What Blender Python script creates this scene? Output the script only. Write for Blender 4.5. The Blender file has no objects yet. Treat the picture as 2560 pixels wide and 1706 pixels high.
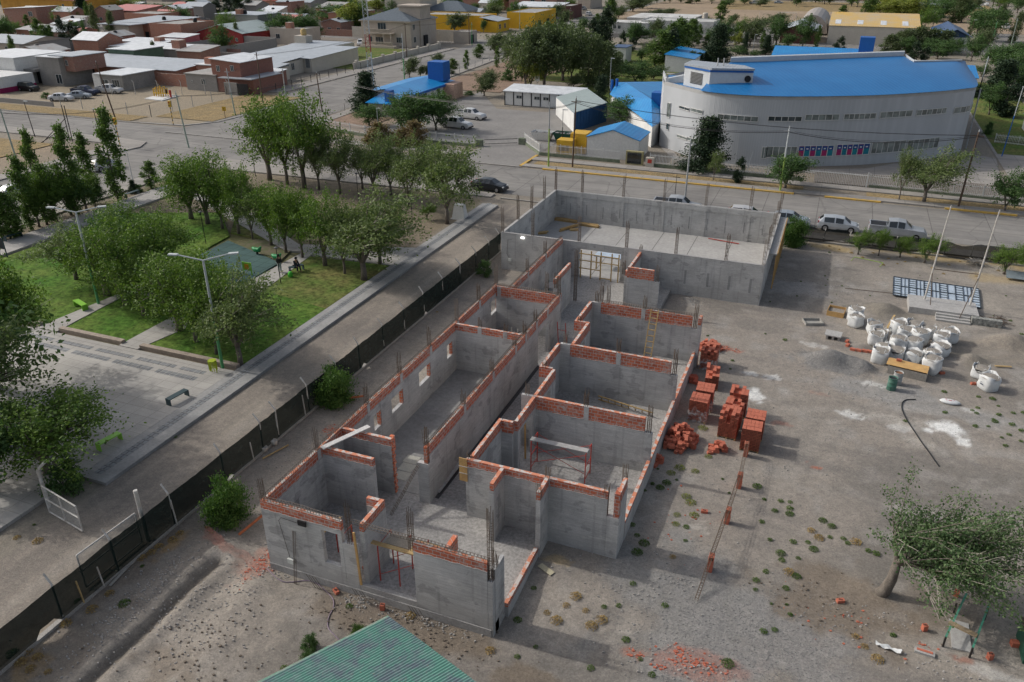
import bpy,math,random
import numpy as np
from mathutils import Vector,Matrix
rnd=random.Random(7)
NR=np.random.RandomState(11)
scn=bpy.context.scene
COL=scn.collection
# camera
CH,FOC,PITCH,YAW=26.0,28.0,math.radians(26.4),math.radians(21.6)
cd=bpy.data.cameras.new("camera");cam=bpy.data.objects.new("camera",cd);COL.objects.link(cam)
cam.location=(0,0,CH);cam.rotation_euler=(math.radians(90)-PITCH,0,YAW)
cd.lens=FOC;cd.sensor_width=36.0;cd.clip_start=0.5;cd.clip_end=3000
scn.camera=cam
# light
SUN_EL,SUN_AZ=math.radians(35.5),math.radians(180+1.5)
w=bpy.data.worlds.new("World");scn.world=w;w.use_nodes=True
nt=w.node_tree;bg=nt.nodes["Background"]
sky=nt.nodes.new("ShaderNodeTexSky");sky.sky_type='NISHITA';sky.sun_disc=False
sky.sun_elevation=SUN_EL;sky.sun_rotation=math.radians(-90)
sky.air_density=1.0;sky.dust_density=4.0;sky.ozone_density=1.0
hs=nt.nodes.new("ShaderNodeHueSaturation");hs.inputs['Saturation'].default_value=0.62;nt.links.new(sky.outputs[0],hs.inputs['Color']);nt.links.new(hs.outputs[0],bg.inputs[0]);bg.inputs[1].default_value=0.15
sd=bpy.data.lights.new("sun",'SUN');sd.energy=2.25;sd.angle=math.radians(1.2);sd.color=(1.0,0.965,0.91)
sun=bpy.data.objects.new("sun",sd);COL.objects.link(sun)
dirv=Vector((math.cos(SUN_AZ)*math.cos(SUN_EL),math.sin(SUN_AZ)*math.cos(SUN_EL),math.sin(SUN_EL)))
sun.rotation_euler=dirv.to_track_quat('Z','Y').to_euler();sun.location=(0,0,60)
scn.view_settings.view_transform='Standard';scn.view_settings.look='None'
scn.view_settings.exposure=-0.02;scn.view_settings.gamma=1.0
scn.cycles.use_adaptive_sampling=True
scn.cycles.max_bounces=5;scn.cycles.diffuse_bounces=3;scn.cycles.transparent_max_bounces=8
# surveying: picture point + height -> place on the site
FPX=2560*28/36
_c,_s=math.cos(YAW),math.sin(YAW)
_R=np.array([_c,_s,0]);_F=np.array([-_s*math.cos(PITCH),_c*math.cos(PITCH),-math.sin(PITCH)]);_U=np.cross(_R,_F)
def P(u,v,z=0.0):
 d=_R*(u-1280)/FPX+_F-_U*(v-853)/FPX
 t=(CH-z)/-d[2]
 return(float(d[0]*t),float(d[1]*t),z)
def TA(c,x,y,z=0.0):return P(640*c+x*640/2334,y*640/2334,z)
def TB(c,x,y,z=0.0):return P(640*c+x*640/2334,400+y*640/2334,z)
def TC(c,x,y,z=0.0):return P(640*c+x*640/2334,830+y*640/2334,z)
def TD(c,x,y,z=0.0):return P(640*c+x*640/2250,1260+y*640/2250,z)
# materials
MATS={}
def _nodes(name):
 m=bpy.data.materials.new(name);m.use_nodes=True
 n=m.node_tree;b=n.nodes["Principled BSDF"]
 return m,n,b
def _tex(n,kind,scale=None,**kw):
 t=n.nodes.new(kind)
 if scale is not None and 'Scale' in t.inputs:t.inputs['Scale'].default_value=scale
 for k,v in kw.items():
  if k in t.inputs:t.inputs[k].default_value=v
  else:setattr(t,k,v)
 return t
def _co(n,sc=(1,1,1),rot=(0,0,0)):
 g=n.nodes.new("ShaderNodeTexCoord");mp=n.nodes.new("ShaderNodeMapping")
 mp.inputs['Scale'].default_value=sc;mp.inputs['Rotation'].default_value=rot
 n.links.new(g.outputs['Object'],mp.inputs['Vector']);return mp.outputs[0]
def _ramp(n,src,p0,p1,c0=(0,0,0,1),c1=(1,1,1,1)):
 r=n.nodes.new("ShaderNodeValToRGB");e=r.color_ramp.elements
 e[0].position=p0;e[1].position=p1;e[0].color=c0;e[1].color=c1
 n.links.new(src,r.inputs[0]);return r.outputs[0]
def _mix(n,fac,a,b,mode='MIX'):
 m=n.nodes.new("ShaderNodeMix");m.data_type='RGBA';m.blend_type=mode
 for s,v in((0,fac),(6,a),(7,b)):
  if hasattr(v,'links')or isinstance(v,bpy.types.NodeSocket):n.links.new(v,m.inputs[s])
  elif s==0:m.inputs[0].default_value=v
  else:m.inputs[s].default_value=(*v[:3],1)
 return m.outputs[2]
def _bump(n,b,h,strength=0.3,dist=0.02):
 k=n.nodes.new("ShaderNodeBump");k.inputs['Strength'].default_value=strength;k.inputs['Distance'].default_value=dist
 n.links.new(h,k.inputs['Height']);n.links.new(k.outputs[0],b.inputs['Normal'])
def M(name,c1,c2=None,scale=3.0,rough=0.85,bump=0.0,bscale=None,metal=0.0,fine=0.15,spec=0.3,sc=(1,1,1)):
 """two-tone mottled material with a fine grain"""
 if name in MATS:return MATS[name]
 m,n,b=_nodes(name)
 c2=c2 or tuple(x*0.78 for x in c1)
 co=_co(n,sc)
 t=_tex(n,"ShaderNodeTexNoise",scale,Detail=5.0,Roughness=0.6);n.links.new(co,t.inputs[0])
 col=_mix(n,_ramp(n,t.outputs[0],0.34,0.66),c1,c2)
 if fine:
  f=_tex(n,"ShaderNodeTexNoise",scale*9,Detail=3.0,Roughness=0.7);n.links.new(co,f.inputs[0])
  lo=(1-fine*2,)*3+(1,);hi=(1+fine*1.2,)*3+(1,)
  col=_mix(n,1.0,col,_ramp(n,f.outputs[0],0.3,0.7,lo,hi),'MULTIPLY')
 n.links.new(col,b.inputs['Base Color'])
 b.inputs['Roughness'].default_value=rough;b.inputs['Metallic'].default_value=metal
 b.inputs['Specular IOR Level'].default_value=spec
 if bump:
  f2=_tex(n,"ShaderNodeTexNoise",bscale or scale*12,Detail=4.0);n.links.new(co,f2.inputs[0])
  _bump(n,b,f2.outputs[0],bump,0.03)
 MATS[name]=m;return m
def brickmat(name,ca,cb,mortar,course=0.2,length=0.35,msize=0.016,smear=0.25,rot=0.0):
 if name in MATS:return MATS[name]
 m,n,b=_nodes(name)
 g=n.nodes.new("ShaderNodeTexCoord");s=n.nodes.new("ShaderNodeSeparateXYZ");n.links.new(g.outputs['Object'],s.inputs[0])
 a=n.nodes.new("ShaderNodeMath");a.operation='ADD';n.links.new(s.outputs[0],a.inputs[0]);n.links.new(s.outputs[1],a.inputs[1])
 cx=n.nodes.new("ShaderNodeCombineXYZ");n.links.new(a.outputs[0],cx.inputs[0]);n.links.new(s.outputs[2],cx.inputs[1])
 br=n.nodes.new("ShaderNodeTexBrick");n.links.new(cx.outputs[0],br.inputs[0])
 br.inputs['Color1'].default_value=(*ca,1);br.inputs['Color2'].default_value=(*cb,1);br.inputs['Mortar'].default_value=(*mortar,1)
 br.inputs['Scale'].default_value=1.0;br.inputs['Mortar Size'].default_value=msize;br.inputs['Mortar Smooth'].default_value=0.3
 br.inputs['Brick Width'].default_value=length;br.inputs['Row Height'].default_value=course;br.inputs['Bias'].default_value=-0.1
 t=_tex(n,"ShaderNodeTexNoise",2.2,Detail=6.0,Roughness=0.7);n.links.new(g.outputs['Object'],t.inputs[0])
 col=_mix(n,_ramp(n,t.outputs[0],0.52,0.70,(0,0,0,1),(smear*2.4,)*3+(1,)),br.outputs[0],mortar)
 f=_tex(n,"ShaderNodeTexNoise",14,Detail=4.0,Roughness=0.7);n.links.new(g.outputs['Object'],f.inputs[0])
 col=_mix(n,1.0,col,_ramp(n,f.outputs[0],0.3,0.7,(.72,.72,.72,1),(1.18,1.18,1.18,1)),'MULTIPLY')
 n.links.new(col,b.inputs['Base Color']);b.inputs['Roughness'].default_value=0.9
 _bump(n,b,br.outputs[1],-0.4,0.01)
 MATS[name]=m;return m
def concretemat(name,c=(0.235,0.235,0.23),board=True):
 if name in MATS:return MATS[name]
 m,n,b=_nodes(name)
 co=_co(n)
 t=_tex(n,"ShaderNodeTexNoise",0.55,Detail=6.0,Roughness=0.65);n.links.new(co,t.inputs[0])
 col=_mix(n,_ramp(n,t.outputs[0],0.3,0.7),tuple(x*1.14 for x in c),tuple(x*0.78 for x in c))
 st=_tex(n,"ShaderNodeTexNoise",1.0,Detail=3.0,Roughness=0.8);n.links.new(_co(n,(0.9,0.9,16)),st.inputs[0])
 col=_mix(n,1.0,col,_ramp(n,st.outputs[0],0.3,0.7,(.8,.8,.8,1),(1.12,1.12,1.12,1)),'MULTIPLY')
 vt=_tex(n,"ShaderNodeTexNoise",1.0,Detail=3.0,Roughness=0.6);n.links.new(_co(n,(1.6,1.6,0.16)),vt.inputs[0])
 col=_mix(n,1.0,col,_ramp(n,vt.outputs[0],0.58,0.7,(1,1,1,1),(.8,.8,.81,1)),'MULTIPLY')
 f=_tex(n,"ShaderNodeTexNoise",22,Detail=4.0,Roughness=0.7);n.links.new(co,f.inputs[0])
 col=_mix(n,1.0,col,_ramp(n,f.outputs[0],0.3,0.7,(.82,.82,.82,1),(1.13,1.13,1.13,1)),'MULTIPLY')
 g=n.nodes.new("ShaderNodeTexCoord");sp=n.nodes.new("ShaderNodeSeparateXYZ");n.links.new(g.outputs['Object'],sp.inputs[0])
 def mth(op,a,b_=None):
  k=n.nodes.new("ShaderNodeMath");k.operation=op
  for i,v in enumerate((a,b_)):
   if v is None:continue
   if isinstance(v,(int,float)):k.inputs[i].default_value=v
   else:n.links.new(v,k.inputs[i])
  return k.outputs[0]
 fr=mth('FRACT',mth('MULTIPLY',mth('ADD',sp.outputs[0],sp.outputs[1]),.62));ln=mth('MULTIPLY',mth('LESS_THAN',fr,.07),mth('GREATER_THAN',t.outputs[0],.46))
 col=_mix(n,mth('MULTIPLY',ln,.42),col,tuple(x*.62 for x in c))
 wob=mth('ADD',sp.outputs[2],mth('MULTIPLY',st.outputs[0],.12))
 col=_mix(n,mth('MULTIPLY',mth('LESS_THAN',wob,.98),.22),col,(.30,.285,.265))
 pt=_tex(n,"ShaderNodeTexNoise",.9,Detail=4.0,Roughness=.5);n.links.new(_co(n,(1,1,1.4)),pt.inputs[0])
 col=_mix(n,1.0,col,_ramp(n,pt.outputs[0],.60,.625,(1,1,1,1),(.78,.78,.785,1)),'MULTIPLY')
 col=_mix(n,1.0,col,_ramp(n,pt.outputs[0],.33,.35,(1.12,1.12,1.1,1),(1,1,1,1)),'MULTIPLY')
 n.links.new(col,b.inputs['Base Color']);b.inputs['Roughness'].default_value=0.92;b.inputs['Specular IOR Level'].default_value=0.2
 _bump(n,b,st.outputs[0],0.25,0.02)
 MATS[name]=m;return m
def sheetmat(name,c1,c2,axis='x',period=0.2,rough=0.5,bump=0.5,metal=0.0,rot=0.0,dirt=0.5,scale=0.7):
 """ribbed metal sheet: ribs run across `axis`"""
 if name in MATS:return MATS[name]
 m,n,b=_nodes(name)
 co=_co(n,(1,1,1),(0,0,rot))
 t=_tex(n,"ShaderNodeTexNoise",scale,Detail=6.0,Roughness=0.65);n.links.new(co,t.inputs[0])
 col=_mix(n,_ramp(n,t.outputs[0],0.5-0.2*dirt,0.5+0.25),c1,c2)
 wv=n.nodes.new("ShaderNodeTexWave");wv.bands_direction=axis.upper();wv.inputs['Scale'].default_value=1/period*0.314
 n.links.new(co,wv.inputs[0])
 f=_tex(n,"ShaderNodeTexNoise",6,Detail=4.0,Roughness=0.7);n.links.new(co,f.inputs[0])
 col=_mix(n,1.0,col,_ramp(n,f.outputs[0],0.3,0.7,(.85,.85,.85,1),(1.1,1.1,1.1,1)),'MULTIPLY')
 n.links.new(col,b.inputs['Base Color']);b.inputs['Roughness'].default_value=rough;b.inputs['Metallic'].default_value=metal
 _bump(n,b,wv.outputs[0],bump,0.04)
 MATS[name]=m;return m
def leafmat(name,c1,c2,trans=0.25):
 if name in MATS:return MATS[name]
 m,n,b=_nodes(name)
 g=n.nodes.new("ShaderNodeNewGeometry")
 t=_tex(n,"ShaderNodeTexNoise",0.9,Detail=3.0);n.links.new(_co(n),t.inputs[0])
 a=n.nodes.new("ShaderNodeMath");a.operation='MULTIPLY_ADD';n.links.new(g.outputs['Random Per Island'],a.inputs[0]);a.inputs[1].default_value=0.55
 n.links.new(t.outputs[0],a.inputs[2])
 col=_mix(n,_ramp(n,a.outputs[0],0.55,1.0),c1,c2)
 n.links.new(col,b.inputs['Base Color']);b.inputs['Roughness'].default_value=0.6;b.inputs['Specular IOR Level'].default_value=0.25
 tr=n.nodes.new("ShaderNodeBsdfTranslucent");n.links.new(_mix(n,1.0,col,(1.2,1.35,0.7),'MULTIPLY'),tr.inputs[0])
 ms=n.nodes.new("ShaderNodeMixShader");ms.inputs[0].default_value=trans
 n.links.new(b.outputs[0],ms.inputs[1]);n.links.new(tr.outputs[0],ms.inputs[2])
 n.links.new(ms.outputs[0],n.nodes["Material Output"].inputs[0])
 MATS[name]=m;return m
def netmat(name,col,density,scale=26.0):
 """woven shade net: threads with small gaps"""
 if name in MATS:return MATS[name]
 m,n,b=_nodes(name)
 b.inputs['Base Color'].default_value=(*col,1);b.inputs['Roughness'].default_value=0.95;b.inputs['Specular IOR Level'].default_value=0.05
 t=_tex(n,"ShaderNodeTexNoise",2.2,Detail=5.0,Roughness=0.7);n.links.new(_co(n,(1,1,2.2)),t.inputs[0])
 k=_ramp(n,t.outputs[0],0.35,0.7,(1-density,)*3+(1,),(min(1,1.25*(1-density)),)*3+(1,))
 n.links.new(_mix(n,_ramp(n,t.outputs[0],0.4,0.7),col,tuple(x*1.8 for x in col)),b.inputs['Base Color'])
 tp=n.nodes.new("ShaderNodeBsdfTransparent");ms=n.nodes.new("ShaderNodeMixShader")
 n.links.new(k,ms.inputs[0]);n.links.new(b.outputs[0],ms.inputs[1]);n.links.new(tp.outputs[0],ms.inputs[2])
 n.links.new(ms.outputs[0],n.nodes["Material Output"].inputs[0])
 MATS[name]=m;return m
def glassmat(name,c=(0.02,0.03,0.035),rough=0.12):
 if name in MATS:return MATS[name]
 m,n,b=_nodes(name)
 t=_tex(n,"ShaderNodeTexNoise",0.8,Detail=2.0);n.links.new(_co(n),t.inputs[0])
 n.links.new(_mix(n,_ramp(n,t.outputs[0],0.4,0.6),c,tuple(x*2.2 for x in c)),b.inputs['Base Color'])
 b.inputs['Roughness'].default_value=rough;b.inputs['Specular IOR Level'].default_value=0.8
 MATS[name]=m;return m
def paint(name,c,rough=0.35,spec=0.5,metal=0.0):
 return M(name,c,tuple(x*0.88 for x in c),scale=1.3,rough=rough,metal=metal,fine=0.04,spec=spec)
 # mesh builder
class MB:
 def __init__(s):s.v=[];s.f=[]
 def quad(s,a,b,c,d):i=len(s.v);s.v+=[tuple(a),tuple(b),tuple(c),tuple(d)];s.f.append((i,i+1,i+2,i+3));return s
 def tri(s,a,b,c):i=len(s.v);s.v+=[tuple(a),tuple(b),tuple(c)];s.f.append((i,i+1,i+2));return s
 def hexa(s,p):
  i=len(s.v);s.v+=[tuple(q)for q in p]
  for f in((0,3,2,1),(4,5,6,7),(0,1,5,4),(1,2,6,5),(2,3,7,6),(3,0,4,7)):s.f.append(tuple(i+k for k in f))
  return s
 def box(s,x0,x1,y0,y1,z0,z1):
  return s.hexa([(x0,y0,z0),(x1,y0,z0),(x1,y1,z0),(x0,y1,z0),(x0,y0,z1),(x1,y0,z1),(x1,y1,z1),(x0,y1,z1)])
 def rbox(s,cx,cy,z0,lx,ly,lz,rz=0.0,tilt=0.0):
  M4=Matrix.Translation((cx,cy,z0))@Matrix.Rotation(rz,4,'Z')@Matrix.Rotation(tilt,4,'X')
  q=[(-lx/2,-ly/2,0),(lx/2,-ly/2,0),(lx/2,ly/2,0),(-lx/2,ly/2,0)]
  return s.hexa([M4@Vector(a)for a in q]+[M4@Vector((a[0],a[1],lz))for a in q])
 def poly(s,pts,z0,z1):
  n=len(pts);i=len(s.v)
  s.v+=[(p[0],p[1],z0)for p in pts]+[(p[0],p[1],z1)for p in pts]
  s.f.append(tuple(i+n+k for k in range(n)));s.f.append(tuple(i+k for k in reversed(range(n))))
  for k in range(n):s.f.append((i+k,i+(k+1)%n,i+n+(k+1)%n,i+n+k))
  return s
 def flat(s,pts,z):
  i=len(s.v);s.v+=[(p[0],p[1],z)for p in pts];s.f.append(tuple(range(i,i+len(pts))));return s
 def beam(s,p,q,w,h=None):
  """square bar from p to q"""
  h=h or w;p=Vector(p);q=Vector(q);d=(q-p)
  if d.length<1e-6:return s
  d.normalize();up=Vector((0,0,1))if abs(d.z)<0.95 else Vector((0,1,0))
  a=d.cross(up).normalized()*w/2;b=a.cross(d).normalized()*h/2
  return s.hexa([p-a-b,p+a-b,p+a+b,p-a+b,q-a-b,q+a-b,q+a+b,q-a+b])
 def tube(s,pts,r,n=6,cap=True):
  """tapered tube along pts; r is a number or a list"""
  pts=[Vector(p)for p in pts];m=len(pts);i0=len(s.v)
  rs=[r]*m if isinstance(r,(int,float))else list(r)
  prev=None
  for k,p in enumerate(pts):
   d=(pts[min(k+1,m-1)]-pts[max(k-1,0)]).normalized()
   up=Vector((0,0,1))if abs(d.z)<0.9 else Vector((1,0,0))
   a=d.cross(up).normalized()if prev is None else(prev-d*prev.dot(d)).normalized()
   prev=a;b=d.cross(a)
   for j in range(n):
    t=2*math.pi*j/n;s.v.append(tuple(p+(a*math.cos(t)+b*math.sin(t))*rs[k]))
  for k in range(m-1):
   for j in range(n):
    a0=i0+k*n+j;a1=i0+k*n+(j+1)%n;s.f.append((a0,a1,a1+n,a0+n))
  if cap:s.f.append(tuple(i0+j for j in reversed(range(n))));s.f.append(tuple(i0+(m-1)*n+j for j in range(n)))
  return s
 def lathe(s,prof,cx=0,cy=0,n=16,cz=0):
  i0=len(s.v)
  for r,z in prof:
   for j in range(n):
    t=2*math.pi*j/n;s.v.append((cx+r*math.cos(t),cy+r*math.sin(t),cz+z))
  for k in range(len(prof)-1):
   for j in range(n):
    a0=i0+k*n+j;a1=i0+k*n+(j+1)%n;s.f.append((a0,a1,a1+n,a0+n))
  s.f.append(tuple(i0+j for j in reversed(range(n))));s.f.append(tuple(i0+(len(prof)-1)*n+j for j in range(n)))
  return s
def wloc(o):
 v=Vector((0,0,0))
 while o is not None:v+=Vector(o.location);o=o.parent
 return v
def obj(name,mb,mat,parent=None,smooth=False,bevel=0.0,label=None):
 me=bpy.data.meshes.new(name)
 off=wloc(parent)if parent is not None else Vector((0,0,0))
 if off.length:vs=[(a[0]-off.x,a[1]-off.y,a[2]-off.z)for a in mb.v]
 else:vs=mb.v
 me.from_pydata(vs,[],mb.f);me.update()
 o=bpy.data.objects.new(name,me);COL.objects.link(o)
 for mm in(mat if isinstance(mat,(list,tuple))else[mat]):me.materials.append(mm)
 if smooth:me.polygons.foreach_set('use_smooth',[True]*len(me.polygons))
 if parent is not None:o.parent=parent
 if bevel:
  bv=o.modifiers.new('b','BEVEL');bv.width=bevel;bv.segments=2;bv.limit_method='ANGLE'
 if label:o['label']=label
 return o
def tag(o,label,cat,group=None):
 o['label']=label;o['category']=cat
 if group:o['group']=group
 return o
def thing(name,label,cat,loc=(0,0,0),group=None,rz=0.0):
 o=bpy.data.objects.new(name,None);COL.objects.link(o);o.location=(loc[0],loc[1],loc[2]if len(loc)>2 else 0)
 o.rotation_euler=(0,0,rz);o.empty_display_size=0.3
 return tag(o,label,cat,group)
def struct(name,mb,mat,**k):
 o=obj(name,mb,mat,**k);o['kind']='structure';return o
CHILD={}
def dup(root,loc,rz=0.0,label=None,group=None,s=1.0,cat=None):
 kids=[c for c in bpy.data.objects if c.parent==root]if root.name not in CHILD else CHILD[root.name]
 CHILD[root.name]=kids
 r=root.copy();COL.objects.link(r);r.location=(loc[0],loc[1],loc[2]if len(loc)>2 else 0);r.rotation_euler=(0,0,rz)
 r.scale=(s,s,s)if isinstance(s,(int,float))else s
 if label:r['label']=label
 if group:r['group']=group
 if cat:r['category']=cat
 for ch in kids:
  c=ch.copy();COL.objects.link(c);c.parent=r
  if ch.name not in CHILD:CHILD[ch.name]=[g for g in bpy.data.objects if g.parent==ch]
  for g in CHILD[ch.name]:
   d=g.copy();COL.objects.link(d);d.parent=c
 return r
def park(root):
 """first of a kind: note its children so that copies can follow"""
 CHILD[root.name]=[c for c in bpy.data.objects if c.parent==root]
 for ch in CHILD[root.name]:CHILD[ch.name]=[g for g in bpy.data.objects if g.parent==ch]
 return root
def vnoise(x,y,s,seed=0):
 """value noise on numpy arrays"""
 x=np.asarray(x,float)/s+seed*17.13;y=np.asarray(y,float)/s+seed*9.77
 xi=np.floor(x).astype(int);yi=np.floor(y).astype(int);fx=x-xi;fy=y-yi
 fx=fx*fx*(3-2*fx);fy=fy*fy*(3-2*fy)
 def h(a,b):
  v=np.sin(a*127.1+b*311.7+seed*74.7)*43758.5453;return v-np.floor(v)
 return(h(xi,yi)*(1-fx)+h(xi+1,yi)*fx)*(1-fy)+(h(xi,yi+1)*(1-fx)+h(xi+1,yi+1)*fx)*fy
def fbm(x,y,s,seed=0,o=4):
 r=0;a=0.5
 for k in range(o):r=r+a*vnoise(x,y,s/2**k,seed+k);a*=0.5
 return r/0.9375
 # GROUND
MOUNDS=[]
def mound(p,rx,ry,h,rot=0.0):MOUNDS.append((p[0],p[1],rx,ry,h,rot))
mound(TC(3,570,270),2.4,1.3,0.85,0.1);mound(TC(3,860,330),1.2,1.0,0.6)
mound(TB(3,1060,1370),1.9,1.7,0.55);mound(TC(3,2200,110),2.6,1.8,0.8);mound(TC(3,1850,260),1.4,1.0,0.5)
mound(TC(3,860,140),1.0,.7,0.25)
mound(TB(2,1600,1290),1.1,.8,0.3);mound(TD(0,1800,1250),2.6,3.2,0.18,.6);mound(TD(0,1350,730),.5,4.2,0.14,-.06)
mound(TD(0,2150,750),1.6,2.2,0.3);mound(TD(3,900,760),1.6,0.9,0.22);mound(TD(1,980,830),1.0,.45,.22)
TRENCH=[TD(0,640,1640),TD(0,1010,1300),TD(0,1310,1020),TD(0,1610,740),TD(0,1900,480)]
def seg_dist(x,y,pts):
 d=np.full(np.shape(x),1e9)
 for(ax,ay,_),(bx,by,_)in zip(pts[:-1],pts[1:]):
  vx,vy=bx-ax,by-ay;t=np.clip(((x-ax)*vx+(y-ay)*vy)/(vx*vx+vy*vy),0,1)
  d=np.minimum(d,np.hypot(x-ax-t*vx,y-ay-t*vy))
 return d
def sst(v,a,b):t=np.clip((v-a)/(b-a),0,1);return t*t*(3-2*t)
def gh(x,y):
 x=np.asarray(x,float);y=np.asarray(y,float)
 site=sst(x,-27.2,-26.2)*(1-sst(y,77,79.5))*(1-sst(x,36,44))
 z=site*(0.10*(fbm(x,y,5.0,1)-0.5)+0.07*(fbm(x,y,0.9,5,3)-0.5))
 z=z+0.30*(fbm(x,y,1.7,13)-.5)*sst(x,-24.5,-23)*(1-sst(x,-14,-11))*(1-sst(y,20,22.3))
 z=z-0.27*(1-sst(y,23.5,29))*sst(x,-26.8,-22)*(1-sst(x,-7,-1))
 for cx,cy,rx,ry,h,rot in MOUNDS:
  c,s=math.cos(rot),math.sin(rot);dx,dy=x-cx,y-cy
  u=(dx*c+dy*s)/rx;v=(-dx*s+dy*c)/ry;q=np.sqrt(u*u+v*v)
  z=z+h*(1-sst(q*(0.85+0.35*fbm(x,y,1.0,9,3)),0.0,1.0))
 d=seg_dist(x,y,TRENCH);z=z-0.26*(1-sst(d+0.22*(fbm(x,y,.6,3,3)-.5),0.08,0.34))+0.10*(sst(d,.35,.6)-sst(d,.7,1.3))*(.6+.8*fbm(x,y,.5,8,3))
 return z
def gz(x,y):return float(gh(np.array([x]),np.array([y]))[0])
RUTS=[[(16,34,0),(9,44,0),(2,52,0),(-.5,61,0),(3,72,0)],[(16,52,0),(8,49,0),(0,46,0),(-3,36,0),(-5,24,0)],[(-30.2,8,0),(-30.0,40,0),(-30.4,82,0)],[(14,60,0),(6,53,0),(1,40,0),(0,28,0),(4,16,0)]]
BL=[]
def blob(p,rx,ry,col,k=1.0,rot=0.0,es=1.0):BL.append((p[0],p[1],rx,ry,rot,col,k,es))
GREY,TAN,BROWN,STRAW=(.31,.295,.275),(.36,.32,.275),(.20,.165,.13),(.40,.30,.15)
WHITE,RUST,PALE,DARK,DAMP=(.72,.72,.70),(.38,.13,.08),(.40,.37,.33),(.17,.165,.16),(.22,.21,.195)
for p,rx,ry,c,k in((TD(2,1650,1000),4.5,4.5,(.25,.245,.235),.8),(TD(3,150,1200),4,3,(.26,.25,.24),.8),(TD(3,550,850),3.4,2.6,BROWN,.85),(TD(3,1500,900),2.6,1.3,BROWN,.5),(TD(1,1450,1100),4.0,1.4,BROWN,.9),(TD(1,900,900),2.4,1.2,BROWN,.75),(TD(2,100,1500),1.6,.8,BROWN,.9),(TD(2,400,900),3.0,2.2,TAN,.6),(TD(0,1700,1200),3.2,4,TAN,.55),(TD(0,400,1300),2.0,3.5,BROWN,.6),(TD(0,1300,430),1.2,3.2,BROWN,.7),(TC(3,570,280),2.9,1.6,(.21,.205,.20),.95),(TB(3,1050,1380),2.4,2.0,(.21,.19,.16),.9),(TC(3,2150,150),4.5,2.4,(.25,.22,.185),.9),(TC(3,1850,260),2.0,1.5,(.24,.215,.18),.8),(TC(3,1200,600),5.5,2.2,(.30,.30,.295),.6),(TB(3,1500,880),9,1.5,STRAW,.75),(TB(3,2200,1100),3.5,1.2,STRAW,.5),(TB(3,620,800),2.2,.9,STRAW,.7),(TC(3,770,760),.85,.5,WHITE,.85),(TC(3,1660,890),1.55,.85,WHITE,1.0),(TC(3,1780,1000),.4,.5,WHITE,.9),(TC(3,1180,800),1.6,.8,PALE,.95),(TC(3,1230,880),.8,.5,WHITE,.4),(TC(3,950,480),.8,.35,WHITE,.5),(TC(3,400,120),1.2,.4,WHITE,.35),(TC(3,30,410),.6,.5,WHITE,.6),(TC(2,2210,590),.65,1.0,WHITE,.85),(TC(2,2180,380),.5,.4,WHITE,.6),(TC(3,1350,1000),.9,.6,PALE,.7),(TC(3,1850,720),.6,.3,WHITE,.5),(TC(3,430,1230),.3,.16,RUST,.9),(TC(3,350,1190),.2,.12,RUST,.7),(TC(3,130,840),.8,.25,RUST,.45),(TC(3,450,560),.7,.35,RUST,.22),(TC(2,1960,150),1.0,.45,RUST,.55),(TD(2,1650,1420),2.2,1.0,RUST,.35),(TD(2,1100,1300),.7,.3,RUST,.4),(TD(3,1750,1380),.6,.2,RUST,.5),(TD(1,60,470),.9,1.5,RUST,.35),(TC(1,700,900),.7,.6,RUST,.4),(TD(3,2000,1500),1.2,.35,(.48,.46,.43),.8),(TD(2,1640,210),.5,.5,PALE,.8),(TD(2,380,480),.8,.3,STRAW,.5),(TC(1,1800,1200),.1,.1,GREY,.1),(TD(0,1450,1400),1.4,1.2,BROWN,.6),(TD(0,1550,330),.35,1.4,(.38,.24,.09),.8),(TD(0,250,1430),.8,1.0,(.38,.24,.09),.6),(TD(0,250,1200),.8,1.0,(.42,.36,.28),.5),(TB(3,250,1150),3.5,2.0,(.34,.33,.32),.5)):
 blob(p,rx,ry,c,k)
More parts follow.
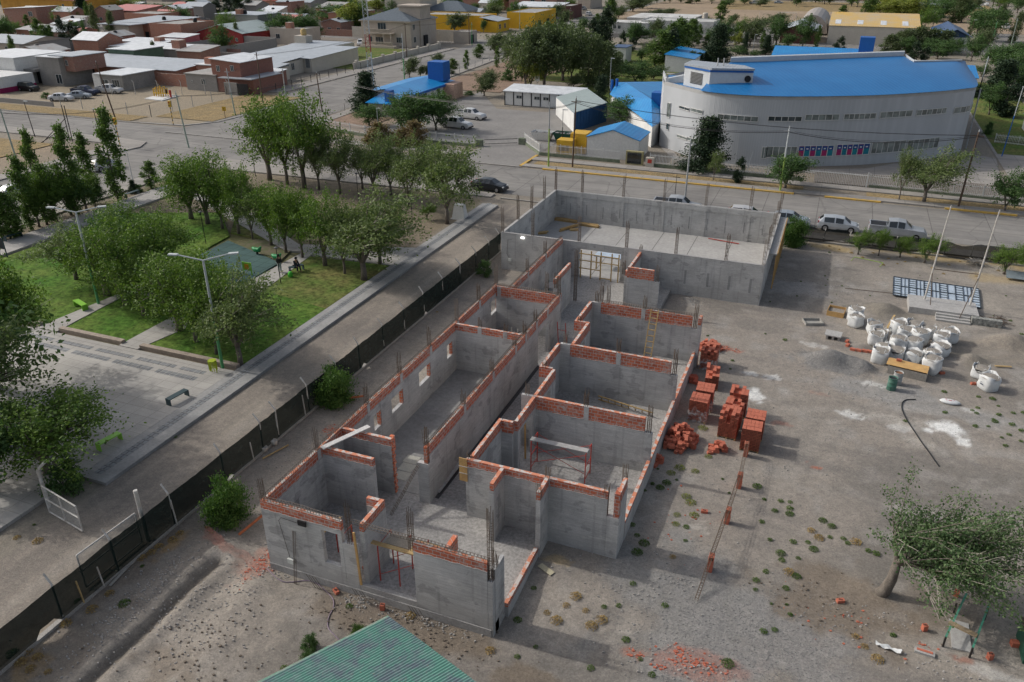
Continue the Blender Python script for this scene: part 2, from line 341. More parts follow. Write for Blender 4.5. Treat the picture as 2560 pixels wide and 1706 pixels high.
def gcol(x,y):
 n1=fbm(x,y,6.0,21);n2=fbm(x,y,1.3,31);n3=fbm(x,y,18,41)
 c=np.empty(x.shape+(3,))
 def lay(m,col):
  m=np.clip(m,0,1)[...,None];c[:]=c*(1-m)+np.array(col)*m
 c[:]=np.array((.25,.225,.19))
 lay((n3-.35)*2,(.21,.185,.155));lay((n1-.5)*2.5,(.28,.245,.19))
 inn=sst(x,-27.3,-26.9)*(1-sst(y,79,80))*(1-sst(x,45,60))
 lay(inn,(.282,.252,.220));lay(inn*(n1-.42)*4.5,(.205,.188,.168));lay(inn*(n2-.55)*3,(.34,.32,.295));lay(inn*(n3-.45)*3,(.33,.298,.258));lay(inn*(fbm(x*.5+y*.3,y*2.2,2.4,61)-.56)*4,(.22,.20,.18))
 lane=sst(x,-33.2,-33.0)*(1-sst(x,-27.5,-27.3))*(1-sst(y,80,81))
 lay(lane,(.27,.238,.205));lay(lane*(n1-.42)*3.5,(.19,.17,.152));lay(lane*(fbm(x*3,y*.3,1.5,55)-.5)*3.0,(.33,.29,.245))
 pk=sst(x,-76,-75.5)*(1-sst(x,-35.2,-35))*sst(y,36,37)*(1-sst(y,81,82))
 lay(pk,(.19,.16,.12));lay(pk*(n1-.45)*3,(.13,.135,.06));lay(pk*(n2-.5)*2,(.26,.215,.15))
 for cx,cy,rx,ry,rot,col,k,es in BL:
  dx,dy=x-cx,y-cy;q=np.sqrt((dx/rx)**2+(dy/ry)**2)
  sel=q<2.2
  if not sel.any():continue
  e=0.9*(fbm(x[sel],y[sel],max(rx,ry)*.45,77,5)-0.5)*2
  m=np.zeros(x.shape);m[sel]=k*(1-sst(q[sel]+e,0.6,1.12));lay(m,col)
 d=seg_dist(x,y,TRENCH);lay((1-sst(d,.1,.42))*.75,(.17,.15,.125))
 for pts in RUTS:
  d=seg_dist(x,y,pts);brk=np.clip((fbm(x,y,2.5,91)-.3)*2.5,0,1)
  for o_ in(-.85,.85):lay((1-sst(abs(d-.85),.1,.26))*.38*brk,(.20,.185,.165));break
  lay((1-sst(d,.2,.5))*.25*brk,(.36,.335,.30))
 for q0,q1,kc in(((-160,-95),(101,150),(.31,.26,.19)),((-200,-97),(60,86),(.29,.23,.165)),((-5,45),(98,112),(.27,.225,.165)),((-80,-66),(104,150),(.27,.20,.145))):
  m=sst(x,q0[0],q0[0]+2)*(1-sst(x,q0[1]-2,q0[1]))*sst(y,q1[0],q1[0]+2)*(1-sst(y,q1[1]-4,q1[1]));lay(m*(.55+.6*n1),kc)
 w_=sst(x,-27.2,-26.5)*(1-sst(x,-25.5,-24))*(1-sst(y,66,68));lay(w_*(n2-.3)*1.3,(.22,.195,.165))
 return c
def axis(*segs):
 out=[]
 for a,b,st in segs:
  n=max(1,int(round((b-a)/st)));out+=[a+(b-a)*k/n for k in range(n)]
 out.append(segs[-1][1]);return np.array(out)
gx=axis((-900,-200,50),(-200,-80,6),(-80,-34,1.0),(-34,-27.6,.3),(-27.6,16,.15),(16,34,.8),(34,120,6),(120,700,40))
gy=axis((-30,10,5),(10,13,.5),(13,40,.15),(40,74,.22),(74,84,.5),(84,140,3),(140,400,10),(400,1500,60))
GX,GY=np.meshgrid(gx,gy);GZ=gh(GX,GY);GC=gcol(GX,GY)
nx,ny=len(gx),len(gy)
me=bpy.data.meshes.new('ground');me.vertices.add(nx*ny)
me.vertices.foreach_set('co',np.stack([GX,GY,GZ],-1).astype(np.float32).ravel())
ii=(np.arange(ny-1)[:,None]*nx+np.arange(nx-1)[None,:]).ravel()
fi=np.stack([ii,ii+1,ii+1+nx,ii+nx],1).astype(np.int32)
me.loops.add(fi.size);me.polygons.add(len(fi));me.loops.foreach_set('vertex_index',fi.ravel())
me.polygons.foreach_set('loop_start',np.arange(0,fi.size,4,dtype=np.int32));me.polygons.foreach_set('loop_total',np.full(len(fi),4,np.int32))
me.polygons.foreach_set('use_smooth',[True]*len(fi));me.update(calc_edges=True);me.validate()
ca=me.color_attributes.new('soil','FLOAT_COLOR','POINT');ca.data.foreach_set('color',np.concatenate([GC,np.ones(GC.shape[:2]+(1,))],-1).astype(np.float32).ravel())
ground=bpy.data.objects.new('ground',me);COL.objects.link(ground);ground['kind']='structure'
m,n,b=_nodes('soil_gravel')
at=n.nodes.new("ShaderNodeAttribute");at.attribute_name='soil'
co=_co(n)
vo=_tex(n,"ShaderNodeTexVoronoi",11.0);n.links.new(co,vo.inputs[0])
f1=_tex(n,"ShaderNodeTexNoise",16,Detail=6.0,Roughness=0.75);n.links.new(co,f1.inputs[0])
f2=_tex(n,"ShaderNodeTexNoise",2.2,Detail=6.0,Roughness=0.7);n.links.new(co,f2.inputs[0])
c=_mix(n,1.0,at.outputs[0],_ramp(n,f1.outputs[0],0.3,0.7,(.72,.72,.72,1),(1.26,1.26,1.25,1)),'MULTIPLY')
c=_mix(n,1.0,c,_ramp(n,f2.outputs[0],0.3,0.7,(.84,.84,.85,1),(1.14,1.13,1.11,1)),'MULTIPLY')
sv=n.nodes.new("ShaderNodeSeparateColor");n.links.new(vo.outputs['Color'],sv.inputs[0])
c=_mix(n,1.0,c,_ramp(n,sv.outputs[0],0.0,1.0,(.88,.88,.88,1),(1.12,1.12,1.11,1)),'MULTIPLY')
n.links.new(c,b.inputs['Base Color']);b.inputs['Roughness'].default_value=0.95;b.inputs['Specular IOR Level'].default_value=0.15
_bump(n,b,f1.outputs[0],0.75,0.07)
me.materials.append(m)
import bisect
_gxl,_gyl,_gzl=gx.tolist(),gy.tolist(),GZ.tolist()
def gz(x,y):
 i=min(max(bisect.bisect(_gxl,x)-1,0),nx-2);j=min(max(bisect.bisect(_gyl,y)-1,0),ny-2)
 u=(x-_gxl[i])/(_gxl[i+1]-_gxl[i]);v=(y-_gyl[j])/(_gyl[j+1]-_gyl[j])
 return(_gzl[j][i]*(1-u)+_gzl[j][i+1]*u)*(1-v)+(_gzl[j+1][i]*(1-u)+_gzl[j+1][i+1]*u)*v
 # paved things
m_asph=M('street_concrete',(.24,.23,.215),(.20,.19,.18),scale=.25,rough=.9,fine=.07,bump=.1)
def joints(mname,base,px,py,wdt=.06,crack=False):
 """slabs with sealed joints"""
 if mname in MATS:return MATS[mname]
 m,n,b=_nodes(mname)
 g=n.nodes.new("ShaderNodeTexCoord");br=n.nodes.new("ShaderNodeTexBrick");br.offset=0.0
 n.links.new(g.outputs['Object'],br.inputs[0]);br.inputs['Scale'].default_value=1;br.inputs['Brick Width'].default_value=px;br.inputs['Row Height'].default_value=py
 br.inputs['Mortar Size'].default_value=wdt;br.inputs['Mortar Smooth'].default_value=.6
 br.inputs['Color1'].default_value=(*base,1);br.inputs['Color2'].default_value=(*[x*.9 for x in base],1);br.inputs['Mortar'].default_value=(*[x*.5 for x in base],1)
 t=_tex(n,"ShaderNodeTexNoise",.35,Detail=7.0,Roughness=.65);n.links.new(g.outputs['Object'],t.inputs[0])
 c=_mix(n,1.0,br.outputs[0],_ramp(n,t.outputs[0],.3,.7,(.84,.84,.85,1),(1.12,1.11,1.09,1)),'MULTIPLY')
 st=_tex(n,"ShaderNodeTexNoise",1.0,Detail=4.0);n.links.new(_co(n,(.06,1.1,1)),st.inputs[0])
 c=_mix(n,1.0,c,_ramp(n,st.outputs[0],.4,.7,(1.03,1.03,1.03,1),(.86,.86,.86,1)),'MULTIPLY')
 f=_tex(n,"ShaderNodeTexNoise",12,Detail=4.0,Roughness=.7);n.links.new(g.outputs['Object'],f.inputs[0])
 c=_mix(n,1.0,c,_ramp(n,f.outputs[0],.3,.7,(.9,.9,.9,1),(1.08,1.08,1.08,1)),'MULTIPLY')
 if crack:
  v=n.nodes.new("ShaderNodeTexVoronoi");v.feature='DISTANCE_TO_EDGE';v.inputs['Scale'].default_value=.13;wq=_tex(n,"ShaderNodeTexNoise",.8,Detail=6.0)
  n.links.new(g.outputs['Object'],wq.inputs[0]);n.links.new(_mix(n,.35,g.outputs['Object'],wq.outputs[1],'ADD'),v.inputs[0])
  c=_mix(n,_ramp(n,v.outputs[0],.003,.009,(.34,)*3+(1,),(0,0,0,1)),c,tuple(x*.35 for x in base))
  o2=_tex(n,"ShaderNodeTexNoise",.11,Detail=2.0);n.links.new(g.outputs['Object'],o2.inputs[0]);c=_mix(n,1.0,c,_ramp(n,o2.outputs[0],.56,.6,(1,1,1,1),(.84,.84,.85,1)),'MULTIPLY')
 n.links.new(c,b.inputs['Base Color']);b.inputs['Roughness'].default_value=.9;b.inputs['Specular IOR Level'].default_value=.2
 MATS[mname]=m;return m
m_street=joints('slab_street',(.245,.235,.22),5.6,3.2,.05,True)
m_pave=joints('pavement_slabs',(.32,.30,.275),3.0,1.6,.03)
m_plaza=joints('plaza_tiles',(.41,.395,.37),1.2,.8,.015)
m_kerb=M('kerb_concrete',(.36,.34,.31),scale=2)
m_ykerb=M('yellow_kerb_paint',(.60,.36,.06),(.42,.30,.12),scale=1.5)
m_lawn=M('lawn_grass',(.08,.145,.028),(.175,.165,.06),scale=.28,rough=.95,fine=.32,bump=.7,bscale=14,spec=.1)
m_lawn2=M('lawn_grass_fresh',(.06,.15,.02),(.125,.18,.038),scale=.3,rough=.95,fine=.32,bump=.7,bscale=14,spec=.1)
m_dry=M('dry_grass',(.33,.24,.12),(.24,.19,.11),scale=.6,rough=.95,fine=.28,bump=.5,spec=.1)
_zs=[0.0]
def sheet(name,pts,z,mat):
 _zs[0]+=.0031;return struct(name,MB().flat(pts,.012+_zs[0]),mat)
def R4(x0,x1,y0,y1):return[(x0,y0),(x1,y0),(x1,y1),(x0,y1)]
sheet('street',R4(-96,90,84.4,96.4),.012,m_street)
sheet('street',R4(-320,-96,90.6,100.4),.012,m_street)
sheet('street',[(-94.5,30),(-80,30),(-79.5,84.4),(-94.5,84.4)],.012,m_street)
sheet('street',[(-96,96.4),(-79.5,96.4),(-82,150),(-86,215),(-88,420),(-101,420),(-101.5,215),(-101,130),(-96,108)],.012,m_street)
sheet('street',[(-300,226),(-101.3,228),(-101.3,240),(-300,240)],.012,m_street)
sheet('street',[(-86.5,262),(140,248),(140,260),(-86.5,274)],.012,m_street)
sheet('street',[(32,100),(45,100),(47,262),(66,560),(56,560),(36,262)],.012,m_street)
sheet('street',[(-200,540),(300,520),(300,535),(-200,555)],.012,m_street)
_zl=[0.0]
def slab(name,pts,mat=None,h=.13):
 _zl[0]+=.0023;return struct(name,MB().poly(pts,.0,h+.03+_zl[0]),mat or m_pave)
slab('pavement',[(-78.5,81.2),(-35.2,82.2),(-35.2,83.6),(-60,85.4),(-76,86.0),(-78.5,84.5)])
slab('pavement',R4(-79.2,-76.2,40,81.1))
slab('pavement',R4(-26.5,60,80.6,82.2),h=.12)
slab('pavement',[(-320,87.2),(-99,87.2),(-96.5,85),(-96.8,30),(-94.6,30),(-94.2,82),(-92.3,84.5),(-91.8,87),(-93.5,90),(-98,90.5),(-320,90.5)])
slab('pavement',[(-37,96.9),(70,96.9),(70,98.3),(-37,98.3)],h=.12)
slab('pavement',[(-37,100.6),(70,100.6),(70,102.3),(-37,102.3)],h=.12)
slab('pavement',[(-79,99.5),(-46,99.5),(-46,101.8),(-79,101.8)],h=.12)
slab('pavement',[(-79,108),(-77,108),(-79,150),(-83,214),(-85.6,214),(-81.6,150)],h=.12)
slab('pavement',[(-105.5,134),(-101.6,134),(-101.9,214),(-105.5,214)],h=.12)
kb=MB();kb.box(-34,-2.9,96.45,96.85,0,.16);kb.box(.5,6.5,96.45,96.85,0,.16);kb.box(-37.4,-37,97,103.4,0,.17);kb.box(13,20,96.45,96.85,0,.16)
struct('kerb',kb,m_ykerb)
kb=MB();kb.box(-96,-37,96.45,96.7,0,.14);kb.box(-34,60,82.3,82.5,0,.13);kb.poly([(-320,100.5),(-108,100.5),(-97,101.5),(-93.8,106),(-93.5,112),(-93.8,112),(-94.2,106),(-97.3,102),(-108,100.8),(-320,100.8)],0,.13)
struct('kerb',kb,m_kerb)
sheet('driveway',R4(-46.5,-37.4,96.4,200),.02,m_asph)
sheet('yard',[(-66,108),(-37.4,104.5),(-37.4,134),(-56,134),(-66,150)],.008,m_asph)
sheet('path',R4(21.6,32,104,200),.02,m_pave)
sheet('path',[(-34,122),(-23,116),(-19,107.4),(20,107.4),(21.5,125),(17,127),(5,112.5),(-5,107.9),(-19,110),(-24,122)],.016,m_pave)
sheet('lawn',[(-64,168),(-22,166),(-22,196),(-64,240)],.008,m_lawn);sheet('lawn',R4(-50,-22,140,166),.012,m_lawn)
sheet('lawn',R4(22,32,128,200),.024,m_lawn);sheet('lawn',[(-129,168),(-106,168),(-106,208),(-129,208)],.012,m_lawn)
sheet('path',[(-62,190),(-24,186),(-24,188),(-62,192)],.03,m_pave)
sheet('car_park',[(-66,270),(-20,268),(-20,312),(-66,312)],.016,m_asph)
sheet('sports_field',[(-92,330),(60,318),(60,470),(-92,470)],.012,M('field_soil',(.33,.25,.17),(.27,.205,.14),scale=.05,rough=.95,fine=.1))
sheet('vacant_lot',R4(-93.4,-93,112,112.5),.02,m_dry)
for pts in(R4(-150,-108,101.2,105.5),[(-107,106),(-95,106),(-95,131),(-107,131)],R4(-152,-126,146,165),R4(-60,60,400,470),R4(-36,-2,98.5,100.4),R4(5,45,98.5,100.4),R4(-150,-105,72,84)):
 sheet('dry_ground',pts,.01,m_dry)
sheet('bare_ground',[(-80,112),(-69,110),(-69,124),(-80,124)],.016,M('red_soil',(.27,.185,.13),scale=.5,fine=.2))
sheet('bare_ground',[(-79,150),(-62,150),(-60,198),(-78,214)],.016,MATS['red_soil'])
sheet('bare_ground',[(-1,103),(30,103),(30,108),(12,110),(-1,108)],.016,M('dark_soil',(.19,.165,.14),scale=.5,fine=.2))
# park and plaza
slab('plaza',[(-35,24.4),(-35,37.2),(-62,37.2),(-62,14),(-35,14)],m_plaza,.14)
m_wk=M('walk_concrete',(.34,.335,.325),scale=.6,fine=.08)
slab('path',R4(-34.98,-33.1,24.4,79.4),m_wk,.14)
m_tile=joints('dark_tiles',(.25,.26,.27),.9,.4,.05)
tl=MB()
for k in range(137):tl.box(-34.45,-33.95,24.9+k*.4,25.24+k*.4,.13,.206)
struct('path_inlay',tl,m_tile)
pv=TC(0,1750,540);tl=MB()
for k in range(60):
 x=-36.6-k*.42
 if k%9!=8:tl.box(x-.36,x,35.05,35.55,.13,.2)
 if k%9!=5:tl.box(x-.36,x,36.0,36.4,.13,.2)
for k in range(14):tl.box(-36.4-k*.42,-36.04-k*.42,25.0,25.5,.13,.2)
struct('plaza_inlay',tl,m_tile)
LX=MB()
lawns=[[(-35.1,38),(-35.1,48.4),(-42,49.6),(-43.6,38)],[(-45.3,38),(-44.2,43.4),(-49,45.4),(-52,45),(-51.4,38)],[(-53.4,38),(-69.2,38),(-69.6,62),(-60,66),(-54,60),(-52.5,46.5)],[(-35.1,48.4),(-42,49.6),(-43.2,58),(-35.1,58.6)],[(-47.6,60),(-54.5,60.8),(-58,66),(-50,67.6)]]
for k,L in enumerate(lawns):
 L2=[]
 for a,c_ in zip(L,L[1:]+L[:1]):
  nseg=max(1,int(math.hypot(c_[0]-a[0],c_[1]-a[1])/1.2))
  L2+=[(a[0]+(c_[0]-a[0])*t/nseg,a[1]+(c_[1]-a[1])*t/nseg)for t in range(nseg)]
 struct('lawn',MB().poly(L2,0,.13+.004*k),m_lawn if k in(3,4)else m_lawn2)
sheet('dry_ground',[(-35.05,38),(-35.05,58),(-35.9,57.6),(-36.2,50),(-35.8,44),(-36.4,39.5)],.13,M('dry_lawn',(.27,.23,.13),(.33,.27,.2),scale=.8,fine=.3))
cb=M('granite_kerb',(.40,.33,.27),(.30,.25,.21),scale=3,fine=.2)
for x0,x1 in((-43.6,-35.1),(-51.4,-45.3),(-69.5,-53.4)):
 struct('kerb',MB().box(x0,x1,37.55,37.95,0,.36),cb)
slab('path',[(-43.6,37.3),(-42.4,44),(-42.0,49.6),(-43.2,58.3),(-35,58.7),(-35,60.6),(-44.4,60),(-44.4,50),(-45.3,43),(-45.3,37.3)],m_plaza,.115)
slab('path',[(-51.4,37.3),(-53.4,37.3),(-52.5,46.5),(-49.5,46.5),(-49.2,45.2),(-52,45)],m_plaza,.12)
slab('path',[(-70,46),(-73.2,46),(-73.6,74),(-70,74)],m_plaza,.125)
slab('path',[(-46.2,58.4),(-35,60.6),(-35,63.6),(-46,60.3),(-60,69),(-70,73.5),(-70,71)],m_plaza,.13)
struct('playground_floor',MB().poly([(-44.3,46.5),(-44.8,55.6),(-53.2,58.8),(-52.4,47)],0,.155),joints('rubber_tiles',(.075,.135,.13),1,1,.04))
struct('soil_bed',MB().poly([(-45,56),(-46.2,60.2),(-51.5,60.2),(-51,57.4)],0,.152),M('bed_soil',(.17,.135,.10),(.10,.12,.04),scale=1.5,fine=.3))
# THE UNFINISHED BUILDING
m_conc=concretemat('cast_wall',(.47,.465,.45));m_conc2=concretemat('hall_wall',(.46,.455,.44));m_plinth=M('plinth',(.37,.36,.345),(.30,.29,.28),scale=1.2,fine=.12,bump=.2)
m_cap=M('mortar_cap',(.44,.43,.41),(.34,.33,.315),scale=5,fine=.2)
m_brk=brickmat('hollow_brick',(.54,.15,.075),(.36,.09,.05),(.42,.40,.37),smear=.36)
m_brkclean=brickmat('hollow_brick_clean',(.60,.17,.08),(.46,.125,.065),(.46,.42,.38),smear=.2)
m_bed,_n,_b=_nodes('sunlit_mortar_bed');_t=_tex(_n,'ShaderNodeTexNoise',3.2,Detail=5.0,Roughness=.6);_n.links.new(_co(_n),_t.inputs[0]);_n.links.new(_mix(_n,_ramp(_n,_t.outputs[0],.47,.52),(.50,.46,.42),(.55,.21,.12)),_b.inputs['Base Color']);_b.inputs['Roughness'].default_value=.9  # mortar patches on brick; both tones paled to paint the sunlit wall tops
m_rust=M('rusty_bar',(.085,.06,.045),(.14,.10,.07),scale=9,rough=.8)
m_bar_l=M('bar_cement',(.20,.17,.14),(.12,.09,.07),scale=9,rough=.8)
m_hole=M('brick_hole_shade',(.05,.02,.015))  # near-black colour painting the shade inside the hollow brick chambers
B=thing('unfinished_building','roofless grey concrete and red brick building under construction filling the middle of the site','building',(-14,42,0))
def weld(o):
 import bmesh
 q=bmesh.new();q.from_mesh(o.data);bmesh.ops.remove_doubles(q,verts=q.verts,dist=.002);q.to_mesh(o.data);q.free();return o
def jag(mb,x0,x1,y0,y1,z0,z1):
 mb.box(x0,x1,y0,y1,z0,z1)
def wallx(x0,x1,y,zc,zt=None,t=.2,zb=-.5,op=(),mat=None,cols=(),name='wall'):
 mb=MB();xs=sorted(op);cur=x0
 for a,b_,z0,z1 in xs:
  if a>cur:mb.box(cur,a,y-.012,y+t+.012,zb,zc)
  if z0>zb:mb.box(a,b_,y-.012,y+t+.012,zb,z0)
  if z1<zc:mb.box(a,b_,y-.012,y+t+.012,z1,zc)
  cur=b_
 if cur<x1:mb.box(cur,x1,y-.012,y+t+.012,zb,zc)
 for c in cols:mb.box(c-.14,c+.14,y-.018,y+t+.018,zc-.2,(zt or zc)+.004)
 w_=weld(obj(name,mb,mat or m_conc,B))
 if zt:
  bm=MB();bm.box(x0,x1,y,y+t,zc,zt)
  obj('brick_course',bm,m_brk,w_)
  obj('mortar',crumbs(x0,x1,y,zc,'x',t),m_cap,w_);obj('sunlit_mortar_bed',MB().box(x0+.01,x1-.01,y+.012,y+t-.012,zt+.001,zt+.012),m_bed,w_)
 return w_
def wally(y0,y1,x,zc,zt=None,t=.2,zb=-.5,op=(),mat=None,cols=(),name='wall'):
 """x is the right hand (+X) face"""
 mb=MB();cur=y0
 for a,b_,z0,z1 in sorted(op):
  if a>cur:mb.box(x-t-.012,x+.012,cur,a,zb,zc)
  if z0>zb:mb.box(x-t-.012,x+.012,a,b_,zb,z0)
  if z1<zc:mb.box(x-t-.012,x+.012,a,b_,z1,zc)
  cur=b_
 if cur<y1:mb.box(x-t-.012,x+.012,cur,y1,zb,zc)
 for c in cols:mb.box(x-t-.018,x+.018,c-.14,c+.14,zc-.2,(zt or zc)+.004)
 w_=weld(obj(name,mb,mat or m_conc,B))
 if zt:
  bm=MB();bm.box(x-t,x,y0,y1,zc,zt)
  obj('brick_course',bm,m_brk,w_)
  obj('mortar',crumbs(y0,y1,x-t,zc,'y',t),m_cap,w_);obj('sunlit_mortar_bed',MB().box(x-t+.012,x-.012,y0+.01,y1-.01,zt+.001,zt+.012),m_bed,w_)
 return w_
def crumbs(a,b,o,z,ax,t):
 """ragged mortar lip where the plaster stops below the bricks, on the face that is seen"""
 mb=MB();s=a;prof=[]
 while s<b:prof.append((s,z+rnd.uniform(-.005,.05),rnd.uniform(.016,.03)));s+=rnd.uniform(.05,.22)
 prof.append((b,z+.01,.02));f=o if ax=='x' else o+t
 for k,(s,zz,d)in enumerate(prof):
  for q in((0,z-.03),(d,z-.02),(d,zz),(0,zz)):
   mb.v.append((s,f-q[0],q[1])if ax=='x' else(f+q[0],s,q[1]))
  if k:
   i=4*k
   for e in range(4):mb.f.append((i-4+e,i+e,i+(e+1)%4,i-4+(e+1)%4))
 return mb
T=3.7
m_floor=M('rough_floor',(.37,.355,.335),(.29,.28,.265),scale=.7,rough=.95,fine=.18,bump=.5,bscale=8)
m_floor2=M('screed_floor',(.33,.325,.31),(.25,.245,.235),scale=.45,rough=.9,fine=.1)
fl=MB();fl.box(-20.94,-6.37,28.97,50,-.3,.33);fl.box(-20.94,-9.8,22.87,28.96,-.3,.33)
fl.box(-19.8,-10.3,50.01,61.9,-.3,.33)
obj('floor',fl,m_floor,B)
obj('room_floor',MB().box(-20.94,-16.27,29.5,42.9,.33,.352),m_floor2,B)
obj('hall_floor',MB().box(-25.5,-3.3,62.1,76.5,-.3,.35),M('hall_screed',(.40,.39,.37),(.33,.32,.305),scale=.35,rough=.9,fine=.08,bump=.15),B)
jt=MB()
for x in(-20.6,-17.4,-13.9,-10.6,-7.2):jt.box(x,x+.05,62.2,76.4,.346,.354)
for k in range(26):jt.box(-9.9-0,-6.5,29,29,0,0)if False else None
obj('floor_joint',jt,M('joint_dark',(.13,.125,.12)),B)
wz=(1.75,2.75)
def wy_(c,x,y,z):return TC(c,x,y,z)[1]
wop=[]
for(xa,ya),(xb,yb)in(((1195,690),(1320,590)),((1440,445),(1555,345)),((1710,200),(1760,150)),((1010,840),(1050,800))):
 y0=TC(1,xa,ya,2.1)[1];y1=TC(1,xb,yb,2.1)[1];wop.append((y0,max(y1,y0+.8),1.75,2.7))
y0=P(1100+725*.1615,680+600*.1615,2.1)[1];wop.append((y0,y0+1.5,1.75,2.8))
wally(22.86,50.2,-20.95,3.15,T,op=wop,cols=(27.0,31.7,35.4,39.2,43.2,46.8,50.0),name='outer_wall')
for a,b_,z0,z1 in wop:obj('window_jamb',MB().box(-21.14,-20.96,b_-.14,b_-.001,z0+.001,z1-.001),m_brkclean,B)
wallx(-20.94,-19.8,50.0,3.15,T-.1,name='outer_wall');wally(50.22,61.94,-19.83,3.15,T-.1,cols=(53.5,57.6),name='outer_wall')
xw0,xw1=TD(1,600,480,1.4)[0],TD(1,780,480,1.4)[0]
wallx(-21.15,-16.95,22.65,3.25,T,op=((xw0,xw1,1.15,3.0),),zb=-.8,name='front_wall')
pl=MB();pl.box(-21.15,-9.9,22.6,22.637,-.8,.12);obj('plinth',pl,m_plinth,B)
obj('wall',MB().box(-16.94,-16.3,22.64,22.87,-.8,2.6),m_conc,B)
obj('sill_wall',MB().box(-16.29,-13.43,22.64,22.86,-.8,.42),m_plinth,B)
wallx(-13.42,-10.05,22.65,3.25,T,zb=-.8,name='front_wall')
obj('wall',MB().box(-10.04,-9.82,22.64,22.87,-.8,2.75),m_conc,B);obj('wall',MB().box(-9.99,-9.8,22.88,23.25,-.8,3.25),m_conc,B)
obj('wall',MB().box(-9.97,-9.81,23.26,23.9,-.8,3.2),m_conc,B)
wally(22.88,24.75,-15.95,3.3,T,name='partition');wallx(-16.8,-16.16,24.55,3.3,T,name='partition')
obj('brick_pier',MB().box(-12.05,-11.85,22.9,23.7,3.0,3.75),m_brkclean,B)
wallx(-20.94,-18.05,27.25,3.3,T,name='partition');wallx(-20.94,-18.1,29.1,3.3,T,name='partition')
obj('brick_pier',MB().box(-18.3,-18.08,29.32,29.5,2.9,3.75),m_brkclean,B)
tooth=MB()
for k in range(17):tooth.box(-18.095,-18.03+.05*(k%2),29.1,29.3,.4+k*.2,.56+k*.2)
obj('toothed_bricks',tooth,m_brkclean,B)
wallx(-20.94,-16.27,42.75,3.25,T,cols=(-19.2,-17.4),name='partition');wallx(-20.94,-16.27,49.7,2.9,T,cols=(-20.7,),name='partition')
wally(29.3,50.2,-16.05,3.15,T,op=((45.3,47.4,.3,2.7),),cols=(33.6,37.6,41.2,43.0,45.0,47.2,49.9),name='corridor_wall')
obj('wall',MB().box(-16.62,-16.02,29.05,29.29,-.3,2.75),m_conc,B)
obj('brick_pier',MB().box(-16.25,-16.06,29.1,29.29,2.76,3.72),m_brkclean,B)
for k,(y,nm)in enumerate(((49.6,'A'),(42.6,'B'),(35.8,'C'))):
 cols=((-9.95,),(-9.85,),(-9.85,))[k]
 wallx(-12.95,-6.62,y,2.9,T,cols=cols,name='partition')
 obj('wall',MB().box(-13.62,-12.96,y,y+.2,-.3,T-.02),m_conc,B)
 obj('wall',MB().box(-6.61,-6.2,y-.02,y+.22,-.3,2.85),m_conc,B)
for ya,yb,xx in((46.3,49.58,-13.6),(42.82,46.28,-12.76),(39.4,42.58,-13.6),(36.02,39.2,-12.76),(33.05,35.78,-12.76),(29.3,33.03,-13.6)):
 wally(ya,yb,xx,3.1 if xx>-13 else 3.2,T,name='partition',op=((ya+.35,ya+2.25,.34,2.95),)if xx>-13 else())
for ya in(46.08,39.2,33.04):
 if ya!=33.04:wallx(-13.8,-12.97,ya,3.0,T,name='partition')
 else:wallx(-13.59,-12.97,ya-.2,3.0,T,name='partition')
wallx(-13.9,-6.75,28.95,3.3,T,cols=(-9.7,),zb=-.5,name='outer_wall')
obj('wall',MB().box(-6.74,-6.17,28.93,29.16,-.5,2.35),m_conc,B)
obj('brick_pier',MB().box(-6.45,-6.2,28.97,29.5,2.36,T),m_brk,B)
wally(29.17,30.35,-6.18,3.25,T,name='outer_wall')
wally(27.6,28.93,-11.85,3.3,T,name='fin_wall');wally(27.75,28.93,-9.6,3.3,T+.02,name='fin_wall')
wally(30.36,49.9,-6.15,1.06,1.14,op=(),name='low_wall')
wally(49.5,50.1,-6.0,3.2,T,name='outer_wall')
wally(23.92,27.74,-9.66,.30,.5,name='low_wall')
wally(52.6,56.3,-17.3,3.3,T,name='partition')
wallx(-12.95,-10.85,57.0,2.85,T,name='partition');obj('wall',MB().box(-10.84,-10.4,56.98,57.22,-.3,2.8),m_conc,B)
wally(57.24,61.94,-12.98,2.9,3.25,name='partition')
hx0,hx1,hy0,hy1,hz=-25.55,-3.15,61.95,76.7,3.42
wallx(hx0,hx1,hy0,hz,mat=m_conc2,op=((-18.3,-14.7,.34,2.85),),name='hall_wall')
wallx(hx0,hx1,hy1-.2,hz,mat=m_conc2,name='hall_wall')
wally(hy0+.22,hy1-.22,hx0+.2,hz,mat=m_conc2,name='hall_wall');wally(hy0+.22,hy1-.22,hx1,hz,mat=m_conc2,name='hall_wall')
cp=MB();cp.box(hx0,hx1,hy0-.02,hy0+.22,hz,hz+.03);cp.box(hx0,hx1,hy1-.22,hy1+.02,hz,hz+.03)
cp.box(hx0-.02,hx0+.22,hy0+.22,hy1-.22,hz,hz+.03);cp.box(hx1-.22,hx1+.02,hy0+.22,hy1-.22,hz,hz+.03)
obj('wall_cap',cp,m_cap,B)
hc=MB();hbx=[hx0+3.55*k for k in range(1,7)]
xs_b=[TB(2,x,y,hz)[0]for x,y in((650,290),(1015,340),(1385,380),(1760,430),(2165,475))]
for x in xs_b:hc.box(x-.15,x+.15,hy1-.30,hy1-.215,.3,hz-.001)
hc.box(hx0+.25,hx1-.25,hy1-.285,hy1-.216,hz-.5,hz-.002)
for y in(65.7,69.4,73.0):hc.box(hx1-.29,hx1-.215,y-.15,y+.15,.3,hz-.001)
obj('pilaster',hc,m_conc2,B)
dk=MB()
for x in[hx0+1.75*k for k in range(1,13)]:
 dk.box(x-.05,x+.05,hy1-.22,hy1-.2145,.9+rnd.random()*.3,2.2)
for x in[TB(2,v,1100,1.5)[0]for v in(1565,1785,1990,2190)]:dk.box(x-.09,x+.09,hy0-.018,hy0-.0145,1.0,2.2)
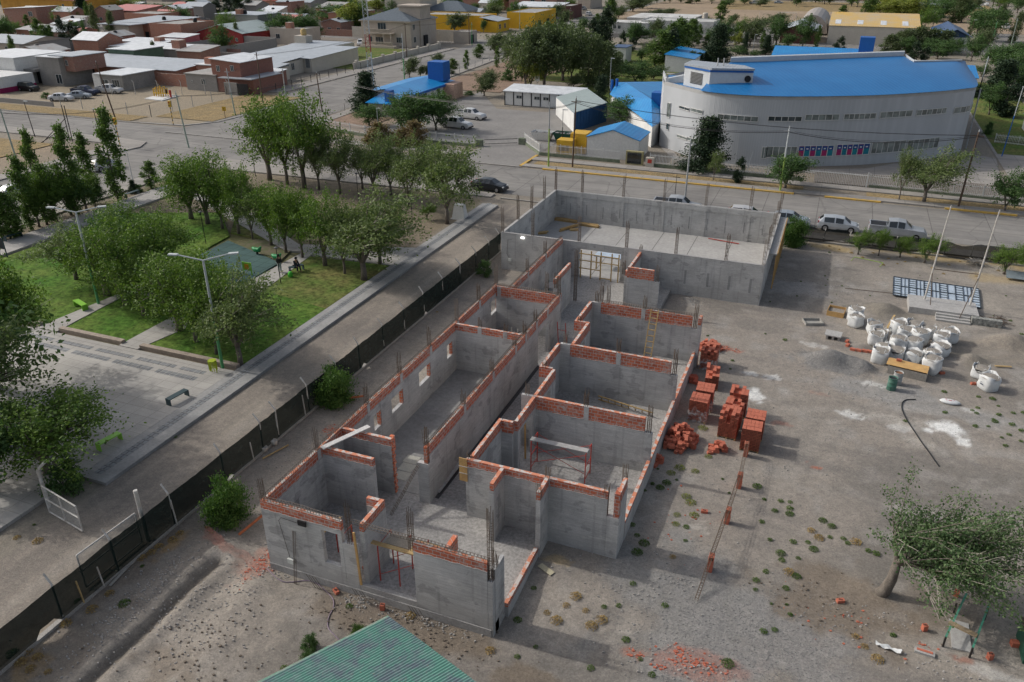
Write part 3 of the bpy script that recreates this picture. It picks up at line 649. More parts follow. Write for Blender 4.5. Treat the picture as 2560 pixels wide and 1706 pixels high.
obj('wall_patch',dk,concretemat('patch',(.30,.30,.295)),B)
cant=MB();cant.box(hx1+.02,hx1+.62,66.0,76.6,3.0,3.1);obj('eave_slab',cant,m_cap,B)
# reinforcement
def cage_col(x,y,z0,z1,w_=.2,d=.18,n=6,lean=.0):
 mb=MB();r=.0125
 off=[(-1,-1),(1,-1),(1,1),(-1,1),(0,-1),(0,1),(-1,0),(1,0)][:n]
 for a,b_ in off:
  px,py=x+a*w_/2,y+b_*d/2;zz=z1+rnd.uniform(-.25,.1)
  mb.tube([(px,py,z0),(px+rnd.uniform(-.015,.015),py,(z0+zz)/2),(px+lean+rnd.uniform(-.04,.04),py+rnd.uniform(-.03,.03),zz)],r,4,False)
 z=z0+.15
 while z<z1-.5:
  q=[(x-w_/2,y-d/2,z),(x+w_/2,y-d/2,z),(x+w_/2,y+d/2,z),(x-w_/2,y+d/2,z)]
  for a,b_ in zip(q,q[1:]+q[:1]):mb.beam(a,b_,.012)
  z+=rnd.uniform(.22,.4)
 return mb
def cage_beam(p,q,w_=.14,h=.15,st=.2,rise=.03):
 mb=MB();p=Vector(p);q=Vector(q);L=(q-p).length;d=(q-p).normalized();sd_=Vector((0,0,1)).cross(d)
 for s_ in(-1,1):
  for hh in(rise,rise+h):
   pts=[]
   for k in range(9):
    t=k/8;pts.append(p+d*(L*t)+sd_*s_*w_/2+Vector((0,0,hh+.03*math.sin(t*9+p.x))))
   mb.tube(pts,.014,3,False)
 k=0.0
 while k<L:
  c_=p+d*k;z=.03*math.sin(k/L*9+p.x)
  a=c_+sd_*w_/2+Vector((0,0,rise+z));b_=c_-sd_*w_/2+Vector((0,0,rise+z));u=Vector((0,0,h))
  mb.beam(a,a+u,.015);mb.beam(b_,b_+u,.015);mb.beam(a+u,b_+u,.015);k+=st*rnd.uniform(.85,1.15)
 return mb
cc=[]
for x,y in((205,680),(620,740),(1045,800),(1490,865),(1950,920)):cc.append((TB(2,x,y,hz)[0],hy0+.1,hz,hz+2.3))
for y in(62.05,65.8,69.4,73.0,76.55):cc.append((hx0+.1,y,hz,hz+2.35));cc.append((hx1-.1,y,hz,hz+2.2))
for x in xs_b:cc.append((x,hy1-.1,hz,hz+2.3))
cc+=[(TB(2,1175,820,hz)[0],hy0+.1,hz,hz+.5)]
for y,h in((27.0,.8),(31.7,.75),(35.4,.8),(39.2,.8),(43.2,.95),(46.8,.8),(50.0,.95)):cc.append((-21.05,y,3.0 if y in(27.0,43.2)else T,T+h*1.65))
for y,h in((29.2,.75),(33.6,.55),(37.6,.55),(41.2,.5),(43.0,.55),(45.0,.55),(49.9,.9)):cc.append((-16.15,y,2.75 if y==29.2 else T,T+h*1.55))
for y in(53.5,57.6):cc.append((-19.93,y,T-.1,T+1.1))
cc+=[(-21.05,22.76,3.1,T+1.2),(-16.6,22.76,2.6,T+1.1),(-13.55,22.76,3.2,T+1.6),(-9.93,22.76,2.75,T+2.7),(-9.89,23.1,3.25,T+.3)]
for y in(49.7,42.7,35.9):cc+=[(-13.3,y,T,T+.8),(-9.9,y,T,T+.95),(-6.4,y,2.85,T+.9)]
cc+=[(-13.75,29.1,T,T+.4),(-9.7,29.05,T,T+.6),(-6.85,29.05,2.35,T+.35),(-6.35,30.5,T-.8,T+.65),(-17.2,52.3,T-.6,T+.6),(-17.0,56.7,.35,T+1.1),(-13.2,56.9,T-.6,T+.5),(-10.6,57.1,2.8,T+.5),(-13.3,51.0,T-.5,T+.9),(-12.8,51.0,T-.5,T+.8),(-19.2,42.85,T,T+.7),(-17.4,42.85,T,T+.6),(-17.3,50.6,.35,T+1.3),(-9.7,27.85,3.3,T+.5),(-13.5,46.2,T,T+.4),(-13.5,39.3,T-.1,T+.5)]
for x,y,z0,z1 in cc:
 obj('rebar_column',cage_col(x,y,z0,z1,n=8),m_rust if rnd.random()<.7 else m_bar_l,B)
for p,q in(((-21.05,22.9,T),(-21.05,50,T)),((-21.1,22.76,T),(-16.9,22.76,T)),((-16.4,22.76,T+.02),(-9.9,22.76,T)),((-16.15,29.3,T),(-16.15,50.1,T)),((-20.9,49.8,T),(-16.3,49.8,T)),((-19.95,50.2,T-.1),(-19.95,61.9,T-.1)),((-20.9,50.1,T-.1),(-19.9,50.1,T-.1)),((-13.2,49.7,T),(-6.3,49.7,T)),((-17.3,27.3,.45),(-16.5,29.0,2.6))):
 obj('rebar_beam',cage_beam(p,q,st=.16),m_bar_l,B)
for x in(-18.5,-18.35,-18.2,-18.05,-16.1,-15.95,-15.75,-15.6,-13.3,-13.15,-13.0,-12.8):obj('starter_bar',MB().tube([(x,22.35,-.3),(x-.3,22.2,.55)],.012,4),m_rust,B)
for x in(-19.55,-19.5,-19.42):obj('starter_bar',MB().tube([(x,22.2,-.3),(x+.02,22.6,2.5)],.014,4),m_rust,B)
fl_=MB();fl_.rbox(-18.9,22.53,3.02,.42,.07,.26);obj('floodlight',fl_,M('black_plastic',(.02,.02,.022),rough=.5),B)
cbx=MB();cbx.tube([(-19.9,22.58,.85),(-20.2,22.58,2.9),(-20.05,22.58,3.1),(-19.1,22.58,3.05)],.014,4)
p=TB(2,130,720,2.95);cbx.tube([(hx0+1.0,hy0-.04,2.9),(hx0+.65,hy0-.04,2.85),(hx0+.55,hy0-.04,1.5),(hx0+.8,hy0-.04,1.1)],.012,4)
obj('cable',cbx,MATS['black_plastic'],B)
sk=MB();sk.rbox(-19.85,22.55,.55,.32,.1,.25);sk.rbox(hx0+.85,hy0-.07,.85,.28,.09,.24);obj('socket_box',sk,M('white_plastic',(.62,.64,.60),rough=.5,fine=.03),B)
lm=bpy.data.materials.new('lamp_glow');lm.use_nodes=True;lb=lm.node_tree.nodes['Principled BSDF'];lb.inputs['Emission Color'].default_value=(1,.98,.93,1);lb.inputs['Emission Strength'].default_value=3.0
obj('floodlight',MB().rbox(hx0+2.05,hy0-.09,3.12,.3,.1,.14),lm,B)
# FENCES, SITE MATERIAL
ORDB=['first','second','third','fourth','fifth','last']
m_white=M('white_pipe',(.55,.54,.51),(.42,.38,.33),scale=4,rough=.6,fine=.1)
m_galv=M('galvanised',(.42,.43,.43),(.33,.34,.34),scale=3,rough=.5,metal=.3,fine=.06)
m_wood=M('pine_board',(.50,.36,.17),(.38,.25,.11),scale=3,rough=.8,fine=.12,sc=(1,1,3))
m_wood2=M('formwork_ply',(.55,.34,.13),(.42,.26,.11),scale=2,rough=.7,fine=.08)
m_net=netmat('shade_net',(.007,.014,.0125),.95)
m_net2=netmat('torn_net',(.012,.015,.016),.86)
FX=-27.3
F=thing('site_fence','dark green shade net fence on bent white posts between the dirt lane and the building','fence',(FX,40,0))
fy=[TD(0,480,990)[1]-3.2,TD(0,480,990)[1],TD(0,965,580)[1],TD(0,1590,80)[1]-.9,TD(0,1590,80)[1]+2.9,30.2,TC(1,160,960)[1],TC(1,455,730)[1],37.9,TC(1,955,345)[1],TC(1,1170,165)[1],47.1,50.3,53.6,56.9,60.2,63.1,65.6]
fy=sorted(fy)
for k,y in enumerate(fy[:-1]if False else fy):
 p=MB().tube([(FX,y,-.1),(FX+rnd.uniform(-.04,.04),y,2.0),(FX-.38,y+.05,2.42)],.05,6);obj('fence_post',p,m_white,F)
bs=MB();bs.box(FX-.12,FX+.12,9.5,66.0,-.1,.13);obj('fence_base',bs,m_kerb,F)
nm=MB();ys=np.arange(9.5,66.01,.33)
for k,y in enumerate(ys):
 d=min(abs(y-a)for a in fy);sag=-.05*min(1,d/1.6)+rnd.uniform(-.02,.02)
 zb=.10+(0.25 if rnd.random()<.04 else 0)+(.35 if 15.4<y<16.4 else 0)
 for z,dx in((zb,.05),(.7,.05+.05*math.sin(y*1.7)),(1.3,.05+.04*math.sin(y*2.3+1)),(1.92+sag,.05)):
  nm.v.append((FX+dx+rnd.uniform(-.012,.012),y,z))
 if k:
  i=4*k
  for j in range(3):nm.f.append((i-4+j,i+j,i+j+1,i-4+j+1))
obj('shade_net',nm,m_net,F,smooth=True)
cr=MB()
for k in range(22):
 y=rnd.uniform(11,60);z=rnd.uniform(.4,1.5)
 cr.rbox(FX+.10,y,z,.02,rnd.uniform(.04,.16),rnd.uniform(.04,.18),0,rnd.uniform(-.6,.6))
sl=MB()
for y in(12.6,17.5,18.6,23.2,29.2,34.2):obj('batten',MB().beam((FX+.12,y,.1),(FX+.1,y-.05,rnd.uniform(1.2,1.7)),.05),m_wood if rnd.random()<.4 else m_white,F)
F2=thing('street_fence','sagging torn black net on white posts between the yard and the street','fence',(10,80,0))
px=[-2.9,-1.2,1.0,3.3,5.4,7.4,9.5,11.6,13.8,16.0,18.2,20.4,22.6]
for x in px:obj('fence_post',MB().tube([(x,79.9,0),(x+.05,79.9,1.45)],.05,6),m_white,F2)
obj('fence_base',MB().box(-3,26,79.8,80.0,0,.14),m_kerb,F2)
nm=MB();xs=np.arange(-3,25.5,.3)
for k,x in enumerate(xs):
 top=1.6-.3*max(0,math.sin(x*1.05+.6))**2-(.6 if 3.0<x<4.4 else 0);bot=.08+.38*max(0,math.sin(x*.8-.5))**2
 for t,dy in((0,0),(.4,.18*math.sin(x*2)),(.75,-.15+.1*math.sin(x*3)),(1,-.05)):
  nm.v.append((x,79.78+dy*.6,bot+(top-bot)*t+rnd.uniform(-.03,.03)))
 if k:
  i=4*k
  for j in range(3):nm.f.append((i-4+j,i+j,i+j+1,i-4+j+1))
obj('torn_net',nm,m_net2,F2,smooth=True)
# steel gate leaves by the lane (left)
m_mesh=netmat('chain_link',(.45,.46,.45),.30,40)
g=thing('gate_leaf','white pipe gate leaf swung open beside the leafy bush at the left edge','gate',(-35.3,25,0))
a,b_=TC(0,400,1420,1.7),TD(0,735,250,.15)
a=(a[0],a[1]);b_=(b_[0],b_[1])
def leaf(g,a,b_,z0,z1):
 ax,ay=a;bx,by=b_
 for s,e in(((ax,ay,z0),(bx,by,z0)),((ax,ay,z1),(bx,by,z1-.1)),((ax,ay,z0),(ax,ay,z1)),((bx,by,z0),(bx,by,z1-.1)),(((ax+bx)/2,(ay+by)/2,z0),((ax+bx)/2,(ay+by)/2,z1-.05)),((ax,ay,(z0+z1)/2),(bx,by,(z0+z1)/2))):
  obj('gate_bar',MB().tube([s,e],.04,6),m_white,g)
 obj('wire_mesh',MB().quad((ax,ay,z0),(bx,by,z0),(bx,by,z1-.1),(ax,ay,z1)),m_mesh,g)
ga=TD(0,440,85);gb_=TD(0,735,258);leaf(g,(ga[0],ga[1]),(gb_[0],gb_[1]),.12,1.75)
obj('gate_post',MB().tube([(ga[0]-.5,ga[1]+.4,0),(ga[0]-.5,ga[1]+.4,2.3),(ga[0]-.2,ga[1]+.7,2.7)],.09,8),m_white,g)
g2=thing('gate_leaf','white pipe gate leaf standing behind the dark net fence','gate',(-30,20,0))
ga=TD(0,400,700,.1);gb_=TD(0,930,330,.1);leaf(g2,(FX-.55,ga[1]+.5),(FX-.5,gb_[1]+.6),.12,1.95)
obj('gate_post',MB().tube([(FX-.45,gb_[1]+.9,0),(FX-.45,gb_[1]+.9,3.0)],.1,8),m_white,g2)
# green corrugated roof of the shed in front
S=thing('site_shed','shed with a weathered green corrugated metal roof at the bottom edge of the photo','shed',(-12,15,0))
A0=Vector((-12.7,19.3,3.0));sdir=Vector((-.53,-.86,0)).normalized();tdir=Vector((4.8,-2.35,1.0));tl_=tdir.length;tdir.normalize()
L1,L2=9.0,9.5;nr=tdir.cross(-sdir).normalized()
if nr.z<0:nr=-nr
per=.135;nn=int(L2/per*8);gm=MB()
for k in range(nn+1):
 t=k*per/8;off=nr*(.022*math.sin(2*math.pi*t/per))
 for s_ in np.linspace(0,L1,6):gm.v.append(tuple(A0+sdir*float(s_)+tdir*t+off))
 if k:
  i=6*k
  for j in range(5):gm.f.append((i-6+j,i-6+j+1,i+j+1,i+j))
m,n,b=_nodes('green_zinc');co=_co(n)
t1=_tex(n,"ShaderNodeTexNoise",.55,Detail=8.0,Roughness=.72);n.links.new(co,t1.inputs[0])
t2=_tex(n,"ShaderNodeTexNoise",3.0,Detail=6.0,Roughness=.7);n.links.new(co,t2.inputs[0])
c=_mix(n,_ramp(n,t1.outputs[0],.46,.56),(.10,.25,.195),(.12,.155,.175));c=_mix(n,_ramp(n,t2.outputs[0],.5,.72),c,(.18,.27,.245))
t3=_tex(n,"ShaderNodeTexNoise",9,Detail=5.0);n.links.new(co,t3.inputs[0]);c=_mix(n,_ramp(n,t3.outputs[0],.66,.74),c,(.26,.22,.18))
n.links.new(c,b.inputs['Base Color']);b.inputs['Roughness'].default_value=.55
obj('roof',gm,m,S,smooth=True)
ed=MB();ed.beam(A0-nr*.06-tdir*.05,A0+sdir*L1-nr*.06-tdir*.05,.12,.1);obj('roof_trim',ed,M('green_trim',(.12,.30,.22),(.3,.3,.26),scale=2),S)
wb=MB();q=[A0+sdir*.35+tdir*.35,A0+sdir*(L1-.3)+tdir*.35,A0+sdir*(L1-.3)+tdir*(L2-.3),A0+sdir*.35+tdir*(L2-.3)]
wb.hexa([(v.x,v.y,-.4)for v in q]+[(v.x,v.y,v.z-.12)for v in q]);obj('wall',wb,m_plinth,S)
# hollow brick stacks
m_bs=M('stack_brick',(.50,.155,.095),(.40,.12,.075),scale=1.6,rough=.9,fine=.12);m_bh=MATS['brick_hole_shade']if 'brick_hole_shade' in MATS else m_hole
def one_brick(mb,x,y,z,L=.33,W=.18,H=.12,rz=0.0,tilt=0.0,holes=False):
 mb.rbox(x,y,z,L,W,H,rz,tilt)
def holes(mb,x0,x1,y,z0,z1,nx_,nz):
 """flat dark quads on the brick ends, painting the shade inside the chambers"""
 for i in range(nx_):
  for k in range(nz):
   a=x0+(x1-x0)*(i+.18)/nx_;b2=x0+(x1-x0)*(i+.82)/nx_
   c0=z0+(z1-z0)*(k+.18)/nz;c1=z0+(z1-z0)*(k+.82)/nz
   mb.quad((a,y-.003,c0),(b2,y-.003,c0),(b2,y-.003,c1),(a,y-.003,c1))
m_wrap=bpy.data.materials.new('plastic_film');m_wrap.use_nodes=True
_n=m_wrap.node_tree;_b=_n.nodes['Principled BSDF'];_b.inputs['Base Color'].default_value=(.6,.6,.6,1);_b.inputs['Roughness'].default_value=.25
_t=_n.nodes.new('ShaderNodeBsdfTransparent');_m=_n.nodes.new('ShaderNodeMixShader');_q=_tex(_n,'ShaderNodeTexNoise',5,Detail=4.0);_n.links.new(_ramp(_n,_q.outputs[0],.42,.62,(.95,)*3+(1,),(.5,)*3+(1,)),_m.inputs[0])
_n.links.new(_b.outputs[0],_m.inputs[1]);_n.links.new(_t.outputs[0],_m.inputs[2]);_n.links.new(_m.outputs[0],_n.nodes['Material Output'].inputs[0])
def pallet(p,rz,nx_,ny_,hs,label,wrap=True,ragged=.0):
 """stack of upright hollow bricks on a pallet; hs = layers"""
 z0=gz(p[0],p[1]);r=thing('brick_pallet',label,'brick stack',(p[0],p[1],z0),'brick stacks beside the building')
 pm=MB();W,D_=nx_*.215,ny_*.38
 for i in range(5):pm.rbox(0,-D_/2+.06+i*(D_-.12)/4,.09,W,.09,.02)
 for i in(-1,0,1):pm.rbox(i*(W/2-.05),0,0,.08,D_,.09)
 rot=Matrix.Rotation(rz,3,'Z')
 def place(name,mb,mat,par,**k):
  mb.v=[tuple(rot@Vector(v)+Vector((p[0],p[1],z0)))for v in mb.v];return obj(name,mb,mat,par,**k)
 place('pallet_base',pm,m_wood,r)
 bm=MB();hm=MB()
 for k in range(hs):
  for i in range(nx_):
   for j in range(ny_):
    if ragged and k>=hs-3 and rnd.random()<ragged*(k-hs+4)/3:continue
    x=-W/2+(i+.5)*.215+rnd.uniform(-.008,.008);y=-D_/2+(j+.5)*.38+rnd.uniform(-.01,.01)
    z=.115+k*.195;one_brick(bm,x,y,z,.205,.365,.188,rnd.uniform(-.02,.02))
    if j==0:holes(hm,x-.098,x+.098,y-.192,z,z+.188,3,2)
 place('bricks',bm,m_bs,r);place('brick_chamber_shade',hm,m_hole,r)
 if wrap:
  wm=MB();h=.115+(hs-1)*.195;e=.03
  pts=[(-W/2-e,-D_/2-e),(W/2+e,-D_/2-e),(W/2+e,D_/2+e),(-W/2-e,D_/2+e)]
  n_=24;ring=[]
  for q in range(n_):
   s_=q/n_*4;a_,b2=pts[int(s_)%4],pts[(int(s_)+1)%4];f_=s_-int(s_);ring.append((a_[0]+(b2[0]-a_[0])*f_,a_[1]+(b2[1]-a_[1])*f_))
  for q,(x,y)in enumerate(ring):
   o_=1+rnd.uniform(0,.05)
   wm.v+=[(x*(o_+.06),y*(o_+.06),rnd.uniform(0,.08)),(x*o_,y*o_,h*.45),(x,y,h*rnd.uniform(.55,.9))]
  for q in range(n_):
   a_=3*q;b2=3*((q+1)%n_)
   for e_ in range(2):wm.f.append((a_+e_,b2+e_,b2+e_+1,a_+e_+1))
  place('plastic_wrap',wm,m_wrap,r,smooth=True)
 return r
c3=TC(2,1790,330);c4=TC(2,1790,560)
for x,y,rz,nx_,ny_,hs,lb,rg,wr in((-4.75,43.05,-.02,5,3,7,'wrapped flat topped brick pallet nearest the low wall, with loose film round its foot',0,True),(-4.65,44.45,.03,5,3,7,'flat topped brick pallet right behind the one with loose film round its foot',0,True),(-2.78,41.85,-.06,5,3,8,'tall ragged brick pallet in the middle row, nearest of its three',.25,False),(-2.7,43.15,-.04,5,3,7,'ragged brick pallet in the middle row between a nearer and a farther one',.45,False),(-2.6,44.45,0,5,3,8,'ragged brick pallet with a notched top, farthest in the middle row',.45,False),(-1.42,40.95,.02,5,3,7,'full brick pallet with an even top, front one of the rightmost pair',0,False),(-1.36,42.25,.0,5,3,7,'full brick pallet with an even top, rear one of the rightmost pair',0,False),(c3[0]-.05,c3[1]+.4,0,5,4,7,'film wrapped brick pallet under the broken heap near the far room',.35,True),(c4[0],c4[1]+1.2,.1,4,4,6,'half used brick pallet between the wrapped ones along the low wall',.5,False)):
 pallet((x,y),rz,nx_,ny_,hs,lb,wr,rg)
def heap(p,rx,ry,nmax,hmax,label,name='brick_heap',cat='brick heap',grp=None):
 r=thing(name,label,cat,(p[0],p[1],gz(p[0],p[1])),grp);mb=MB()
 for k in range(nmax):
  a=rnd.uniform(0,6.28);q=math.sqrt(rnd.random());x=q*rx*math.cos(a);y=q*ry*math.sin(a)
  lv=int(rnd.uniform(0,max(.01,1-q*.75))*hmax/.18);z=lv*.175
  one_brick(mb,p[0]+x,p[1]+y,r.location.z+z,.33,.19,.18,rnd.choice((0,1.57))+rnd.uniform(-.35,.35),rnd.uniform(-.2,.2))
 obj('bricks',mb,m_bs,r);return r
c5=TC(2,1500,1060);heap((c5[0]-.0,c5[1]+.8),.95,1.25,150,1.25,'loose heap of orange hollow bricks leaning at the low wall, left of the pallets')
c6=TC(2,1315,1220);heap((c6[0],c6[1]+.3),.25,.45,16,.6,'small pile of loose bricks against the low wall corner')
c7=TC(2,1880,1090);heap((c7[0],c7[1]+.15),.55,.35,24,.75,'short pile of bricks at the foot of the tall middle pallet')
c8=TC(2,1800,160);heap((c8[0],c8[1]+.2),.8,.9,60,.7,'broken brick heap at the far end beside the last room')
c9=TC(2,1660,450);heap((c9[0]-.2,c9[1]),.4,.6,22,.4,'scattered bricks between the low wall and the half used pallet')
pier_px=[(TC(2,2125,1140),'brick pier carrying a rebar cage, against the rightmost pallet'),(TC(2,2065,1425),'second brick pier under the long rebar cage, counted from the pallets'),(TD(2,1885,175),'third brick pier under the long rebar cage, counted from the pallets'),(TD(2,1735,600),'last brick pier under the long rebar cage, standing in the shadow of the wall')]
PR=[]
for(x,y,_),lb in pier_px:
 z=gz(x,y);r=thing('brick_pier',lb,'brick pier',(x,y+.1,z),'brick piers under the rebar cage');mb=MB()
 for k in range(5):mb.rbox(x+rnd.uniform(-.02,.02),y+.1+rnd.uniform(-.02,.02),z+k*.182,.24,.34,.178,rnd.uniform(-.1,.1))
 obj('bricks',mb,m_bs,r);hm=MB();holes(hm,x-.1,x+.1,y-.095,z+.73,z+.9,3,2);obj('brick_chamber_shade',hm,m_hole,r);PR.append((x,y+.1,z+.91))
for o_,dx in((0,-.05),):
 r=thing('rebar_cage','long narrow rebar cage laid across the row of brick piers','rebar cage',PR[0])
 for k,(a_,b2)in enumerate(zip(PR[:-1],PR[1:])):obj('cage_length',cage_beam(a_,b2,.16,.12,.12,0),m_rust,r)
 e=PR[-1];obj('cage_length',cage_beam(e,(e[0]-.25,e[1]-2.2,gz(e[0],e[1]-2.2)+.05),.14,.1,.14,0),m_rust,r)
for k,(p,lb,up)in enumerate(((TC(2,1805,1110),'single brick on its side left of the small brick pile at the pallets',0),(TD(2,1690,75),'single orange brick lying in the weeds left of the brick piers',0),(TD(3,1370,1110),'upright hollow brick with open chambers between the leaning tree and the green frame',1),(TD(3,1650,810),'hollow brick under the crown of the leaning tree',1),(TD(3,1945,1360),'hollow brick on the ground right of the green steel frame',1),(TD(1,700,740),'hollow brick against the foot of the front wall below the window',0),(TD(1,1110,890),'hollow brick on the soil below the doorway sill',1),(TD(1,975,640),'brick carrying the timber prop at the doorway',0),(TC(3,1870,480),'two tone brick beside the pair of lone bulk bags',0),(TC(3,1585,385),'brick at the right side of the bulk bag cluster',0),(TD(1,125,440),'hollow brick standing on the rubble left of the front corner',1),(TD(3,635,860),'broken brick on the bare soil left of the leaning tree',0))):
 x,y,_=p;z=gz(x,y)if k!=7 else.42
 r=thing('hollow_brick',lb,'brick',(x,y,z),'single bricks lying about');mb=MB();mb.rbox(x,y,z,.2 if up else.33,.18,.30 if up else.15,rnd.uniform(-.6,.6));obj('brick_body',mb,m_bs,r)
 hm=MB()
 for i in range(3):hm.quad((x-.08+i*.056,y-.05,z+(.305 if up else.155)),(x-.04+i*.056,y-.05,z+(.305 if up else.155)),(x-.04+i*.056,y+.05,z+(.305 if up else.155)),(x-.08+i*.056,y+.05,z+(.305 if up else.155)))
 obj('brick_chamber_shade',hm,m_hole,r)
def rubble(name,label,pts,mats,kind='stuff'):
 pass
def scatter(name,zones,mat,smin,smax,flat=.6,lift=0.0):
 mb=MB()
 for(cx,cy,rx,ry,n_)in zones:
  for _ in range(n_):
   x,y=cx+rnd.gauss(0,rx*.5),cy+rnd.gauss(0,ry*.5);s_=rnd.uniform(smin,smax);z=gz(x,y)-s_*.15
   a=rnd.uniform(0,3.1);i0=len(mb.v);k_=5
   rr=[s_*rnd.uniform(.35,.6)for _ in range(k_)]
   for zz,f_ in((0,1),(s_*flat,.7)):
    for j in range(k_):mb.v.append((x+rr[j]*f_*math.cos(a+j*6.283/k_),y+rr[j]*f_*math.sin(a+j*6.283/k_)*.8,z+zz*rnd.uniform(.8,1.1)))
   for j in range(k_):mb.f.append((i0+j,i0+(j+1)%k_,i0+k_+(j+1)%k_,i0+k_+j))
   mb.f.append(tuple(i0+k_+j for j in range(k_)))
 o=obj(name,mb,mat);o['kind']='stuff';return o
def zn(p,rx,ry,n_):return(p[0],p[1],rx,ry,n_)
m_stone=M('pale_stone',(.42,.40,.37),(.30,.28,.26),scale=5,fine=.2)
scatter('stones',[zn(TD(1,100,500),1.2,1.8,150),zn(TD(0,1700,900),4,4.5,500),zn(TD(1,900,830),1.0,.5,120),zn(TD(2,1500,1450),3,1.2,160),zn(TD(2,1100,700),3,2.5,160),zn(TD(3,1500,1450),2,1,50),zn(TD(2,1480,700),.6,.4,30),zn(TC(1,600,1000),1.5,4,160),zn(TD(1,1500,1000),2.2,.3,130),zn(TD(3,900,1000),3,1.6,60),zn(TD(0,1250,800),1.0,5,300),zn(TB(2,1600,1290),1.2,.8,90),zn((-9,40,0),18,16,250),zn(TC(3,800,500),4,3,120),zn(TB(3,800,1200),5,4,120)],m_stone,.03,.14)
scatter('gravel',[zn(TC(3,570,280),2.6,1.5,1500),zn(TD(2,1700,1000),4.5,4,2200),zn(TD(3,150,1250),3,2.5,900),zn((2,45,0),14,16,2600),zn(TC(3,800,350),1.2,1,300)],M('gravel_grain',(.34,.335,.32),(.20,.195,.19),scale=6,fine=.2),.03,.07)
scatter('clods',[zn(TD(0,1700,1250),3,3.2,150),zn(TD(1,1500,1100),4,1.2,110),zn(TD(1,700,950),2,1,60),zn(TD(3,500,900),3,2,60)],M('soil_clod',(.20,.165,.13),scale=4,fine=.2),.04,.16)
scatter('brick_rubble',[zn(TD(2,1620,1400),1.0,.5,80),zn(TD(2,1470,1290),.4,.5,26),zn(TD(2,1100,1300),.5,.2,16),zn(TD(2,1300,1430),.4,.2,12),zn(TD(3,600,1000),2.2,1.5,22),zn(TC(2,1950,150),1.0,.4,40),zn(TD(1,50,500),.8,1.4,60),zn(TC(1,700,900),.7,.8,30),zn(TC(3,1350,150),.3,.1,3),zn(TD(2,1500,200),2,3,25),zn(TD(3,1400,1250),.4,.12,8)],m_bs,.05,.2,.4)
# bulk bags
m_bag=M('woven_bag',(.66,.67,.66),(.52,.53,.53),scale=2.5,rough=.7,fine=.06,bump=.4,bscale=9);m_fill=M('bag_sand',(.33,.30,.26),scale=6,fine=.3,bump=.5);m_print=M('bag_print',(.10,.12,.16),rough=.8)
def bag(h,sl,fill,seed):
 """open square bulk bag: bulging woven sides, ragged rim, four lifting loops, sand inside"""
 r_=random.Random(seed);root=thing('bulk_bag','x','bulk bag',(0,0,0));n_=20;mb=MB();prof=[(.46,0),(.53,.07),(.56,.3),(.56,.55),(.56,.8),(.56,1.0)]
 for q,(r0,t)in enumerate(prof):
  for j in range(n_):
   a=2*math.pi*j/n_;sq=1/max(abs(math.cos(a)),abs(math.sin(a)))**.8
   wob=(1+r_.uniform(-.045,.045))*.95;z=t*h+(r_.uniform(-.03,.07)+sl*math.cos(a*2+seed)*.12 if q==len(prof)-1 else 0)
   mb.v.append((r0*sq*.92*wob*math.cos(a)+.04*math.sin(t*9+seed),r0*sq*.92*wob*math.sin(a),z))
 for q in range(len(prof)-1):
  for j in range(n_):mb.f.append((q*n_+j,q*n_+(j+1)%n_,(q+1)*n_+(j+1)%n_,(q+1)*n_+j))
 b0=obj('bag_fabric',mb,m_bag,root,smooth=True);sm=b0.modifiers.new('s','SOLIDIFY');sm.thickness=.02
 fm=MB();fm.v.append((.05,0,h*fill+.16))
 for j in range(n_):a=2*math.pi*j/n_;fm.v.append((.54*math.cos(a),.54*math.sin(a),h*fill-.02+r_.uniform(-.02,.02)))
 for j in range(n_):fm.f.append((0,1+j,1+(j+1)%n_))
 obj('sand_fill',fm,m_fill,root,smooth=True)
 for k in range(4):
  a=math.pi/4+k*math.pi/2;p0=Vector((.46*math.cos(a-.3),.46*math.sin(a-.3),h*.8));p1=Vector((.46*math.cos(a+.3),.46*math.sin(a+.3),h*.8));lean_=r_.uniform(-.12,.15)
  tp=Vector(((.42+lean_)*math.cos(a),(.42+lean_)*math.sin(a),h+r_.uniform(.05,.22)))
  obj('lifting_loop',MB().tube([p0,p0*.5+tp*.5+Vector((0,0,.04)),tp,p1*.5+tp*.5+Vector((0,0,.04)),p1],.017,5),m_bag,root)
 pm=MB();pm.rbox(0,-.535,h*.42,.24,.006,.08,0,.05);pm.rbox(-.05,-.54,h*.58,.14,.006,.03,0,.05);obj('bag_print',pm,m_print,root)
 return park(root)
bags=[bag(1.05,.5,.97,1),bag(.9,1.0,.93,2),bag(.75,1.5,.98,3)]
bp=[(3,'B',785,1480,0),(3,'B',790,1530,1),(3,'C',970,130,1),(3,'C',1010,90,2),(3,'C',1170,200,0),(3,'C',1240,90,1),(3,'C',1370,130,0),(3,'C',1450,60,2),(3,'C',1560,160,0),(3,'C',1640,110,1),(3,'C',1310,215,0),(3,'C',1050,240,2),(3,'C',1010,290,1),(3,'C',1310,300,2),(3,'C',1480,290,1),(3,'C',1480,390,0),(3,'C',1560,230,2),(3,'C',1180,30,1),(3,'C',1320,20,2),(3,'C',960,30,1),(3,'C',1150,270,2),(3,'C',1930,430,2),(3,'C',2005,540,1)]
lbs={0:'tall white bulk bag with upright loops, alone beside the plywood box',1:'low slumped white bag in front of the tall bag at the plywood box',15:'full white bulk bag nearest the orange plywood, front right of the cluster',21:'open white bulk bag spread wide, farther of the lone pair at the right',22:'white bulk bag with knotted loops, nearer of the lone pair at the right',12:'collapsed white bag at the front left of the cluster behind the plywood',13:'white bulk bag with a board stuck in its mouth behind the plywood'}
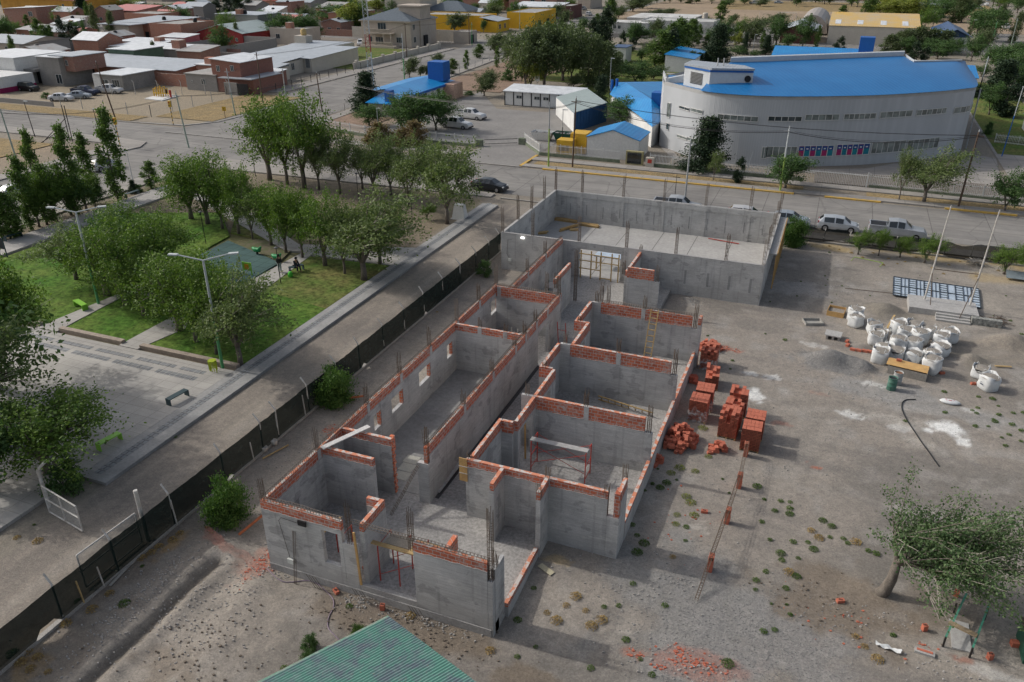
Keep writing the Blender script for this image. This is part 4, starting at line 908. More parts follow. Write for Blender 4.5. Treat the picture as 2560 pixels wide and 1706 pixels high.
for k,(c_,t_,x,y,v)in enumerate(bp):
 p=TB(c_,x,y)if t_=='B' else TC(c_,x,y)
 lab=lbs.get(k,'white woven bulk bag of gravel packed in the crowded cluster below the flagpole platform')
 loc=(p[0],p[1]+.35,gz(p[0],p[1]+.35)-.02)
 rz=rnd.uniform(0,6);b_=bags[v]
 if not b_.get('used'):b_['used']=1;b_.location=loc;b_.rotation_euler=(0,0,rz);b_['label']=lab;b_['group']='white bulk bags of gravel'
 else:dup(b_,loc,rz,lab,'white bulk bags of gravel',rnd.uniform(1.0,1.14))
for b_ in bags:del b_['used']
for o in COL.objects:
 if o.get('used'):del o['used']
p=TC(3,1655,650);r=thing('cement_bag','flat white bag with red and blue print lying among the weeds','bag',(p[0],p[1],gz(p[0],p[1])))
mb=MB()
for q,(s_,z)in enumerate(((.8,0),(1,.07),(.85,.15),(.4,.18))):
 for j in range(14):a=2*math.pi*j/14;mb.v.append((p[0]+.62*s_*math.cos(a)*rnd.uniform(.93,1.05),p[1]-.02+.30*s_*math.sin(a)*rnd.uniform(.9,1.1),r.location.z+z+rnd.uniform(0,.03)))
for q in range(3):
 for j in range(14):mb.f.append((q*14+j,q*14+(j+1)%14,q*14+14+(j+1)%14,q*14+14+j))
mb.f.append(tuple(42+j for j in range(14)));obj('bag_body',mb,m_bag,r,smooth=True)
pm=MB();pm.rbox(p[0]-.2,p[1],r.location.z+.19,.12,.2,.01,.5);pm.rbox(p[0]+.22,p[1]+.03,r.location.z+.18,.14,.16,.01,.2);pm.rbox(p[0],p[1]-.05,r.location.z+.2,.2,.07,.01,0);obj('bag_print',pm,M('red_print',(.42,.05,.07)),r)
def tray(name,label,cat,cx,cy,lx,ly,h,rz,mat,fill=None):
 z=gz(cx,cy);r=thing(name,label,cat,(cx,cy,z));mb=MB();t=.03;R_=Matrix.Rotation(rz,3,'Z')
 mb.box(-lx/2,lx/2,-ly/2,-ly/2+t,0,h);mb.box(-lx/2,lx/2,ly/2-t,ly/2,0,h);mb.box(-lx/2,-lx/2+t,-ly/2+t,ly/2-t,0,h);mb.box(lx/2-t,lx/2,-ly/2+t,ly/2-t,0,h);mb.box(-lx/2+t,lx/2-t,-ly/2+t,ly/2-t,0,.03)
 mb.v=[tuple(R_@Vector(v)+Vector((cx,cy,z)))for v in mb.v];obj('box_body',mb,mat,r)
 if fill:
  f_=MB().box(-lx/2+t,lx/2-t,-ly/2+t,ly/2-t,.031,h*.55);f_.v=[tuple(R_@Vector(v)+Vector((cx,cy,z)))for v in f_.v];obj('fill',f_,fill,r)
 return r
p=TB(3,630,1420);tray('plywood_box','open plywood mixing box with sand and sticks beside the tall bulk bag','box',p[0]-.1,p[1]+.3,1.25,1.3,.42,-.12,m_wood2,m_fill)
p=TB(3,405,1500);tray('mortar_tray','shallow grey wooden tray lying left of the plywood box','tray',p[0],p[1]+.2,1.35,.95,.22,.35,M('grey_wood',(.36,.35,.32),scale=3,fine=.15))
p=TC(3,590,60);r=thing('block_table','pale concrete slab laid on hollow blocks at the left of the bulk bags','bench',(p[0],p[1]+.1,0))
for dx in(-.42,.0,.4):obj('block',MB().rbox(p[0]+dx,p[1],gz(p[0],p[1]),.16,.75,.28),m_kerb,r)
obj('slab',MB().rbox(p[0],p[1]+.1,gz(p[0],p[1])+.285,1.15,1.0,.07,-.1),m_cap,r)
p=TC(3,1290,420);rz=-.2
tray('timber_trough','long grey timber trough under the orange plywood sheet','trough',p[0]-.15,p[1]+.35,2.4,.8,.55,rz,M('trough_wood',(.30,.28,.25),scale=3,fine=.2))
z=gz(p[0],p[1]);o=obj('plywood_sheet',MB().rbox(p[0]-.2,p[1]+.62,z+.60,2.55,.95,.02,rz+.02,.1),m_wood2);tag(o,'orange plywood sheet lying slanted over the timber trough','board')
o=obj('hollow_brick',MB().rbox(p[0]-.75,p[1]+.95,z+.68,.33,.17,.13,-.1),m_bs);tag(o,'brick weighing down the orange plywood sheet','brick')
def drum(p,c,label,fill):
 z=gz(p[0],p[1]);r=thing('oil_drum',label,'drum',(p[0],p[1],z),'oil drums by the trough')
 pr=[(.28,0),(.29,.02),(.285,.28),(.3,.3),(.285,.32),(.285,.58),(.3,.6),(.285,.62),(.285,.86),(.3,.88),(.27,.885),(.265,.80)]
 obj('drum_shell',MB().lathe(pr,p[0],p[1],20,z),c,r,smooth=True);obj('drum_content',MB().lathe([(.262,.78),(.255,.81)],p[0],p[1],16,z),fill,r)
drum(TC(3,1170,475),M('grey_drum',(.42,.43,.42),(.3,.31,.3),scale=3),'pale grey open drum behind the green one',M('rusty_water',(.22,.10,.05)))
drum(TC(3,1120,525),M('green_drum',(.05,.16,.11),(.12,.20,.17),scale=3),'dark green open drum streaked with cement in front of the trough',M('dark_water',(.03,.035,.04)))
p0=TB(3,1295,1290);p1=TB(3,1880,1370)
r=thing('flagpole_platform','small stepped concrete platform under the two white flagpoles','platform',(10.4,66.3,0))
obj('platform_body',MB().box(8.0,12.9,65.0,67.7,-.1,.5),m_cap,r)
for k in range(3):obj('step',MB().box(9.9,12.3,64.1+k*.3,64.4+k*.3 if k<2 else 64.995,-.1,.12+k*.12),m_cap,r)
obj('stone_wall',MB().box(12.35,14.4,64.3,64.75,-.1,.55),M('black_stone',(.10,.105,.10),(.42,.42,.38),scale=5,fine=.3),r)
for k,(x,lb)in enumerate(((9.15,'left white flagpole braced by a rusty bar on the platform'),(12.4,'right white flagpole braced by a rusty bar on the platform'))):
 f=thing('flagpole',lb,'flagpole',(x,66.75,.62),'flagpoles on the platform');top=TB(3,(1622,2065)[k],(450,487)[k],8.0)
 base=Vector((x,66.75,.62));tp=Vector((x+.25,66.9,8.35))
 obj('pole',MB().tube([base,base.lerp(tp,.5),tp],[.075,.06,.045],8),m_white,f)
 obj('brace',MB().tube([(x+(.35 if k==0 else-.9),65.6-k*1.1,.62 if k==0 else.1),base.lerp(tp,.3)],.03,6),m_rust,f)
obj('crossbar',MB().beam((9.3,66.8,3.2),(12.55,66.8,3.2),.05),m_rust,f)
z=.12;r=thing('glazing_grid','dark steel frame panel with grey glazing bars lying behind the flagpoles','panel',(10.3,70.6,.05))
q0,q1,q2,q3=[Vector((TB(3,x,y,z)[0],TB(3,x,y,z)[1],z))for x,y in((1140,1230),(1940,1350),(1920,1175),(1145,1065))]
obj('panel_sheet',MB().quad(*[v-Vector((0,0,.03))for v in(q0,q1,q2,q3)]),M('pale_sheet',(.46,.54,.62),(.36,.43,.50),scale=1.2,rough=.5),r)
fr=MB()
def lerp2(u,v):return q0.lerp(q1,u).lerp(q3.lerp(q2,u),v)
for k in range(12):fr.beam(lerp2(k/11,0),lerp2(k/11,1),.06,.06)
for v in(0,.52,1):fr.beam(lerp2(0,v),lerp2(1,v),.09,.07)
for k in range(0,11,2):
 for v in(.13,.26,.39,.64,.76,.88):fr.beam(lerp2(k/11,v),lerp2((k+1)/11,v),.035,.04)
for k in(1,3,5,9):fr.beam(lerp2((k+.5)/11,0),lerp2((k+.5)/11,1),.03,.05)
obj('panel_frame',fr,M('dark_steel',(.06,.075,.09),rough=.6),r)
p=TB(3,2270,1090);o=obj('metal_sheet',MB().rbox(p[0]+.3,p[1],.35,2.4,1.2,.04,-.05,.25),M('grey_sheet',(.22,.26,.28),rough=.4));tag(o,'grey metal sheet on a timber rest at the right edge','metal sheet')
p=TB(3,900,905);r=thing('bar_frame','thin lime green bar frame lying in the dry grass','frame',(p[0],p[1],0));a_,b2=TB(3,790,885,.3),TB(3,1050,940,.3)
obj('bar',MB().tube([a_,b2],.035,6),M('lime_paint',(.30,.42,.10)),r)
for e in(a_,b2):obj('leg',MB().tube([e,(e[0]-.25,e[1]-.4,.03)],.035,6),MATS['lime_paint'],r)
def hose(name,label,pts,r0,mat,cat):
 v=[]
 for k in range(len(pts)-1):
  a_=pts[max(0,k-1)];b2=pts[k];c_=pts[k+1];d_=pts[min(len(pts)-1,k+2)]
  for t in np.linspace(0,1,7)[:-1]:
   v.append(tuple(.5*((2*b2[i])+(-a_[i]+c_[i])*t+(2*a_[i]-5*b2[i]+4*c_[i]-d_[i])*t*t+(-a_[i]+3*b2[i]-3*c_[i]+d_[i])*t**3)for i in(0,1)))
 v.append(pts[-1][:2]);o=obj(name,MB().tube([(x,y,gz(x,y)+r0)for x,y in v],r0,6),mat,smooth=True);return tag(o,label,cat)
hose('black_hose','black hose curving across the gravel towards the leaning tree',[TC(3,1345,622),TC(3,1250,630),TC(3,1218,680),TC(3,1250,780),TC(3,1380,980),TC(3,1560,1230)],.035,MATS['black_plastic'],'hose')
hose('purple_hose','thin mauve hose running from the front wall to the green roof',[TD(1,90,540),TD(1,230,650),TD(1,480,640),TD(1,640,760),TD(1,680,850),TD(1,630,980),TD(1,640,1070),TD(1,760,1190)],.025,M('mauve_hose',(.28,.22,.27)),'hose')
m_pvc=M('orange_pipe',(.50,.15,.06),rough=.5)
for p,q,lb in((TC(1,830,605,.2),TC(1,985,585,.2),'orange drain pipe beside the round bush at the net fence'),(TD(0,2100,270,.1),TD(1,70,90,.25),'long orange drain pipe leaning at the front left corner of the building'),(TC(1,60,1155,.1),TC(1,295,1030,.1),'yellowish board lying by the white drums at the net fence')):
 o=obj('drain_pipe' if 'pipe' in lb else 'loose_board',MB().tube([p,q],.07 if 'pipe' in lb else.04,8),m_pvc if 'pipe' in lb else m_wood);tag(o,lb,'pipe' if 'pipe' in lb else 'board')
for p,q,lb in((TD(0,965,720,.08),TD(0,1265,405,.08),'grey plank on the soil beside the net fence'),(TB(3,1350,1240,.1),TB(3,700,1170,.1),'thin rusty rod lying in front of the steel panel')):
 tag(obj('plank' if 'plank' in lb else 'steel_rod',MB().beam(p,q,.12 if 'plank' in lb else.03,.04),MATS['grey_wood']if 'plank' in lb else m_rust),lb,'plank' if 'plank' in lb else 'rod')
for k,(p,lb)in enumerate(((TC(1,170,1030),'white pail by the torn end of the net fence, the farther of two'),(TC(1,80,1090),'white pail by the torn end of the net fence, the nearer of two'))):
 tag(obj('pail',MB().lathe([(.17,0),(.2,.3),(.18,.33),(.15,.3)],p[0],p[1],12,gz(p[0],p[1])),m_white,smooth=True),lb,'pail','pails at the net fence')
r=thing('safety_mesh','crumpled orange safety mesh lying in front of the building corner','plastic mesh',TD(0,2000,400));nm=MB();a_,b2=TD(0,1800,290),TD(1,90,560)
for k in range(25):
 t=k/24;x=a_[0]+(b2[0]-a_[0])*t;y=a_[1]+(b2[1]-a_[1])*t
 for j in range(6):nm.v.append((x+rnd.uniform(-.05,.05),y-.25+j*.10+.1*math.sin(t*12),gz(x,y)+.06+.16*abs(math.sin(j*1.4+k*.7))+(.35*(1-t)**3 if j>2 else 0)))
 if k:
  i=6*k
  for j in range(5):nm.f.append((i-6+j,i+j,i+j+1,i-6+j+1))
obj('mesh_strip',nm,netmat('orange_mesh',(.42,.13,.09),.26),r)
p=TD(2,300,570);tag(obj('timber_sheet',MB().rbox(p[0],p[1],gz(p[0],p[1])+.03,.85,.3,.02,-.45),M('pale_ply',(.52,.47,.33))),'pale triangular plywood offcut lying outside the low brick wall','board')
p=TD(3,1060,1290);nm=MB()
for k in range(9):
 for j in range(4):nm.v.append((p[0]-.5+k*.12+rnd.uniform(-.03,.03),p[1]-.1+j*.08+(.15-k*.02),gz(*p[:2])+.02+rnd.uniform(0,.14)))
 if k:
  i=4*k
  for j in range(3):nm.f.append((i-4+j,i+j,i+j+1,i-4+j+1))
tag(obj('plastic_scrap',nm,m_bag,smooth=True),'torn white plastic sheet lying on the gravel near the broken bricks','plastic sheet')
p=TD(3,1375,1310);r=thing('mortar_block','flat mortar covered brick slab left of the green steel frame','slab',p);obj('slab',MB().rbox(p[0],p[1],gz(*p[:2]),.75,.28,.1,-.08),m_cap,r);obj('brick_face',MB().rbox(p[0],p[1]+.02,gz(*p[:2])+.1,.6,.12,.02,-.08),m_bs,r)
m_grn=M('green_steel',(.06,.30,.20),(.10,.24,.17),scale=3,rough=.5)
f0,f1,f2,f3=TD(3,1535,1255),TD(3,1770,1350),TD(3,1900,1020),TD(3,1630,960)
r=thing('trestle','green steel trestle with a weathered timber laid across, below the leaning tree','trestle',(f0[0]+.5,f0[1]+.8,0))
for a_,lb in((f0,0),(f1,0),(f2,1),(f3,1)):obj('leg',MB().beam((a_[0],a_[1],gz(a_[0],a_[1])),(a_[0],a_[1],.55),.07),M('charred_leg',(.05,.045,.04)),r)
for a_,b2 in((f0,TD(3,1745,790,.55)),(f1,TD(3,1950,870,.55))):obj('rail',MB().beam((a_[0],a_[1],.56),(b2[0],b2[1],.56),.08,.06),m_grn,r)
a_,b2=TD(3,1590,1040,.65),TD(3,1840,1160,.65);obj('timber',MB().beam(a_,b2,.2,.09),M('old_timber',(.36,.27,.16),(.25,.2,.14),scale=4,fine=.25,sc=(1,4,1)),r)
p=TD(3,1680,1180);struct('path',MB().rbox(p[0]+.05,p[1]+.15,gz(*p[:2])-.02,.75,1.7,.06,-.02),m_cap)
p=TD(3,2240,1330);r=thing('green_bin','dark green container cut by the right edge near the bottom','container',(p[0]+.4,p[1]+.3,0));obj('bin_body',MB().rbox(p[0]+.45,p[1]+.3,0,1.1,1.6,.95),M('dark_green',(.02,.09,.06),rough=.5),r);obj('bin_rim',MB().rbox(p[0]+.45,p[1]+.3,.951,1.16,1.66,.05),m_rust,r)
tag(obj('hollow_brick',MB().rbox(p[0]-.25,p[1]+.45,gz(*p[:2]),.3,.25,.22,.2),m_bs),'brick next to the dark green container at the right edge','brick')
# inside the building: ladders, scaffolds, planks, formwork
def ladder(a_,b2,w_,n_,label,up):
 a_=Vector(a_);b2=Vector(b2);d=(b2-a_).normalized();s_=Vector(up).normalized();r=thing('wooden_ladder',label,'ladder',a_,'wooden ladders in the rooms')
 for q in(-w_/2,w_/2):obj('side_rail',MB().beam(a_+s_*q,b2+s_*q,.07,.06),m_wood,r)
 for k in range(n_):c_=a_+(b2-a_)*((k+.5)/n_);obj('rung',MB().beam(c_-s_*w_/2,c_+s_*w_/2,.06,.05),m_wood,r)
t=TB(2,1300,1395,3.75);ladder((t[0]-.12,49.6-1.15,.36),(t[0]-.05,49.53,3.85),.5,9,'yellow wooden ladder leaning upright on the brick wall of the far room',(1,0,0))
ladder((-10.85,42.15,.6),(-7.3,41.65,.45),.55,8,'yellow wooden ladder lying on its edge in the middle room',(0.1,-.6,.8))
m_red=M('red_scaffold',(.50,.06,.04),(.40,.05,.035),scale=3,rough=.5)
def scaffold(x0,x1,y0,y1,z0,h,label,plank=True,sx=1):
 r=thing('scaffold',label,'scaffold',((x0+x1)/2,(y0+y1)/2,z0),'red scaffold frames')
 for x in(x0,x1):
  fm=MB();fm.tube([(x,y0,z0),(x,y0,z0+h),(x,y1,z0+h),(x,y1,z0)],.03,6);fm.tube([(x,y0,z0+h*.55),(x,y1,z0+h*.55)],.02,5);fm.tube([(x,y0,z0+.25),(x,y1,z0+.25)],.02,5);obj('end_frame',fm,m_red,r)
 for y in(y0,y1):obj('cross_brace',MB().tube([(x0,y,z0+h*.95),(x1,y,z0+.6)],.015,5).tube([(x0,y,z0+.6),(x1,y,z0+h*.95)],.015,5),m_red,r)
 if plank:obj('deck_plank',MB().box(x0-.1,x1+.05,y0+.05,y0+.42,z0+h+.035,z0+h+.075),m_cap,r)
scaffold(-12.2,-9.15,33.6,34.6,.34,1.9,'red tubular scaffold with a long pale deck in the nearest right hand room')
r=thing('scaffold','red scaffold with wooden planks standing in the front doorway','scaffold',(-15,24.2,.33),'red scaffold frames')
for x in(-15.6,-14.6,-13.7):
 obj('end_frame',MB().tube([(x,23.3,.33),(x,23.3,2.3),(x,24.5,2.3),(x,24.5,.33)],.03,6),m_red,r)
for y in(23.3,24.5):obj('cross_brace',MB().tube([(-15.6,y,.7),(-13.7,y,1.9)],.015,5),m_red,r)
obj('deck_plank',MB().box(-16.0,-13.3,23.3,23.5,2.34,2.4),m_wood,r);obj('deck_plank',MB().box(-15.4,-13.2,23.55,24.2,2.34,2.38),M('grey_ply',(.36,.31,.24)),r);obj('deck_plank',MB().box(-14.1,-13.0,23.5,24.25,2.385,2.41),m_wood,r)
r=thing('scaffold','red scaffold frame seen through the front window opening','scaffold',(-17.9,23.6,.33),'red scaffold frames')
for x in(-18.4,-17.5):obj('end_frame',MB().tube([(x,23.2,.33),(x,23.2,2.2),(x,24.2,2.2),(x,24.2,.33)],.03,6),m_red,r)
obj('top_timber',MB().beam((-18.4,23.0,2.27),(-18.2,24.4,2.27),.09),m_wood,r)
r=thing('scaffold','tilted red steel trestle leaning in the corridor','scaffold',(-15,49,.33),'red scaffold frames')
for x in(-15.3,-14.7):obj('end_frame',MB().tube([(x,47.6,.35),(x-.5,48.6,2.2)],.03,6),m_red,r)
obj('cross_brace',MB().tube([(-15.5,48.0,.9),(-14.9,48.0,.9)],.02,5).tube([(-15.7,48.4,1.7),(-15.1,48.4,1.7)],.02,5),m_red,r)
def board(name,label,cat,p,q,w_,th,mat):return tag(obj(name,MB().beam(p,q,w_,th),mat),label,cat)
board('plank','white painted plank bridging the top of the two front left rooms','plank',TC(1,600,1060,3.85),TC(1,1030,860,3.85),.3,.05,M('white_board',(.62,.60,.57)))
board('plank','grey board leaning at the foot of the long corridor wall','plank',TC(1,1650,1460,.45),TC(1,1880,1160,.7),.32,.04,m_cap)
p=TC(1,1375,1240,.4);r=thing('floor_slab','row of three pale tiles laid on the floor beside the toothed brick wall','tiles',p)
q0=Vector(TC(1,1330,1310,.36));q1=Vector(TC(1,1420,1165,.36))
for k in range(3):
 c_=q0.lerp(q1,k/2);obj('tile',MB().rbox(c_.x,c_.y,.353,.8,(q1-q0).length/2-.06,.02),M('pale_tile',(.50,.49,.42),(.44,.43,.38)),r)
r=thing('formwork','yellow ply form strapped on the corner column beside the corridor','formwork',(-14.05,29.1,2.6));obj('form_panel',MB().box(-14.2,-13.78,28.86,28.9,2.45,3.78),m_wood2,r)
for z in(2.9,3.3):obj('tie_wire',MB().box(-14.22,-13.76,28.84,28.858,z,z+.03),m_white,r)
r=thing('formwork','timber prop grid filling the doorway of the hall','formwork',(-16.5,62.0,.35))
for x in(-18.1,-17.2,-16.35,-15.4,-14.8):obj('stud',MB().beam((x,61.75,.35),(x,61.75,2.84),.09),m_wood,r)
for z in(2.55,1.95,1.25):obj('rail',MB().beam((-18.25,61.68,z),(-14.75 if z>1.5 else-16.3,61.68,z-.03),.07),m_wood,r)
obj('rail',MB().beam((-16.4,61.68,.55),(-15.4,61.68,.55),.07),m_wood,r)
r=thing('timber_table','yellow timber trestle standing inside the hall behind the doorway','trestle',(-16.4,65,.35));
for x in(-17.4,-15.2):obj('leg',MB().beam((x,64.2,.35),(x,64.2,1.5),.1),m_wood,r);obj('leg',MB().beam((x+.1,65.2,.35),(x+.1,65.2,1.5),.1),m_wood,r)
obj('table_top',MB().box(-17.6,-15.0,64.1,65.3,1.51,1.58),MATS['pale_sheet'],r)
def timber_pile(p,n_,lx,ly,rz,label):
 r=thing('timber_pile',label,'timber pile',(p[0],p[1],.35),'timber piles in the hall')
 for k in range(n_):obj('board',MB().rbox(p[0]+rnd.uniform(-.1,.1),p[1]+(k%4)*.16-.25+rnd.uniform(-.05,.05),.352+.075*(k//4)+.001*k,lx*rnd.uniform(.85,1.05),ly,.06,rz+rnd.uniform(-.08,.08)),m_wood2 if rnd.random()<.4 else m_wood,r)
timber_pile(TB(2,490,545,.5),12,2.6,.15,-.12,'long yellow boards along the back left corner of the hall')
timber_pile(TB(2,700,590,.5),12,2.2,.15,-.1,'second run of boards continuing along the back wall of the hall')
timber_pile(TB(2,520,620,.45),14,2.4,.15,1.1,'pile of form boards crossing the hall floor at an angle')
timber_pile(TB(2,135,660,.5),14,.6,.12,1.4,'upright bundle of short pine props near the left hall wall')
timber_pile(TB(2,275,665,.4),10,1.0,.22,.7,'small fan of dark boards at the front left of the hall')
timber_pile(TB(2,570,635,.4),6,.8,.2,.4,'short reddish boards beside the angled pile in the hall')
o=obj('steel_pipe',MB().beam(TB(2,1790,715,.42),TB(2,2070,765,.42),.09,.05),m_red);tag(o,'red steel props on the hall floor by the back wall','steel prop')
r=thing('eave_formwork','timber props carrying the form of the roof edge on the right side of the hall','formwork',(-2.5,71,0))
for y in np.linspace(66.1,76.4,11):obj('prop',MB().beam((-2.55,float(y),0),(-2.55,float(y),2.98),.09,.07),m_wood2,r)
obj('ledger',MB().beam((-2.5,66.0,2.94),(-2.5,76.6,2.94),.06,.1),m_wood2,r);obj('fascia',MB().box(-2.5,-2.46,66.0,76.6,2.99,3.16),m_wood2,r)
p=TC(1,1100,0,.35)
for k,(p,lb)in enumerate(((TC(1,1872,330,.35),'white pipe stub on the floor of the long left room'),(TB(2,1700,700,0),''))):
 if lb:tag(obj('pipe_stub',MB().tube([(p[0],p[1],.35),(p[0],p[1],.75)],.06,8),m_white),lb,'pipe')
for x in(-19.4,-18.9,-18.2,-17.4):tag(obj('pipe_stub',MB().tube([(x,48.9,.35),(x,48.9,.95)],.045,8),m_white),'white drain pipe stub in a row at the back of the far left room','pipe','pipe stubs in the far left room')
r=thing('trestle','green steel trestle with a tray in the room beside the hall','trestle',(-18.6,56,.35))
for x in(-19.1,-18.1):
 for y in(55.4,56.3):obj('leg',MB().beam((x,y,.35),(x,y,2.0),.05),MATS['green_drum'],r)
obj('tray',MB().box(-19.2,-18.0,55.3,56.4,1.7,1.78),m_cap,r)
board('timber_prop','wooden prop holding the brick lintel of the first right hand room','prop',(-12.9,34.6,.35),(-12.9,34.5,3.1),.08,.08,m_wood2)
board('timber_prop','tall yellow post tied to the column at the front doorway','prop',(-16.1,22.5,.6),(-16.2,22.5,3.5),.1,.06,m_wood2)
obj('damp_course',MB().box(-16.03,-15.8,29.6,45.2,.331,.345),M('bitumen',(.08,.08,.082)),B);obj('plaster_stain',MB().box(-15.62,-15.6,22.0,22.0,0,0)if 0 else MB().box(-20.93,-20.925,23.2,25.0,.4,2.2),concretemat('damp_wall',(.27,.27,.265)),B)
def sticks(p,n_,L,r0,mat,name,label,cat,hgt=.35):
 q=thing(name,label,cat,(p[0],p[1],gz(p[0],p[1])))
 for k in range(n_):
  a=rnd.uniform(0,3.14);x,y=p[0]+rnd.uniform(-.5,.5),p[1]+rnd.uniform(-.3,.3);z=q.location.z+rnd.uniform(.03,hgt);l=L*rnd.uniform(.4,1)/2
  obj('stick',MB().tube([(x-l*math.cos(a),y-l*math.sin(a),z+rnd.uniform(-.02,.1)),(x,y,z+.06),(x+l*math.cos(a),y+l*math.sin(a),z)],r0,4),mat,q)
sticks(TB(3,1890,960),34,2.0,.025,M('grey_branch',(.30,.28,.25)),'brushwood_pile','pile of cut grey branches at the foot of the torn net','branch pile',.5)
sticks(TB(3,2050,1480),30,2.4,.02,m_rust,'scrap_wire_pile','tangle of rusty wire right of the black stone wall','scrap wire',.3)
sticks(TB(2,380,575,.4),14,1.4,.02,m_rust,'rod_offcuts','dark rod offcuts on the hall floor near the left wall','rods',.1)
for k,(x,y)in enumerate(((720,95),(725,130),(770,170),(825,180),(880,185),(925,190))):
 p=TC(3,x,y);r=thing('hollow_brick','brick, %s of the short row edging the sand left of the bulk bags'%ORDB[k],'brick',(p[0],p[1],gz(p[0],p[1])),'bricks edging the sand');obj('brick_body',MB().rbox(p[0],p[1],gz(p[0],p[1]),.36,.2,.17,-.2 if k>1 else 1.2),m_bs,r)
for p,q,lb in((TC(3,2070,310,.1),TC(3,2220,318,.1),'short timber lying beyond the lone pair of bulk bags'),(TB(3,1085,1535,.3),TB(3,1155,1415,.9),'board leaning on the bulk bags below the sand heap'),(TD(1,640,1020),TD(1,640,1020),'')):
 if lb:tag(obj('loose_board',MB().beam(p,q,.14,.05),m_wood),lb,'board')
 # VEGETATION
m_bark=M('bark',(.20,.175,.145),(.12,.10,.085),scale=6,rough=.95,fine=.25,bump=.5,sc=(1,1,.3));m_pale=M('pale_twig',(.38,.35,.30),(.28,.25,.21),scale=6)
LM={'elm':leafmat('elm_leaf',(.058,.118,.02),(.145,.22,.04)),'olive':leafmat('grey_leaf',(.08,.122,.04),(.175,.22,.085)),'dark':leafmat('dark_leaf',(.04,.088,.026),(.10,.17,.055)),'pine':leafmat('pine_needle',(.016,.034,.018),(.045,.075,.035),.1),'poplar':leafmat('poplar_leaf',(.06,.11,.026),(.13,.20,.05)),'willow':leafmat('willow_leaf',(.06,.085,.035),(.14,.18,.085)),'bright':leafmat('bright_leaf',(.04,.095,.018),(.105,.18,.04)),'rust':leafmat('rust_leaf',(.13,.085,.045),(.20,.16,.08)),'straw':leafmat('straw_blade',(.30,.20,.08),(.42,.31,.13),.15),'yellow':leafmat('yellow_leaf',(.15,.19,.03),(.26,.28,.06))}
def leafmesh(name,C,S,mat,R_,up=.35):
 """many small leaf faces at C (n,3) with sizes S"""
 n_=len(C);t=R_.normal(size=(n_,3));t/=np.linalg.norm(t,axis=1)[:,None]
 q=R_.normal(size=(n_,3));q[:,2]+=up*3*R_.rand(n_);b_=np.cross(t,q);b_/=(np.linalg.norm(b_,axis=1)[:,None]+1e-9)
 t=t*(S*.62)[:,None];b_=b_*(S*.36)[:,None]
 V=np.stack([C-t,C+b_,C+t,C-b_],1).reshape(-1,3).astype(np.float32)
 me=bpy.data.meshes.new(name);me.vertices.add(4*n_);me.vertices.foreach_set('co',V.ravel());me.loops.add(4*n_);me.polygons.add(n_)
 me.loops.foreach_set('vertex_index',np.arange(4*n_,dtype=np.int32));me.polygons.foreach_set('loop_start',np.arange(0,4*n_,4,dtype=np.int32));me.polygons.foreach_set('loop_total',np.full(n_,4,np.int32))
 me.update(calc_edges=True);me.materials.append(mat);return me
def curve(a,b_,bend,n_=5):
 a=np.array(a);b_=np.array(b_);m_=(a+b_)/2+np.array(bend)
 return[tuple((1-t)**2*a+2*t*(1-t)*m_+t*t*b_)for t in np.linspace(0,1,n_)]
SPEC={}
